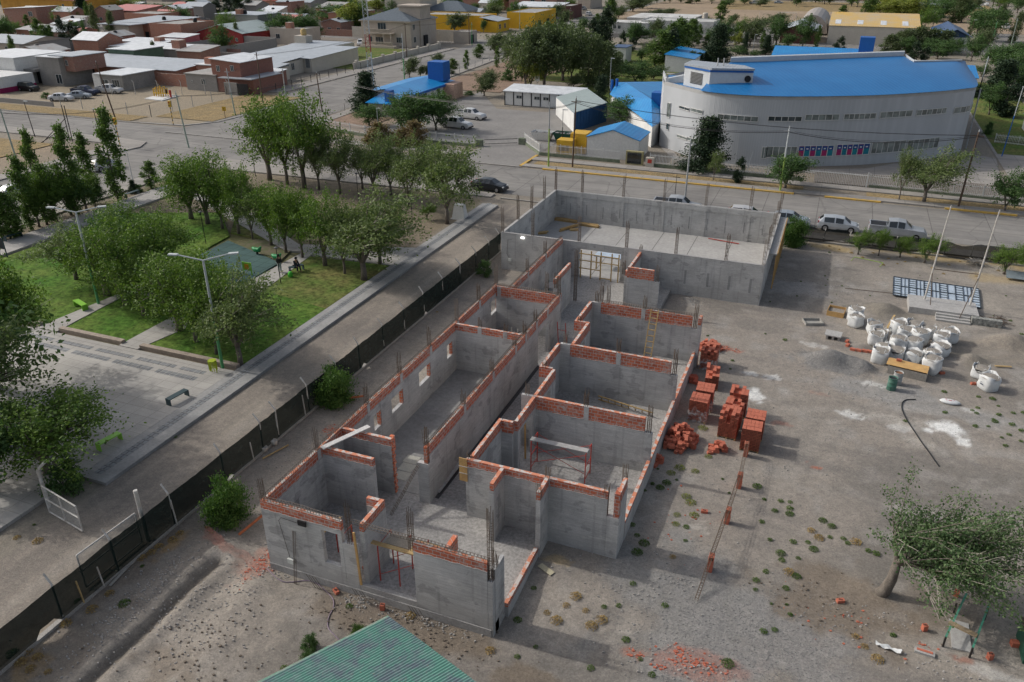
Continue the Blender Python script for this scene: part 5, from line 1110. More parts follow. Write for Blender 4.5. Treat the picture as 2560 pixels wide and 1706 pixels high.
def make_tree(key,name,leaf,h=6.0,rad=2.2,clear=1.6,clusters=46,per=120,ls=.15,wind=.25,trunk=.16,shape='broad',seed=1,bare=0,cat='tree',csize=.42,multi=1):
 R_=np.random.RandomState(seed);root=thing(name,'x',cat,(0,0,0));tm=MB();ctr=[];k=0
 while len(ctr)<clusters:
  if shape=='broad':
   v=R_.normal(size=3);v/=np.linalg.norm(v);r=R_.rand()**.45*(1.22 if R_.rand()<.18 else 1);z=clear+(h-clear)*(.5+.5*v[2]*r);lob=1+.22*math.sin(3*math.atan2(v[1],v[0])+seed)
   if v[2]<-.3 and R_.rand()<.5:continue
   c_=np.array([v[0]*r*rad*lob,v[1]*r*rad*lob,z])
  elif shape=='poplar':
   u=R_.rand();a=R_.rand()*6.28;rr=rad*(math.sin(math.pi*min(1,u*.93+.07))**.6)*(.25+.75*R_.rand());c_=np.array([math.cos(a)*rr,math.sin(a)*rr,clear+(h-clear)*u])
  elif shape=='cone':
   u=R_.rand()**1.15;a=R_.rand()*6.28;tier=(1-u)*(.75+.35*math.sin(u*34));c_=np.array([math.cos(a)*rad*tier*(.4+.65*R_.rand()),math.sin(a)*rad*tier*(.4+.65*R_.rand()),clear+(h-clear)*u-.1*tier])
  else:
   v=R_.normal(size=3);v/=np.linalg.norm(v);v[2]=abs(v[2]);r=R_.rand()**.4;c_=np.array([v[0]*rad*r,v[1]*rad*r,.12+(h-.3)*v[2]*r])
  c_[0]+=wind*rad*max(0,(c_[2]-clear)/max(.1,h-clear))**1.4;ctr.append(c_)
 ctr=np.array(ctr)
 if shape in('broad',):
  forks=[];fz=clear*R_.uniform(.75,1.0);tm.tube([(0,0,-.15),(.03,.02,fz*.5),(.0,0,fz)],[trunk*1.25,trunk,trunk*.92],8)
  for q in range(4):a=q*1.57+R_.rand();e=(math.cos(a)*rad*.33+wind*.3,math.sin(a)*rad*.33,fz+(h-fz)*.38);tm.tube(curve((0,0,fz-.05),e,(0,0,-.15)),[trunk*.75,trunk*.62,trunk*.5,trunk*.42,trunk*.36],6);forks.append(np.array(e))
  for c_ in ctr:
   f_=min(forks,key=lambda e:np.linalg.norm(e-c_));tm.tube(curve(f_,c_,(0,0,-.1)),[trunk*.3,trunk*.24,trunk*.18,trunk*.12,trunk*.06],4,False)
 else:
  tm.tube([(0,0,-.1),(0,0,h*.5),(wind*rad*.6,0,h*.93)],[trunk,trunk*.6,trunk*.1],7)
  for c_ in ctr[::2]:
   z0=max(.1,c_[2]-(.5 if shape!='cone' else-.1)*h*.15);tm.tube([(0+wind*rad*.3*z0/h,0,z0),tuple(c_)],[trunk*.28,trunk*.08],4,False)
 obj('trunk',tm,m_bark,root,smooth=True)
 CC=[]
 for c_ in ctr:
  n_=int(per*R_.uniform(.5,1.5));s_=csize*rad/2.2*R_.uniform(.7,1.3)
  p=R_.normal(size=(n_,3))*np.array([s_*1.1,s_*.9,s_*(.62 if shape!='poplar' else 1.5)])+c_;p[:,0]+=abs(R_.normal(size=n_))*s_*wind*1.6
  if shape=='broad':
   hf=n_*11//20;f_=min(forks,key=lambda e:np.linalg.norm(e-c_));t_=R_.uniform(.45,1.32,hf)[:,None];p[:hf]=f_+(c_-f_)*t_+R_.normal(size=(hf,3))*s_*.42*(1.5-t_*.6);p[:hf,0]+=(t_[:,0]-.4)*s_*wind*2
  p[:,2]=np.maximum(p[:,2],.05);CC.append(p)
 C_=np.concatenate(CC);S_=ls*R_.uniform(.6,1.35,len(C_))
 o=bpy.data.objects.new('crown' if cat=='tree' else 'foliage',leafmesh('crown',C_,S_,LM[leaf],R_));COL.objects.link(o);o.parent=root
 if bare:
  bm=MB()
  for q in range(bare):
   c_=ctr[R_.randint(len(ctr))];d=np.array([R_.uniform(.2,1.0),R_.uniform(-.5,.5),R_.uniform(-.1,.6)]);bm.tube(curve(c_*.8+np.array([0,0,clear*.2]),c_+d*rad*.5,(0,0,.1)),[.02,.017,.014,.01,.006],3,False)
  obj('bare_twig',bm,m_pale,root)
 root['used']=0;park(root);SPEC[key]=[root,h,rad]
make_tree('elm1','broadleaf_tree','elm',6,2.35,1.5,66,175,.125,.25,.17,seed=3,bare=8)
make_tree('elm2','broadleaf_tree','elm',6,2.45,1.3,60,175,.125,.35,.18,seed=5,bare=14)
make_tree('elm3','broadleaf_tree','elm',6,2.1,1.8,60,185,.125,.15,.15,seed=9,bare=6)
make_tree('gr1','broadleaf_tree','olive',6,2.35,1.5,64,150,.125,.45,.15,seed=13,bare=34)
make_tree('gr2','broadleaf_tree','olive',6,2.25,1.35,60,150,.125,.35,.13,seed=17,bare=30)
make_tree('dk1','broadleaf_tree','dark',6,2.3,1.2,60,130,.18,.2,.18,seed=21)
make_tree('dk2','broadleaf_tree','dark',6,2.4,.9,60,130,.18,.3,.16,seed=25)
make_tree('wil','broadleaf_tree','willow',6,2.4,.8,70,130,.18,.45,.16,seed=29)
make_tree('yel','broadleaf_tree','yellow',6,2.3,1.0,55,120,.2,.3,.14,seed=31)
make_tree('pop1','poplar_tree','poplar',6,.75,.4,46,90,.15,.25,.08,'poplar',33)
make_tree('pop2','poplar_tree','poplar',6,.85,.3,50,90,.15,.6,.08,'poplar',37)
make_tree('popw','poplar_tree','willow',6,1.1,.3,55,90,.17,.7,.09,'poplar',39)
make_tree('cyp','cypress_tree','pine',6,.9,.1,50,110,.15,.45,.08,'poplar',41)
make_tree('pine1','pine_tree','pine',6,2.0,.5,170,100,.16,.1,.14,'cone',43,csize=.36)
make_tree('pine2','pine_tree','pine',6,1.8,.4,150,100,.16,.2,.13,'cone',47,csize=.36)
make_tree('shr','shrub','dark',2,1.2,.1,40,90,.11,.1,.05,'shrub',51,cat='shrub',csize=.34)
make_tree('bri','shrub','bright',2,1.1,.1,54,210,.085,.12,.05,'shrub',54,cat='shrub',csize=.46)
make_tree('rus','shrub','rust',3,1.3,.1,50,80,.16,.4,.05,'shrub',57,cat='shrub',csize=.36)
make_tree('hdg','shrub','poplar',3,1.2,.2,45,100,.15,.2,.06,'shrub',59,cat='shrub',csize=.34)
def depth_at(p):
 q=np.array(p,float)-np.array([0,0,CH]);return float(q@_F)
def proj_y(p):
 q=np.array(p,float)-np.array([0,0,CH]);return 853-FPX*float(q@_U)/float(q@_F)
def plant(key,tile,c,x,y,ytop,wpx,label,group=None,dx=0,dy=0,rz=None):
 """stand a plant with its foot at the surveyed point, as tall and wide as it is there"""
 fn={'A':TA,'B':TB,'C':TC,'D':TD}[tile];sc=640/2334 if tile!='D' else 640/2250;oy={'A':0,'B':400,'C':830,'D':1260}[tile]
 p=fn(c,x,y);vt=oy+ytop*sc;h=.5
 while h<22 and proj_y((p[0],p[1],h))>vt:h+=.1
 root,h0,r0=SPEC[key];wd=wpx*sc*depth_at((p[0],p[1],h/2))/FPX
 s=(wd/(2.1*r0),wd/(2.1*r0),h/h0);loc=(p[0]+dx,p[1]+dy,gz(p[0],p[1]));rz=rnd.uniform(-.5,.5)if rz is None else rz
 if not root['used']:
  root['used']=1;root.location=loc;root.rotation_euler=(0,0,rz);root.scale=s;root['label']=label
  if group:root['group']=group
  return root
 r=dup(root,loc,rz,label,group,s);return r
ORD=['first','second','third','fourth','fifth','sixth','seventh','eighth','ninth','tenth','eleventh','twelfth','thirteenth','fourteenth','fifteenth','sixteenth','seventeenth','eighteenth','nineteenth','twentieth']
def row(tile,c,items,fmt,group):
 for k,it in enumerate(items):
  cc_=c;t_=tile
  if isinstance(it[0],str)and len(it)==7:t_,cc_=it[5],it[6]
  plant(it[0],t_,cc_,it[1],it[2],it[3],it[4],fmt.format(ORD[k]),group)
g1='park trees along the far street'
row('B',1,[('elm1',125,185,-580,620),('elm3',285,225,-520,430),('elm2',440,262,-590,640),('gr1',575,268,-230,330),('gr1',765,310,-230,380),('gr2',970,262,-170,330),('gr1',1075,332,-210,420),('gr2',1230,322,-190,380),('gr1',1390,440,-150,460),('gr2',1740,582,-200,640),('gr1',1560,300,-150,300)],'windblown tree, {} from the left in the park row along the far street',g1)
g2='park trees behind the playground'
row('B',1,[('elm3',140,790,230,420),('elm1',275,858,240,400),('elm3',425,905,260,330),('elm2',630,975,300,560),('gr2',810,1050,380,420),('gr1',985,1105,330,900),('elm3',1130,960,480,500),('elm1',1010,800,420,450)],'green park tree, {} from the left in the row beside the rubber playground',g2)
plant('elm2','B',1,1560,548,400,160,'slim young tree with a white painted trunk near the white concrete block')
g3='park trees on the left lawn'
row('B',0,[('elm1',1745,548,-50,620),('elm2',1895,592,-60,560),('elm3',2030,638,130,350),('elm1',2180,685,60,420),('gr2',2305,735,210,300)],'dense park tree, {} from the left on the bright lawn beyond the black lamp',g3)
row('B',0,[('gr1',700,1102,600,620),('elm2',975,1250,540,760),('elm1',1145,1340,640,620),('dk1',1200,1080,480,560),('elm2',1500,1040,470,560),('elm3',1315,1430,860,520),('elm1',1640,1568,830,900),('elm2',1150,900,380,520),('elm3',1420,1200,580,500)],'leafy tree, {} in the clump between the two tall twin arm lamps','park trees between the tall lamps')
row('C',0,[('elm1',1790,105,-640,520),('elm2',1985,212,-560,640),('gr1',2195,318,-520,780)],'tree with drooping twigs, {} from the left beside the right twin arm lamp','park trees beside the right lamp')
row('B',0,[('pop1',25,722,180,220),('pop2',100,722,300,220),('pop1',160,700,480,150),('pop1',290,642,0,200),('elm1',360,612,130,300),('pop2',430,592,60,250),('elm2',515,562,60,380),('pop1',400,500,-240,160),('dk2',650,505,120,380),('pop1',700,520,-280,190),('elm3',790,462,120,330),('pop1',850,400,-220,170),('dk2',870,430,210,220),('pop1',1080,375,-430,210),('pop1',1380,262,20,150),('pine2',1215,300,190,110),('shr',1260,300,210,100)],'slender hedge tree, {} from the left between the park path and the parked white cars','poplar hedge left of the park')
plant('dk2','C',0,-420,900,-700,1400,'large dark tree cut by the left edge above the plaza',None)
plant('elm2','C',0,-60,560,-760,900,'leafy crown reaching in from the left edge over the plaza tiles',None)
plant('elm1','C',0,440,1310,600,1150,'spreading green tree shading the lime bench at the plaza corner',None)
plant('dk1','C',0,-60,1500,760,700,'dark branching tree at the left edge beside the white gate',None)
plant('shr','C',0,600,1470,1180,400,'round leafy bush beside the open white gate leaf')
plant('bri','C',1,710,650,280,350,'round bright green bush pushing through the net fence, the farther one')
plant('bri','D',0,2000,150,-290,370,'round bright green bush in front of the net fence, the nearer one')
plant('shr','B',1,2080,1060,900,160,'dark bush at the net fence next to the hall corner')
plant('shr','D',1,470,1240,1110,170,'dark thistle bush left of the green roof');plant('shr','D',1,450,1390,1260,180,'dark scrub touching the edge of the green roof');plant('bri','D',1,890,1140,1010,140,'small bright bush at the edge of the green roof')
for(u,v,z,s_,k_),lb in(((-60,830,4.2,1.5,'elm1'),'large leafy crown at the left edge above the plaza, the upper one'),((-90,960,4.2,1.45,'gr1'),'large leafy crown at the left edge over the plaza tiles, the lower one')):
 q=P(u,v,z);dup(SPEC[k_][0],(q[0],q[1],0),rnd.uniform(-.4,.4),lb,None,(s_,s_,s_*.9))
plant('bri','B',3,215,780,480,230,'tall bright bush against the right end of the hall')
row('B',3,[('elm2',820,862,640,210),('elm3',1005,874,640,150),('elm1',1200,892,700,170),('elm2',1425,940,700,260),('elm2',2150,1040,770,330),('dk1',2320,960,800,130)],'low windblown tree, {} from the left along the torn black net','low trees along the torn net')
tg='street trees across the road'
plant('dk1','B',3,150,262,-55,380,'round dark street tree in front of the window posters',tg);plant('gr2','B',3,1190,374,-120,230,'thin grey street tree before the railings',tg);plant('gr1','B',3,1415,392,-90,520,'bushy bent street tree beside the thin grey one',tg);plant('dk2','B',3,2150,474,110,330,'bent dark street tree at the right edge',tg)
plant('pine1','A',2,1740,1560,1085,460,'tall dark pine in front of the grey curved building');plant('gr2','B',2,1835,190,-90,150,'young grey green tree beside the tall pine');plant('cyp','B',2,2045,215,-20,100,'small dark cypress on the pavement by the railings')
plant('dk1','A',2,1010,1160,880,400,'round dark tree between the blue roofs and the gabled shed');plant('pine2','A',2,790,960,700,190,'dark pine left of the low blue roof');plant('dk2','A',2,1120,760,570,330,'dark spreading tree behind the low blue roof');plant('olv' if 0 else 'wil','A',2,1290,730,600,180,'small grey tree beside the dark spreading one')
row('A',2,[('wil',120,800,220,380),('wil',290,790,200,440),('wil',460,740,230,420),('wil',30,700,290,260),('wil',540,720,380,260)],'big silvery willow, {} in the wind bent mass by the tiled long building','silvery willows')
row('A',2,[('yel',170,800,520,240),('popw',690,790,360,170),('popw',790,800,420,190),('popw',870,780,520,170),('popw',760,640,400,150),('wil',560,800,680,150),('popw',640,700,470,120)],'pale wind combed tree, {} in the group behind the wooden utility pole','pale trees of the compound')
row('A',2,[('pop2',350,420,230,150),('pop2',430,400,210,140),('pop2',480,400,240,130),('pop2',590,420,260,130),('cyp',650,500,300,120),('cyp',700,470,170,130),('cyp',740,450,240,130),('cyp',780,440,160,150),('cyp',830,430,60,150),('pop2',860,330,-10,130)],'dark upright tree, {} from the left beside the far street corner','upright trees by the far corner')
row('A',2,[('cyp',990,492,290,70),('cyp',1078,472,350,80),('dk1',1130,400,250,280),('pop2',1300,600,290,230),('pop2',1400,560,220,210),('pop2',1470,540,180,210),('cyp',1420,600,260,150),('pop1',1610,440,185,150),('pine1',1850,600,240,300),('pine2',1690,620,490,160),('yel',2040,430,300,130),('dk2',2040,520,420,130),('pine2',2110,500,310,90),('dk2',2200,530,460,90),('pine1',2310,500,330,130),('pop1',1770,440,320,90)],'compound tree, {} from the left between the lawn and the blue roof','trees of the blue roof compound')
row('A',3,[('cyp',275,520,470,50),('cyp',330,515,430,55),('cyp',385,515,430,60),('cyp',460,515,440,60),('cyp',520,510,470,50),('cyp',590,510,390,70),('cyp',630,505,335,80),('cyp',665,500,430,60)],'small leaning cypress, {} from the left behind the big blue roof','leaning cypresses')
row('A',3,[('popw',1050,500,330,150),('popw',1180,480,280,170),('popw',1290,480,260,190),('popw',1420,480,280,190),('popw',1540,470,290,170),('dk2',1540,540,390,260),('dk2',1670,500,360,200),('cyp',1310,560,380,90),('cyp',1410,560,430,90),('wil',60,230,120,180),('dk2',60,500,410,130)],'windblown tree, {} from the left in the belt beyond the big blue roof','tree belt beyond the blue roof')
row('A',3,[('dk2',2010,1050,770,220),('cyp',2130,1070,770,200),('dk1',2070,640,400,330),('dk2',2200,760,480,330),('pine1',2080,900,560,380),('wil',2180,560,420,260),('dk2',1940,700,600,150),('dk1',2300,900,640,200),('shr',2210,1060,960,60),('shr',2000,1230,1100,90),('dk2',1960,380,90,320),('dk1',1900,330,60,200)],'dark tree, {} from the left in the garden right of the curved building','trees right of the curved building')
row('A',3,[('pop1',660,190,55,90),('pop2',620,190,140,60),('pop2',870,195,-60,110),('yel',1050,190,0,330),('yel',1220,190,-20,360),('wil',1340,180,20,230),('dk2',1520,200,20,240),('popw',1680,210,-20,160),('dk1',1760,210,20,200),('yel',1000,60,-80,160),('dk1',2270,120,-40,150),('dk1',2190,60,-40,100),('shr',60,250,200,130)],'far tree, {} from the left behind the yellow and blue workshops','far trees behind the workshops')
row('A',1,[('wil',1400,710,520,150),('wil',1500,700,600,80),('wil',1640,600,490,120),('pop2',1770,680,540,110),('pop1',1915,640,470,55),('pop2',2015,530,410,100),('wil',2180,490,300,230),('wil',2290,560,340,160),('pop1',2195,620,430,50),('shr',1940,870,830,110),('wil',2080,880,640,220),('shr',2290,740,620,130),('wil',1560,700,590,70)],'street tree, {} from the left along the road beside the blue roofed hut','street trees by the hut')
plant('pine2','A',1,990,1010,670,330,'dark layered pine at the foot of the red and white mast');plant('dk2','A',1,1030,1150,960,300,'low flat brownish pine behind the white railings')
row('A',1,[('dk2',1330,1190,870,380),('dk1',1480,1210,840,420),('dk2',1640,1190,860,340)],'dense dark bushy tree, {} from the left before the white pickups','bushy trees before the pickups')
row('A',1,[('rus',1110,1320,1080,260),('rus',1400,1330,1070,300),('rus',1320,1340,1160,180)],'reddish brown feathery shrub, {} from the left behind the park trees','reddish shrubs')
row('A',1,[('dk2',60,340,170,260),('dk1',230,360,110,240),('dk2',160,380,190,260),('dk1',420,380,120,270),('dk2',520,380,190,200),('dk2',20,330,200,160)],'dark garden tree, {} from the left behind the cream house','garden trees behind the cream house')
row('A',1,[('dk2',560,110,0,160),('dk1',680,230,30,300),('dk2',720,240,60,280),('yel',880,290,20,320),('dk2',930,290,60,280),('dk1',640,90,-60,240),('dk2',800,90,-60,260),('yel',1090,110,-10,220),('dk2',1180,60,-60,180)],'tall tree, {} from the left in the grove beside the grand stone house','grove beside the grand house')
row('A',1,[('dk2',1700,150,60,160),('yel',1650,160,50,150),('wil',1810,290,115,190),('dk1',2075,300,175,60),('dk2',1800,70,-20,260),('wil',2140,110,50,150),('dk1',2200,90,-60,280),('dk2',1950,70,-30,200)],'tree, {} from the left around the yellow house','trees around the yellow house')
row('A',0,[('pop1',375,460,180,110),('pop2',430,470,230,130),('pop1',490,460,240,80),('cyp',590,450,150,110),('cyp',650,430,210,130),('cyp',700,440,260,110),('shr',300,520,420,260),('hdg',430,500,430,200)],'upright garden tree, {} from the left beyond the grey house','upright garden trees')
row('A',0,[('pine1',760,210,-20,220),('pine2',830,120,-60,130),('yel',1190,125,-10,260),('yel',960,125,80,160),('dk1',1420,110,30,180),('cyp',1980,170,0,130),('cyp',2080,190,-60,150),('cyp',2170,200,-40,150),('cyp',2260,180,-10,110),('dk1',60,320,220,170),('dk2',20,60,0,110),('shr',1210,360,280,130),('shr',2220,320,270,80),('wil',2330,320,240,90),('hdg',1570,80,30,110),('shr',420,900,840,90),('dk2',800,450,190,60)],'neighbourhood tree, {} from the left among the brick houses','trees among the brick houses')
row('A',2,[('wil',1100,110,-30,230),('wil',1190,80,-40,160),('dk1',1320,30,-60,120),('dk1',1440,30,-60,80),('popw',1600,35,-40,90),('pop1',1890,230,20,110),('wil',2010,210,130,90),('dk2',2300,240,170,130),('wil',1400,140,80,170),('wil',1300,140,90,140),('dk1',1540,30,-40,90),('wil',970,170,60,120),('shr',2090,240,190,100),('shr',2190,250,200,110),('dk1',870,190,0,70),('wil',1680,30,-20,70),('dk1',1820,30,-40,70),('dk2',1250,40,-40,60)],'distant tree, {} from the left around the sports field','trees round the sports field')
row('A',0,[('pop1',250,260,140,60),('dk1',690,330,240,90),('dk2',1080,300,230,90),('elm2',1500,400,330,80),('pop1',1700,330,230,50),('dk2',560,200,110,100),('dk1',900,110,20,120),('dk2',1850,330,250,80)],'small garden tree, {} from the left standing close to the brick quarter walls','garden trees at the quarter walls')
row('A',0,[('dk2',300,210,120,90),('dk1',620,130,60,110),('elm2',1120,60,-40,170),('dk2',1600,130,40,130),('dk1',1750,60,-20,130),('elm1',150,330,200,120),('dk2',1330,360,300,90),('yel',560,60,0,100),('dk1',860,260,150,100),('elm3',40,450,340,120),('dk2',2150,60,-30,140),('dk1',1850,30,-40,120)],'small yard tree, {} from the left between the roofs of the brick quarter','yard trees of the brick quarter')
row('A',2,[('wil',60,560,330,200),('dk2',330,560,330,200),('wil',200,380,230,170),('pop2',300,330,200,110),('popw',930,640,480,110),('dk2',1000,700,560,150),('wil',1230,520,380,160),('dk1',1180,560,440,110),('popw',1600,620,480,100),('wil',1900,560,430,120),('dk2',1770,590,440,120),('pop2',1520,380,220,100),('wil',1740,250,150,100),('dk1',640,300,160,110),('pop2',760,260,130,90),('wil',880,110,0,90),('dk2',1950,60,-10,120),('dk1',2120,40,-20,110),('wil',2260,60,-10,130)],'background tree, {} from the left in the loose belt of the blue roof compound','trees filling the compound belt')
row('A',3,[('dk2',1850,560,330,170),('wil',1930,500,260,170),('dk1',2250,560,380,170),('dk2',2320,700,470,150),('popw',1130,470,300,130),('dk2',1250,500,340,160),('dk1',1460,500,340,170),('yel',1130,120,-60,230),('dk2',1440,150,0,200),('dk1',1620,130,-40,200),('wil',1280,90,-60,200),('dk2',920,160,0,130),('dk1',760,60,-40,120),('wil',250,40,-30,100),('dk2',430,30,-40,110),('dk1',560,40,-30,100),('elm1',2100,90,-30,130),('dk2',1750,80,-40,140)],'background tree, {} from the left in the belt round workshops and right street','trees filling the right background')
FAR=[('garden belt behind the brick quarter',[(-250+9*k+rnd.uniform(-4,4),300+rnd.uniform(-25,60))for k in range(18)]),('belt behind the grand stone house',[(-170+6*k+rnd.uniform(-3,3),250+rnd.uniform(-14,80))for k in range(10)]),('row along the far edge of the sports field',[(-90+13*k+rnd.uniform(-4,4),440+rnd.uniform(-15,30))for k in range(16)]),('thicket right of the workshops',[(20+2.6*k+rnd.uniform(-3,3),300+rnd.uniform(-20,90))for k in range(14)]),('line between the compound and the clubhouse',[(-62+3.6*k,250+rnd.uniform(-6,8))for k in range(16)]),('yards between the packed houses',[(-262+6.5*k,150+rnd.uniform(0,110))for k in range(18)])]
for nm_,pts in FAR:
 for k,(x,y)in enumerate(pts):
  q=rnd.uniform(.8,1.5);kk=rnd.choice(('dk1','dk2','dk2','wil','elm2','pop2','popw'));dup(SPEC[kk][0],(x,y,0),rnd.uniform(-.5,.5),'dark tree, %s from left in the %s'%(ORD[k],nm_),'far trees of the '+nm_,(q,q,q*rnd.uniform(.8,1.2)))
R_=np.random.RandomState(5);BT=thing('leaning_tree','big wind bent tree with pale bare twigs leaning right at the lower right edge','tree',(5.5,31.3,0));base=np.array(TD(3,985,790));top=np.array(TD(3,1140,500,1.9))
tb=MB();tb.tube([tuple(base+[-.15,-.05,-.2]),tuple(base+[.15,0,.25]),tuple(base*.45+top*.55+[.12,0,-.12]),tuple(top)],[.36,.27,.22,.17],10)
limbs=[top+np.array(v)for v in((-.3,.5,.8),(.7,.9,.8),(1.5,.3,.6),(1.2,-.7,.4),(.2,-.6,.5),(2.3,1.0,.8),(2.2,-.4,.5))];top0=top-[0,0,.1]
for L in limbs:tb.tube(curve(top0,L,(0,0,.15)),[.14,.12,.10,.08,.06],6)
CC=[];tw=MB()
for k in range(185):
 L=limbs[R_.randint(len(limbs))];az=R_.normal(.3,.85);ln=R_.uniform(.9,3.7)*(1.15 if abs(az)<.6 else.8);d=np.array([math.cos(az),math.sin(az),R_.uniform(-.32,.8)]);e=L+d*ln;e[2]=max(e[2],.9);bend=(0,0,R_.uniform(.05,.4));n_=int(R_.uniform(30,130)*ln/1.6)
 pale=k%4==0;(tw if pale else tb).tube(curve(L,e,bend),[.03,.026,.021,.016,.009],4,False);a_,b_=np.array(L),np.array(e);m_=(a_+b_)/2+np.array(bend)
 if pale:
  for q in range(2):s0=b_*.7+a_*.3;tw.tube(curve(s0,s0+d*R_.uniform(.5,1.2)+R_.normal(size=3)*.3,(0,0,.1)),[.016,.014,.012,.01,.006],3,False)
 t=R_.uniform(.25 if not pale else.1,1.08,n_)[:,None];p=(1-t)**2*a_+2*t*(1-t)*m_+t*t*b_;p=p+R_.normal(size=(n_,3))*[.2,.2,.15];CC.append(p)
obj('trunk',tb,m_bark,BT,smooth=True)
C_=np.concatenate(CC);C_[:,2]=np.maximum(C_[:,2],.5);o=bpy.data.objects.new('crown',leafmesh('crown',C_-np.array(BT.location),.105*R_.uniform(.6,1.3,len(C_)),leafmat('big_leaf',(.05,.10,.035),(.14,.20,.09)),R_));COL.objects.link(o);o.parent=BT
obj('bare_twig',tw,m_pale,BT)
def weed(key,n_,r,h,mat,ls,seed):
 R_=np.random.RandomState(seed);a=R_.rand(n_)*6.28;q=R_.rand(n_)**.6*r;C_=np.stack([q*np.cos(a),q*np.sin(a),.03+R_.rand(n_)*h*(1-(q/r)**2*.7)],1)
 me=leafmesh('weed',C_,ls*R_.uniform(.6,1.3,n_),mat,R_,.2);return me
WM=[weed('a',170,.28,.22,LM['elm'],.07,1),weed('b',120,.2,.16,LM['poplar'],.07,2),weed('c',320,.5,.28,LM['yellow'],.07,3),weed('d',160,.4,.26,LM['straw'],.09,4),weed('e',300,.42,.32,LM['poplar'],.08,5)]
def W(v,p,s=1.0,label=None,grp='small weeds on the gravel'):
 s*=.52
 if v in(0,1)and rnd.random()<.25:return
 o=bpy.data.objects.new('weed',WM[v]);COL.objects.link(o);o.location=(p[0],p[1],gz(p[0],p[1])-.01);o.rotation_euler=(0,0,rnd.uniform(0,6));o.scale=(s,s,s)
 tag(o,label or['low green weed tuft growing on the open gravel','small dark green weed on the bare ground','spreading yellow green weed with flowers beside the brick piers','dry straw coloured tuft on the bare soil','leafy green weed clump on the gravel'][v],'weed',grp+' '+'abcde'[v]if 0 else['green weed tufts','small dark weeds','yellow flowering weeds','dry straw tufts','leafy weed clumps'][v])
for t,c,v,L_ in(('C',3,0,[(1605,550),(1505,570),(1400,590),(1450,615),(1760,605),(1850,580),(1920,595),(1805,565),(2045,615),(2100,680),(1910,695),(1660,705),(1615,740),(1900,748),(1860,718),(2235,742),(2105,760),(2055,800),(2010,865),(2125,875),(1890,865),(2195,940),(2130,970),(2165,1045),(2305,1000),(2310,905),(2225,850),(2330,735),(55,755),(155,78),(2310,25),(1225,780),(1250,815),(115,1545),(200,1555)]),('C',3,4,[(2070,820),(2045,612)]),('C',2,1,[(1990,340),(2060,315),(1955,405),(2095,345),(2010,265),(1280,1385),(1205,1450),(1175,1525),(1390,1490),(1480,1170),(1330,1250),(1800,1330),(1920,1340),(1850,1530),(1980,1470),(2300,1530),(1785,35),(2065,10),(2310,20),(1500,1350)]),('C',2,4,[(1410,1380),(1350,1420),(2235,1410)]),('C',2,2,[(1790,1140),(1530,1240),(1590,1500),(1670,1270),(1740,880),(1450,1290),(1630,1560),(1820,600)]),('D',2,2,[(1450,100),(1600,100),(1440,180)]),('D',2,4,[(1100,430),(1895,1410),(1160,350)]),('D',2,0,[(1070,70),(1075,130),(1055,185),(1100,280),(1280,495),(190,720),(50,985),(810,882),(1000,1170),(950,1065),(1700,185),(1770,135),(1530,205),(1600,375),(1980,340),(2200,985),(1905,1090),(2140,760),(2210,1125),(1060,700),(690,1410),(1130,1350),(210,1215),(2140,680),(2230,600),(1525,325),(940,875),(1345,890),(45,1300),(1230,1495),(2195,160),(2200,90)]),('D',2,3,[(560,790),(650,910),(310,920),(790,990),(480,865),(1410,470),(700,1040),(390,990)]),('D',3,4,[(60,60),(190,90),(480,150),(560,200),(400,400),(250,640),(110,440)]),('D',3,0,[(220,335),(545,295),(665,190),(350,340),(390,460),(660,310),(820,360),(880,415),(155,750),(45,805),(55,1110),(120,500),(950,440),(700,350),(190,40),(265,480)]),('D',3,1,[(165,885),(195,975),(330,500),(17,320),(975,1125),(1550,740),(30,880),(1100,1155)]),('D',3,3,[(380,240),(770,340),(450,300),(180,600),(770,1160),(850,1250),(960,1370)]),('D',0,3,[(810,930),(965,790),(580,1050),(240,1300),(330,1350),(190,1390),(1520,320),(1580,260),(1400,380),(1330,430),(1250,480),(270,1450),(420,1470),(150,300),(330,330)]),('D',0,4,[(110,1320),(690,860),(1095,880),(40,75),(940,670)]),('D',0,1,[(1660,190),(90,1530),(300,185),(1250,550)]),('D',1,0,[(435,1010),(815,865),(245,1410)]),('D',1,3,[(1350,950),(2060,1250)]),('B',3,1,[(120,890),(245,955),(520,1060),(545,1095),(20,1295),(265,1205),(265,1240),(100,1210),(1085,1130),(1385,1055),(675,1150),(580,1300),(525,1145),(2055,1425),(2170,1240),(2060,1300),(1545,1080),(200,1050),(30,850),(180,850),(930,1240),(625,1225),(300,1110)]),('B',3,3,[(650,820),(760,850),(1100,900),(1250,930),(1350,890),(1500,990),(1650,960),(1750,930),(560,790),(960,850),(1050,960),(1600,1040),(1900,1060),(2100,1010),(2200,1090),(860,890),(1180,950)]),('B',3,4,[(560,845),(2210,1470)]),('B',1,3,[(1650,1390)]),('C',0,0,[(1600,960),(110,1430)])):
 for x,y in L_:W(v,{'A':TA,'B':TB,'C':TC,'D':TD}[t](c,x,y),rnd.uniform(.75,1.35)*(.7 if t=='B' else 1))
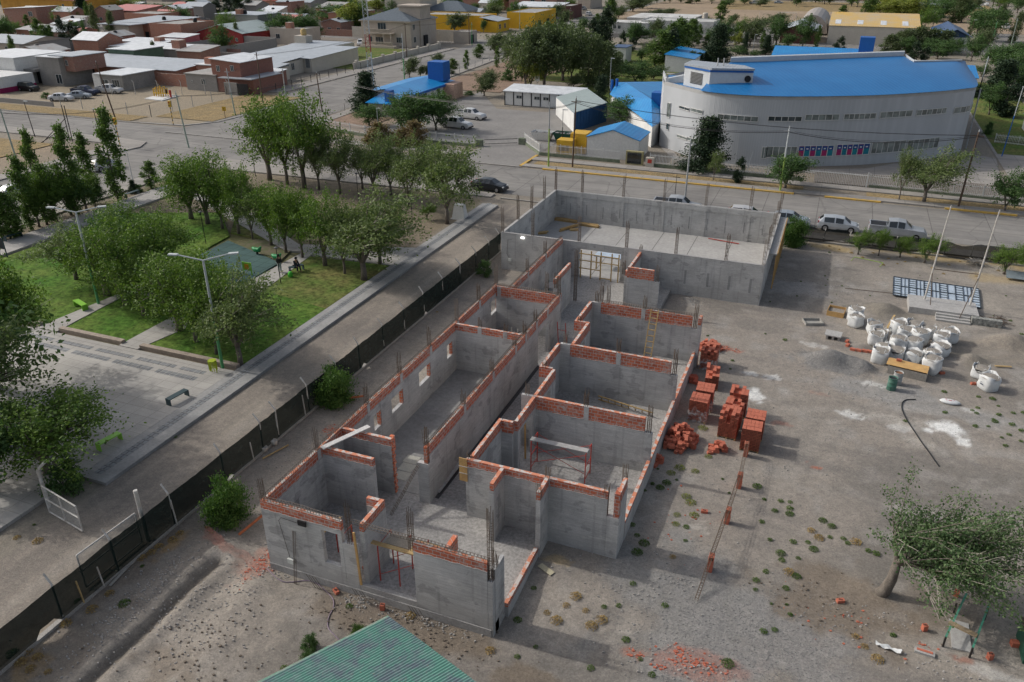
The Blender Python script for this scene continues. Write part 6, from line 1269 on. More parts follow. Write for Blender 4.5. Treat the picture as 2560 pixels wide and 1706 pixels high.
 # TOWN: houses, halls, walls
m_glass=glassmat('window_glass');m_glassl=glassmat('window_glass_pale',(.095,.11,.105),.25)
WALL={'grey':M('render_grey',(.30,.285,.265),(.23,.22,.205),scale=.5,fine=.1),'brick':brickmat('house_brick',(.30,.125,.085),(.25,.10,.07),(.34,.29,.25),.2,.35,.02,.3),'brickn':brickmat('house_brick_new',(.40,.145,.08),(.33,.115,.065),(.36,.31,.27),.2,.35,.02,.25),'cream':M('render_cream',(.52,.48,.41),(.46,.42,.36),scale=.4,fine=.05),'stone':M('render_stone',(.47,.41,.345),(.41,.355,.30),scale=.6,fine=.07),'white':M('render_white',(.66,.66,.64),(.56,.56,.545),scale=.4,fine=.06),'yellow':M('render_yellow',(.68,.40,.03),(.60,.35,.03),scale=.4,fine=.05),'ochre':M('render_ochre',(.52,.27,.05),scale=.4,fine=.06),'red':M('siding_red',(.30,.04,.04),(.24,.035,.035),scale=.6,fine=.08),'green':M('render_green',(.11,.17,.12),(.09,.14,.10),scale=.5),'dbrick':brickmat('house_brick_dark',(.27,.105,.075),(.22,.085,.06),(.24,.18,.15),.2,.35,.015,.1),'brown':M('siding_brown',(.13,.055,.045),(.10,.045,.04),scale=.6),'pink':M('render_pink',(.55,.17,.18),scale=.5),'stained':M('stained_white',(.62,.62,.60),(.36,.355,.34),scale=.35,fine=.1),'block':brickmat('grey_block',(.30,.285,.27),(.26,.25,.235),(.22,.21,.20),.2,.4,.02,.2),'salmon':M('render_salmon',(.60,.40,.30),scale=.5),'purple':M('purple_wall',(.13,.07,.20),scale=.5)}
ROOF={'zinc':sheetmat('zinc_roof',(.37,.40,.43),(.27,.30,.32),'x',.45,.45,.35),'bright':sheetmat('bright_zinc_roof',(.66,.68,.69),(.44,.46,.47),'x',.45,.4,.3),'greyroof':sheetmat('grey_roof',(.33,.36,.39),(.27,.30,.33),'x',.45,.5,.35),'redroof':sheetmat('red_roof',(.46,.12,.10),(.40,.14,.12),'x',.5,.5,.35),'blue':sheetmat('blue_roof',(.004,.18,.46),(.012,.25,.54),'x',.5,.38,.4,scale=.25),'slate':M('slate_roof',(.12,.145,.17),(.09,.11,.13),scale=2,fine=.12),'flat':M('flat_roof',(.36,.35,.33),(.27,.265,.25),scale=.4,fine=.12),'yellowr':sheetmat('yellow_roof',(.62,.38,.05),(.48,.40,.28),'x',.6,.4,.35,dirt=1.0,scale=.22),'dblue':sheetmat('dark_blue_roof',(.02,.055,.14),(.03,.07,.16),'x',.5,.4),'greenish':sheetmat('grey_green_roof',(.34,.40,.38),(.28,.33,.32),'x',.5,.5),'rust':sheetmat('rusty_roof',(.34,.36,.36),(.25,.20,.16),'x',.5,.5,dirt=.9)}
ROOF['pale']=M('pale_membrane',(.50,.50,.48),(.38,.38,.36),scale=.3,fine=.1)
m_fr=M('window_frame',(.62,.62,.60),rough=.5,fine=.02);m_dark=M('dark_opening',(.03,.03,.032));m_blk=MATS['black_plastic']
def window(par,x,y,z,w_,h,face='s',frame=None,glass=None,bars=2,name='window'):
 """face s: in a wall facing -Y at y; e: facing +X at x; w: facing -X at x"""
 t=.05;fm=MB();gm=MB()
 def bx_(m_,a0,a1,z0,z1,d0,d1):
  if face=='s':m_.box(x+a0,x+a1,y-d1,y-d0,z0,z1)
  elif face=='e':m_.box(x+d0,x+d1,y+a0,y+a1,z0,z1)
  else:m_.box(x-d1,x-d0,y+a0,y+a1,z0,z1)
 bx_(gm,t,w_-t,z+t,z+h-t,.004,.03)
 for a0,a1,z0,z1 in((0,w_,z,z+t),(0,w_,z+h-t,z+h),(0,t,z+t,z+h-t),(w_-t,w_,z+t,z+h-t)):bx_(fm,a0,a1,z0,z1,.002,.07)
 for k in range(1,bars):bx_(fm,w_*k/bars-.025,w_*k/bars+.025,z+t,z+h-t,.032,.06)
 f_=obj(name,fm,frame or m_fr,par);obj('pane',gm,glass or m_glass,f_);return f_
def house(name,label,x0,x1,y0,y1,h,wall,roof,kind='flat',rise=.8,wins=(),cat='house',over=.25,extra=None,group=None,z0=-.1,cap=None):
 """axis aligned house; wins: (face, offset along face, z, w, h[, bars])"""
 r=thing(name,label,cat,((x0+x1)/2,y0,0),group);wm=MB();wm.box(x0,x1,y0,y1,z0,h-(.0 if kind!='flat' else 0))
 rm=MB();W_=obj('wall',wm,WALL[wall],r);cx_,cy_=(x0+x1)/2,(y0+y1)/2;a,b_,c_,d=x0-over,x1+over,y0-over,y1+over
 if kind=='flat':rm.box(x0-over,x1+over,y0-over,y1+over,h+.002,h+.14)
 elif kind=='parapet':
  for q in((x0,x1,y0,y0+.15),(x0,x1,y1-.15,y1),(x0,x0+.15,y0+.15,y1-.15),(x1-.15,x1,y0+.15,y1-.15)):rm.box(q[0],q[1],q[2],q[3],h+.002,h+.3)
  obj('parapet',rm,WALL[wall],r);rm=MB().box(x0+.16,x1-.16,y0+.16,y1-.16,h+.002,h+.06)
 elif kind=='gx':
  rm.hexa([(a,c_,h-.05),(b_,c_,h-.05),(b_,cy_,h+rise-.05),(a,cy_,h+rise-.05),(a,c_,h+.05),(b_,c_,h+.05),(b_,cy_,h+rise+.05),(a,cy_,h+rise+.05)])
  rm.hexa([(a,cy_,h+rise-.05),(b_,cy_,h+rise-.05),(b_,d,h-.05),(a,d,h-.05),(a,cy_,h+rise+.05),(b_,cy_,h+rise+.05),(b_,d,h+.05),(a,d,h+.05)])
  g_=MB()
  for x in(x0,x1-.12):g_.poly([(0,0)],0,0)if 0 else g_.hexa([(x,y0,h-.001),(x+.12,y0,h-.001),(x+.12,y1,h-.001),(x,y1,h-.001),(x,cy_-.05,h+rise-.06),(x+.12,cy_-.05,h+rise-.06),(x+.12,cy_+.05,h+rise-.06),(x,cy_+.05,h+rise-.06)])
  obj('gable',g_,WALL[wall],r)
 elif kind=='gy':
  rm.hexa([(a,c_,h-.05),(cx_,c_,h+rise-.05),(cx_,d,h+rise-.05),(a,d,h-.05),(a,c_,h+.05),(cx_,c_,h+rise+.05),(cx_,d,h+rise+.05),(a,d,h+.05)])
  rm.hexa([(cx_,c_,h+rise-.05),(b_,c_,h-.05),(b_,d,h-.05),(cx_,d,h+rise-.05),(cx_,c_,h+rise+.05),(b_,c_,h+.05),(b_,d,h+.05),(cx_,d,h+rise+.05)])
  g_=MB()
  for y in(y0,y1-.12):g_.hexa([(x0,y,h-.001),(x1,y,h-.001),(x1,y+.12,h-.001),(x0,y+.12,h-.001),(cx_-.05,y,h+rise-.06),(cx_+.05,y,h+rise-.06),(cx_+.05,y+.12,h+rise-.06),(cx_-.05,y+.12,h+rise-.06)])
  obj('gable',g_,WALL[wall],r)
 elif kind=='hip':
  e=min(x1-x0,y1-y0)/2;i=len(rm.v)
  rm.v+=[(a,c_,h+.02),(b_,c_,h+.02),(b_,d,h+.02),(a,d,h+.02)]
  if x1-x0>=y1-y0:rm.v+=[(a+e,cy_,h+rise),(b_-e,cy_,h+rise)];rm.f+=[(0,1,5,4),(1,2,5),(2,3,4,5),(3,0,4),(3,2,1,0)]
  else:rm.v+=[(cx_,c_+e,h+rise),(cx_,d-e,h+rise)];rm.f+=[(0,1,4),(1,2,5,4),(2,3,5),(3,0,4,5),(3,2,1,0)]
 else:
  z={'s':(0,0,1,1),'n':(1,1,0,0),'e':(1,0,0,1),'w':(0,1,1,0)}[kind];p=[(a,c_),(b_,c_),(b_,d),(a,d)]
  rm.hexa([(*p[k],h+z[k]*rise+.003)for k in range(4)]+[(*p[k],h+z[k]*rise+.10)for k in range(4)])
  q=[(x0,y0),(x1,y0),(x1,y1),(x0,y1)];obj('upper_wall',MB().hexa([(*q[k],h-.001)for k in range(4)]+[(*q[k],h+z[k]*rise-.0)for k in range(4)]),WALL[wall],r)
 obj('roof',rm,ROOF[roof],r)
 for wv in wins:
  f_,o_,z,w_,hh=wv[:5];bars=wv[5]if len(wv)>5 else 2
  if w_<0:continue
  if f_=='s':window(r,x0+o_,y0,z,w_,hh,'s',bars=bars)
  elif f_=='e':window(r,x1,y0+o_,z,w_,hh,'e',bars=bars)
  elif f_=='w':window(r,x0,y0+o_,z,w_,hh,'w',bars=bars)
  elif f_=='d':obj('door',MB().box(x0+o_,x0+o_+w_,y0-.03,y0-.004,z,z+hh),m_dark,r)
  elif f_=='de':obj('door',MB().box(x1+.004,x1+.03,y0+o_,y0+o_+w_,z,z+hh),m_dark,r)
  elif f_=='ch':obj('chimney',MB().box(x0+o_,x0+o_+w_,y0+z,y0+z+w_,h-.1,h+hh),WALL['brickn'],r)
  elif f_=='tk':obj('water_tank',MB().lathe([(.55,0),(.6,.1),(.6,.9),(.4,1.1),(.15,1.15)],x0+o_,y0+z,14,h+.15),m_blk if w_<2 else m_fr,r,smooth=True)
 return r
H_=house
H_('corner_house','white two storey house with a magenta foot at the left edge',-172,-157.5,121.5,134,5.4,'white','bright','flat',wins=(('s',9,3.6,1.2,1.9),('s',4,1.2,.9,.6),('s',11,1.4,.8,.5)))
obj('painted_foot',MB().box(-172.1,-152.4,113.0,121.3,-.1,.95),M('magenta_paint',(.28,.02,.09)),bpy.data.objects['corner_house']);obj('front_wall',MB().box(-172.05,-152.5,113.1,121.2,.951,3.0),WALL['white'],bpy.data.objects['corner_house'])
r=H_('grey_house','grey two storey house with a carport and brick upper floor behind the dark off-roaders',-154.2,-148.2,124.2,132,5.6,'grey','bright','flat',wins=(('s',4.3,.5,1.6,1.9,2),))
obj('carport',MB().box(-164,-154.3,123.2,131,2.7,3.2),WALL['grey'],r);obj('garage_opening',MB().box(-163,-154.3,126,126.1,0,2.6),m_dark,r);obj('upper_floor',MB().box(-151.5,-145.6,125.5,133.5,2.9,5.8),WALL['brick'],r);obj('roof',MB().box(-152,-145.2,125.1,134,5.81,5.95),ROOF['zinc'],r);window(r,-147.9,125.49,4.0,.7,1.1)
r=H_('shop','low grey shop with a bright white roof and glass front behind the parked wrecks',-139.2,-132.3,124.4,133,2.95,'grey','bright','flat',over=.35,wins=(('s',1.2,.5,1.9,1.5,2),('s',4.1,.5,1.9,1.6,3)))
obj('front_paint',MB().box(-140.0,-138.1,124.33,124.39,0,2.9),WALL['white'],r)
H_('long_roofed_house','brick house under a very long pale grey sheet roof behind the white roofed shop',-154,-128,134.5,146,2.8,'brickn','zinc','s',.7,wins=(('d',2,.1,1.6,2.1),('s',8,.9,1.2,1.1)),over=.4)
H_('block_house','small grey block house with a pale flat roof left of the tall brick house',-122,-114.4,130.6,139,3.1,'block','flat','flat',wins=(('s',3.8,1.2,1.0,1.1,2),('s',1.3,1.5,.35,.4,1)))
H_('side_wall_house','unfinished brick shed beside the gas regulator fence',-127,-122.4,139.5,146,3.5,'brickn','bright','flat',wins=(('ch',1.5,1,1.6,1.4),))
r=H_('tall_brick_house','two storey dark brick house with a white roof at the corner lot',-115.3,-108.4,130.8,141,5.7,'dbrick','bright','e',.5,wins=(('s',1.2,3.9,.8,1.1,2),('s',4.6,4.1,.8,1.1,2)))
obj('porch_roof',MB().box(-112.8,-104.9,129.2,139,2.9,3.05),ROOF['zinc'],r);obj('porch_wall',MB().box(-110.2,-105.2,130.2,138.7,0,2.899),WALL['dbrick'],r);obj('gate_wall',MB().box(-111,-108,128.6,128.9,0,2.3),WALL['grey'],r);obj('gate',MB().box(-107.9,-105.5,128.7,128.8,0,2.2),m_dark,r)
H_('green_house','dark green flat roofed block behind the long grey roof',-160,-152,148,157,4.4,'green','bright','flat',group=None)
H_('red_store','small red walled store behind the brick upper floor',-160,-152.5,142,147.5,3.0,'red','zinc','s',.4)
H_('brick_house','brick house with a white strip roof and a tall brick stack',-172,-150,160,168,3.4,'grey','bright','s',.3,wins=(('s',3,1.4,1.2,.8),('ch',19,1,2.4,2.0)))
H_('brick_yard_house','low brick yard building with rust coloured walls beyond the green block',-149,-142,158,165,3.4,'brick','rust','s',.8)
H_('ochre_cottage','ochre cottage with a blue grey gable roof behind the garden poplars',-213,-197,156,170,3.3,'ochre' if 0 else 'stone','greyroof','gx',1.3,wins=(('s',9,1.3,1,1.2),))
H_('panel_house','low house with a white door and zinc roof at the left behind the poplars',-226,-212,182,190,3.4,'brick','zinc','gx',1.2,wins=(('s',5,1.6,2,1),('d',16,0,3,2.4)))
H_('raw_brick_house','raw brick two storey house with a silver roof below the orange house',-286,-270,222,232,5.6,'brick','bright','w',.8,wins=(('s',12,3.4,2,1.6),))
H_('orange_house','orange house with a long red roof at the top left',-338,-290,262,280,6.0,'ochre','redroof','s',1.8,wins=(('s',35,3.3,1.2,1.2),('s',42,3.3,1.2,1.2)))
H_('shed_house','far low house with a dark red roof beside the tall conifer',-268,-250,248,262,4,'brick','redroof','s',1.2)
r=H_('twin_brick_house','pair of raw brick houses with a silver lean-to roof and water tanks',-207,-190,196,214,5.4,'brickn','greyroof','s',.5,wins=(('s',9.5,3.4,1.4,1.4),('d',11.5,0,1.5,3),('tk',12,8,1,1)))
obj('front_wing',MB().box(-206,-196,190.5,195.98,0,5.2),WALL['cream'],r);obj('wing_roof',MB().box(-207,-194,189.5,195.98,5.21,5.4),ROOF['greyroof'],r)
H_('brick_wing','bare brick wing with a concrete frame right of the silver lean-to',-189.5,-178,192,206,5.6,'brickn','flat','parapet',wins=(('tk',9,9,1,1),))
H_('grey_party_house','tall grey block house with two dark windows above the brick wing',-184,-168,214,226,7.0,'block','zinc','flat',wins=(('s',2.5,4.2,1.8,1.8),('tk',10,2,1,1),('ch',8,0,1.8,1.6)))
H_('brick_back_house','brick house with a plain wall behind the silver lean-to, farther left',-222,-208,215,226,6.0,'brickn','flat','parapet')
H_('vault_shed','pale shed with a curved grey roof behind the red siding house',-182,-168,236,244,4.2,'cream','zinc','gx',1.6)
H_('red_siding_house','dark red siding house with a grey green gable roof',-176,-160,196,214,3.6,'red','greenish','gy',2.2,wins=(('s',10.5,1.2,1,1),('s',13.5,1.5,.8,.9)))
H_('pink_house','small pink house with a white door and bright roof',-179,-170,184,190,3.2,'pink','bright','s',.5,wins=(('d',6,.2,1,2.1),('s',3.2,.9,1.1,1.2)))
H_('low_bright_roofs','low brick sheds under bright roofs in front of the pink house',-186,-170,176,183,2.6,'brickn','bright','s',.3,wins=(('ch',11,2,2,1.2),))
H_('beige_house','beige house with a brick chimney stack right of the red siding house',-158,-146,206,214,4.2,'stone','flat','parapet',wins=(('s',2,1.6,1.4,1.3),('ch',5,1,1.8,1.8)))
H_('lot_wall_house','far house with a grey roof left of the dark conifers at the top',-225,-208,300,312,5,'grey','greyroof','gx',1.6,wins=(('s',8,2,2,1.5),))
H_('back_house','low tan house at the top edge behind the willow',-205,-182,330,345,4,'cream','flat','flat');H_('back_house','grey walled house at the top left corner of the green',-330,-300,290,305,4.5,'grey','zinc','gx',1.5)
H_('back_house','far pink and purple walled house beside the beige tower at the top',-178,-160,262,270,5.2,'brick','flat','flat',wins=(('s',4,2,3,1.6),));H_('beige_block','tall plain beige block at the top left of the grove',-165,-150,286,300,9,'cream','flat','parapet');tag(obj('purple_wall',MB().box(-160,-146,258,258.3,0,4.2),WALL['purple']),'purple garden wall in front of the beige block','wall')
RH=random.Random(4)
for k,(x,y)in enumerate(((-246,168),(-238,200),(-252,214),(-226,232),(-262,240),(-240,262),(-205,262),(-188,274),(-215,285),(-246,292),(-272,300),(-182,158),(-196,178),(-222,150),(-240,140),(-262,190),(-285,205),(-300,240),(-176,228),(-198,244),(-160,236),(-150,248),(-290,325),(-255,330),(-170,312),(-142,300),(-150,340),(-234,184),(-216,184),(-186,146),(-205,138),(-228,130),(-176,136),(-246,152),(-270,170),(-262,222),(-236,246),(-222,272),(-258,276),(-168,252),(-310,268),(-292,280))):
 H_('quarter_house','%s house with %s, %s among the packed far houses of the quarter'%(('small brick','grey block','pale rendered','low brick')[k%4],('a zinc roof','a bright roof','a rusty roof','a red roof','a flat roof')[k%5],ORD[k%20]),x,x+RH.uniform(6.5,10),y,y+RH.uniform(6,9),RH.uniform(2.8,5.6),('brick','block','cream','brickn')[k%4],('zinc','bright','rust','redroof','flat')[k%5],RH.choice(('s','gx','gx','gy','w','gy')),RH.uniform(.8,1.6),wins=(('s',2,1.1,1.3,1.1),('s',5.5,1.1,1.2,1.1),('ch' if k%2 else 'tk',4.5,3,1,.9)),group='packed houses of the quarter')
for k in range(30):
 x=-275+RH.random()*120;y=150+RH.random()*130;L_=RH.uniform(8,20);tag(obj('garden_wall',MB().box(x,x+(L_ if k%2 else.25),y,y+(.25 if k%2 else L_),0,RH.uniform(1.6,2.4)),WALL[('block','brick','grey')[k%3]]),'yard wall between the packed houses of the quarter','wall','yard walls of the quarter')
for x0,x1,y0,y1,h,mt,lb in((-172,-149,196.5,196.8,3.0,'block','long dark grey block wall behind the cream house roofs'),(-149.3,-149,168,196.4,2.8,'block','grey block wall running back beside the vacant lot'),(-150,-127,168,168.3,2.3,'block','long grey wall with faded painted letters along the vacant lot'),(-132,-122.2,133.2,133.4,2.4,'brickn','orange brick wall between the white roofed shop and the block house'),(-200,-176,170,170.3,2.6,'grey','weathered wall among the brick houses'),(-146,-106.4,231.5,231.8,3.2,'cream','high cream wall behind the parked white car'),(-152.5,-131,106.5,106.7,.8,'block','low block kerb wall in front of the wrecked cars'),(-230,-190,240,240.3,2.5,'block','far grey wall by the yellow field'),(-215,-170,250,250.3,3,'grey','grey boundary wall below the far willow')):
 tag(obj('garden_wall',MB().box(x0,x1,y0,y1,-.1,h),WALL[mt]),lb,'wall')
def text(body,size,loc,rot,mat,parent=None,name='lettering',ext=.01,align='CENTER'):
 cu=bpy.data.curves.new(name,'FONT');cu.body=body;cu.size=size;cu.extrude=ext;cu.align_x=align;o=bpy.data.objects.new(name,cu);COL.objects.link(o)
 dg=bpy.context.evaluated_depsgraph_get();me=bpy.data.meshes.new_from_object(o.evaluated_get(dg));bpy.data.objects.remove(o);q=bpy.data.objects.new(name,me);COL.objects.link(q)
 me.materials.clear();me.materials.append(mat);q.rotation_euler=rot
 if parent is not None:q.parent=parent;q.location=Vector(loc)-wloc(parent)
 else:q.location=loc
 return q
SGN=(math.pi/2,0,0)
r=thing('lot_billboard','white board with large dark red digits on posts beside the tall brick house','sign',(-118.5,150,0));obj('board',MB().box(-121.4,-116.2,150,150.08,2.6,4.2),WALL['grey'],r);text('007',2.0,(-118.8,149.96,2.75),SGN,M('sign_red',(.22,.03,.03)),r,name='digits')
for x in(-120.6,-117):obj('post',MB().beam((x,150.1,0),(x,150.1,2.6),.12),m_rust,r)
r=H_('cream_house','wide cream bungalow with several pale grey sheet roofs behind black railings',-131,-112.3,160,180,3.0,'cream','zinc','n' if 0 else 's',.5,wins=(('s',17.1,1.0,1.2,2.0,4),),over=.3)
for q in((-128,-114.5,150,159.9,2.9),(-121,-111.2,143.8,149.9,2.7)):obj('front_wing',MB().box(q[0],q[1],q[2],q[3],0,q[4]),WALL['cream'],r);obj('wing_roof',MB().hexa([(q[0]-.3,q[2]-.3,q[4]),(q[1]+.4,q[2]-.3,q[4]),(q[1]+.4,q[3],q[4]+.5),(q[0]-.3,q[3],q[4]+.5),(q[0]-.3,q[2]-.3,q[4]+.1),(q[1]+.4,q[2]-.3,q[4]+.1),(q[1]+.4,q[3],q[4]+.6),(q[0]-.3,q[3],q[4]+.6)]),ROOF['zinc'],r)
obj('water_tower',MB().box(-133,-129.5,183,186,3.2,5.2),WALL['cream'],r);obj('water_tank',MB().lathe([(.7,0),(.75,.2),(.75,1.2),(.5,1.5),(.1,1.6)],-131,184.5,14,5.3),M('tank_yellow',(.55,.40,.18)),r,smooth=True)
for y,w_ in((151.5,1.0),(153.3,1.1),(155.2,1.2)):window(r,-114.5,y,1.0,w_,1.5,'e')
window(r,-111.2,145.5,1.0,1.4,1.3,'e');obj('back_wing',MB().box(-133,-119.5,180.1,190,0,3.4),WALL['cream'],r);obj('back_roof',MB().box(-132.7,-119.8,180.3,189.8,3.401,3.5),ROOF['greyroof'],r)
H_('corner_porch_house','house corner with a white porch roof behind the black railing at the street',-114.5,-107.3,139.5,143.6,2.7,'dbrick','bright','s',.3,wins=(('d',3,0,3.4,2.2),))
r=H_('grand_house','grand three storey beige house with a slate hip roof and stone balcony',-130.5,-114.6,212,228,7.0,'stone','slate','hip',3.0,over=.5,wins=(('s',1.8,1.2,1.6,1.5,2),('s',4.4,.6,2.6,2.0,3),('s',11.2,1.2,1.9,1.5,3),('s',5.4,4.4,2.7,2.0,3),('e',1.5,1.2,1.4,1.6,2),('e',10.2,1.2,1.6,1.6,2),('e',1.2,4.6,1.4,1.5,2),('e',10.5,4.6,1.6,1.5,2)),cat='house')
obj('cornice',MB().box(-131,-114.1,211.5,228.5,6.7,6.98),WALL['stone'],r);obj('stair_tower',MB().box(-121,-114.3,217.5,224,0,10.4),WALL['stone'],r);obj('tower_cap',MB().box(-121.4,-113.9,217.1,224.4,10.401,10.8),WALL['stone'],r);obj('side_porch',MB().box(-114.29,-113.8,219,221,0,2.8),m_dark,r)
obj('balcony_slab',MB().box(-127.6,-119.6,209.6,211.95,3.6,3.85),WALL['stone'],r)
def balus(par,x0,x1,y,z,h=.9):
 obj('balustrade_rail',MB().box(x0,x1,y-.12,y+.12,z+h,z+h+.14),WALL['stone'],par)
 k=0;mb=MB();x=x0+.1
 while x<x1:mb.box(x,x+.12,y-.07,y+.07,z,z+h-.001);x+=.3
 obj('balusters',mb,WALL['stone'],par)
balus(r,-127.6,-119.6,209.8,3.86);balus(r,-128.6,-118.6,208.4,.6)
for x in(-127.2,-124.9,-122.2,-119.9):obj('column',MB().lathe([(.3,0),(.2,.2),(.18,3.2),(.3,3.4)],x,209.9,10,.2),WALL['stone'],r)
obj('terrace',MB().box(-129,-118,208,211.9,0,.6),WALL['stone'],r)
tag(obj('garden_wall',MB().box(-106.6,-106.2,168,214,0,1.5),WALL['cream']),'long cream street wall with square piers before the grand house','wall')
pw=thing('wall_piers','row of cream piers standing in the long street wall','pier',(-106.4,190,0))
for k in range(8):obj('pier',MB().box(-106.75,-106.05,169+k*6.2,169.7+k*6.2,0,1.95),WALL['cream'],pw)
r=H_('gatehouse','small beige gatehouse with a dark door at the end of the cream wall',-109,-104,228,234,3.0,'stone','flat','parapet',wins=(('de',1.5,0,2.2,2.3),))
H_('slate_house','far house with a large grey slate roof behind the grand house',-152,-134,292,306,4,'stone','slate','hip',3.2)
r=H_('yellow_house','bright yellow house with a small grey gabled wing at the street corner',-139,-115,264,276,4.6,'yellow','flat','parapet',wins=(('s',14.5,1.6,1.5,1.3),))
obj('wing',MB().box(-114.98,-108.8,261.5,272,0,3.5),WALL['yellow'],r);obj('wing_roof',MB().hexa([(-115.2,261.2,4.6),(-108.4,261.2,3.5),(-108.4,272.3,3.5),(-115.2,272.3,4.6),(-115.2,261.2,4.7),(-108.4,261.2,3.6),(-108.4,272.3,3.6),(-115.2,272.3,4.7)]),ROOF['zinc'],r)
for y in(263,267.4):window(r,-108.8,y,1,1.6,1.5,'e')
H_('yellow_hall','yellow two storey building with a brown door behind the yellow house',-112,-101.5,278,300,5,'yellow','rust','parapet',wins=(('de',3,0,3,2.6),('de',12,0,3,2.6)))
H_('orange_garden_wall_house','low orange building between the grand house and the yellow house',-150,-140,262,270,3.2,'ochre','zinc','flat')
H_('white_shop','long pale shop with a white sheet roof and dark sign at the far corner',-128,-108,322,336,4.2,'cream','bright','s',1.0,wins=(('s',15,.8,3,2),));H_('row_house','small grey house with a porch behind the yellow hall',-117,-107,306,318,3.2,'grey','zinc','s',.8,wins=(('s',4,1,3,1.2,4),))
H_('far_hall','dark shop front at the far street corner',-107.6,-102.5,322,336,4.6,'brown','flat','parapet');H_('far_building','tall brick house beyond the far parked cars',-140,-118,350,366,7,'brick','flat','parapet',wins=(('s',10,4,2,1.5),('s',15,4,2,1.5)));H_('far_building','tall beige building at the top behind the far parked cars',-118,-112,380,400,9,'stone','flat','parapet',wins=(('s',1.5,5,1.5,1.5),))
H_('far_building','pale house with a rusty roof at the top edge left of the street',-170,-145,356,370,5,'brick','bright','s',1)
for k in range(9):H_('far_building','distant low building, %s from the left along the top edge behind the sports field'%ORD[k],-90+k*17,-78+k*17,480+(k%3)*6,500,4+(k%2)*2,('brick','grey','white','brown','stone')[k%5],('greyroof','bright','redroof','zinc')[k%4],('s','gx')[k%2],1.2,wins=(('s',3,1.5,2,1.4),('s',7,1.5,2,1.4)),group='far buildings')
for k in range(9):H_('far_building','distant house, %s from the left along the top edge over the brick quarter'%ORD[k],-430+k*26,-412+k*26,350+(k%3)*9,364+(k%3)*9,4+(k%2)*1.5,('brick','grey','white','stone','brickn')[k%5],('zinc','bright','redroof','greyroof','rust')[k%5],('s','gx')[k%2],1.3,wins=(('s',3,1.5,2,1.4),('s',8,1.5,2,1.4)),group='far houses')
r=H_('blue_hut','low white hut with a faded blue gable roof and a tall blue water box',-78.5,-69.4,126.5,144,2.6,'white','blue','gy',.9,wins=(('e',4.5,.9,2.2,1.2,3),('de',11,0,1.1,2.1)),cat='hut',over=.5)
obj('water_box',MB().box(-73.0,-69.8,141.0,144.0,3.0,6.4),M('blue_ribbed',(.01,.10,.36),(.015,.12,.40),rough=.5),r);obj('fascia',MB().box(-69.0,-68.85,126.1,144.4,2.3,2.7),MATS['blue_ribbed'],r);obj('annex',MB().box(-69.3,-67.2,140,144,0,2.7),WALL['salmon'],r)
obj('front_roof',MB().hexa([(-74,119.5,2.2),(-69,119.5,2.2),(-69,126.0,3.0),(-74,126.0,3.0),(-74,119.5,2.3),(-69,119.5,2.3),(-69,126.0,3.1),(-74,126.0,3.1)]),ROOF['blue'],r);obj('front_room',MB().box(-73.7,-69.3,119.9,126,0,2.19),WALL['grey'],r);obj('chimney_box',MB().box(-70.8,-69.6,120.6,121.8,2.4,4.3),MATS['blue_ribbed'],r)
r=thing('panel_building','long low white panel building with black frame strips','building',(-50,138,0));x0=TA(1,2270,960)[0];x1=TA(2,620,990)[0];y=138.0
obj('wall',MB().box(x0,x1,y,y+4.5,0,2.45),WALL['white'],r);obj('roof',MB().hexa([(x0-.2,y-.5,2.5),(x1+.4,y-.5,2.5),(x1+.4,y+5,3.0),(x0-.2,y+5,3.0),(x0-.2,y-.5,2.62),(x1+.4,y-.5,2.62),(x1+.4,y+5,3.12),(x0-.2,y+5,3.12)]),ROOF['bright'],r)
for k in range(9):xx=x0+(x1-x0)*k/8;obj('frame_strip',MB().box(xx-.08,xx+.08,y-.06,y-.004,0,2.45),m_blk,r)
obj('base_strip',MB().box(x0,x1,y-.05,y-.003,-.02,.14),m_blk,r)
for k in(1,3,4):xx=x0+(x1-x0)*(k+.3)/8;window(r,xx,y-.002,1.3,1.1,.6)
r=thing('site_container','white and blue shipping container with a grey roof behind the utility poles','container',(-37,124,0));a_,b2,c_=TA(2,400,1050),TA(2,560,1210),TA(2,860,1110)
pts=[(a_[0],a_[1]),(b2[0],b2[1]),(c_[0],c_[1]),(a_[0]+c_[0]-b2[0],a_[1]+c_[1]-b2[1])]
obj('body',MB().poly(pts,0,2.95),M('container_blue',(.015,.065,.17),(.02,.08,.2),scale=1),r)
def inset(p,q,z0,z1,d,mat,name,t0=.0,t1=1.0):
 p=Vector((p[0],p[1],0));q=Vector((q[0],q[1],0));dd=(q-p).normalized();n_=Vector((dd.y,-dd.x,0));A_=p.lerp(q,t0);B_=p.lerp(q,t1)
 return obj(name,MB().hexa([A_+n_*.003+Vector((0,0,z0)),B_+n_*.003+Vector((0,0,z0)),B_-n_*.02+Vector((0,0,z0)),A_-n_*.02+Vector((0,0,z0)),A_+n_*d+Vector((0,0,z1)),B_+n_*d+Vector((0,0,z1)),B_-n_*.02+Vector((0,0,z1)),A_-n_*.02+Vector((0,0,z1))]),mat,r)
inset(pts[0],pts[1],.05,2.9,.02,WALL['white'],'white_side');obj('roof',MB().poly([(p[0],p[1])for p in pts],2.955,3.05),ROOF['greenish'],r)
for t in np.linspace(.03,.97,12):inset(pts[1],pts[2],.1,2.9,.05,MATS['container_blue'],'rib',t-.012,t+.012)
a_,b2,c_=TA(2,735,1370),TA(2,1145,1490),TA(2,1230,1400);x0,x1=-30.6,-23.6
r=H_('gabled_shed','pale ribbed shed with a bright blue gable roof beside the yellow generator',-30.8,-23.6,105.6,111.6,2.7,'white','blue','gy',1.2,cat='shed',over=.15)
r['label']='pale ribbed shed with a bright blue gable roof beside the yellow generator'
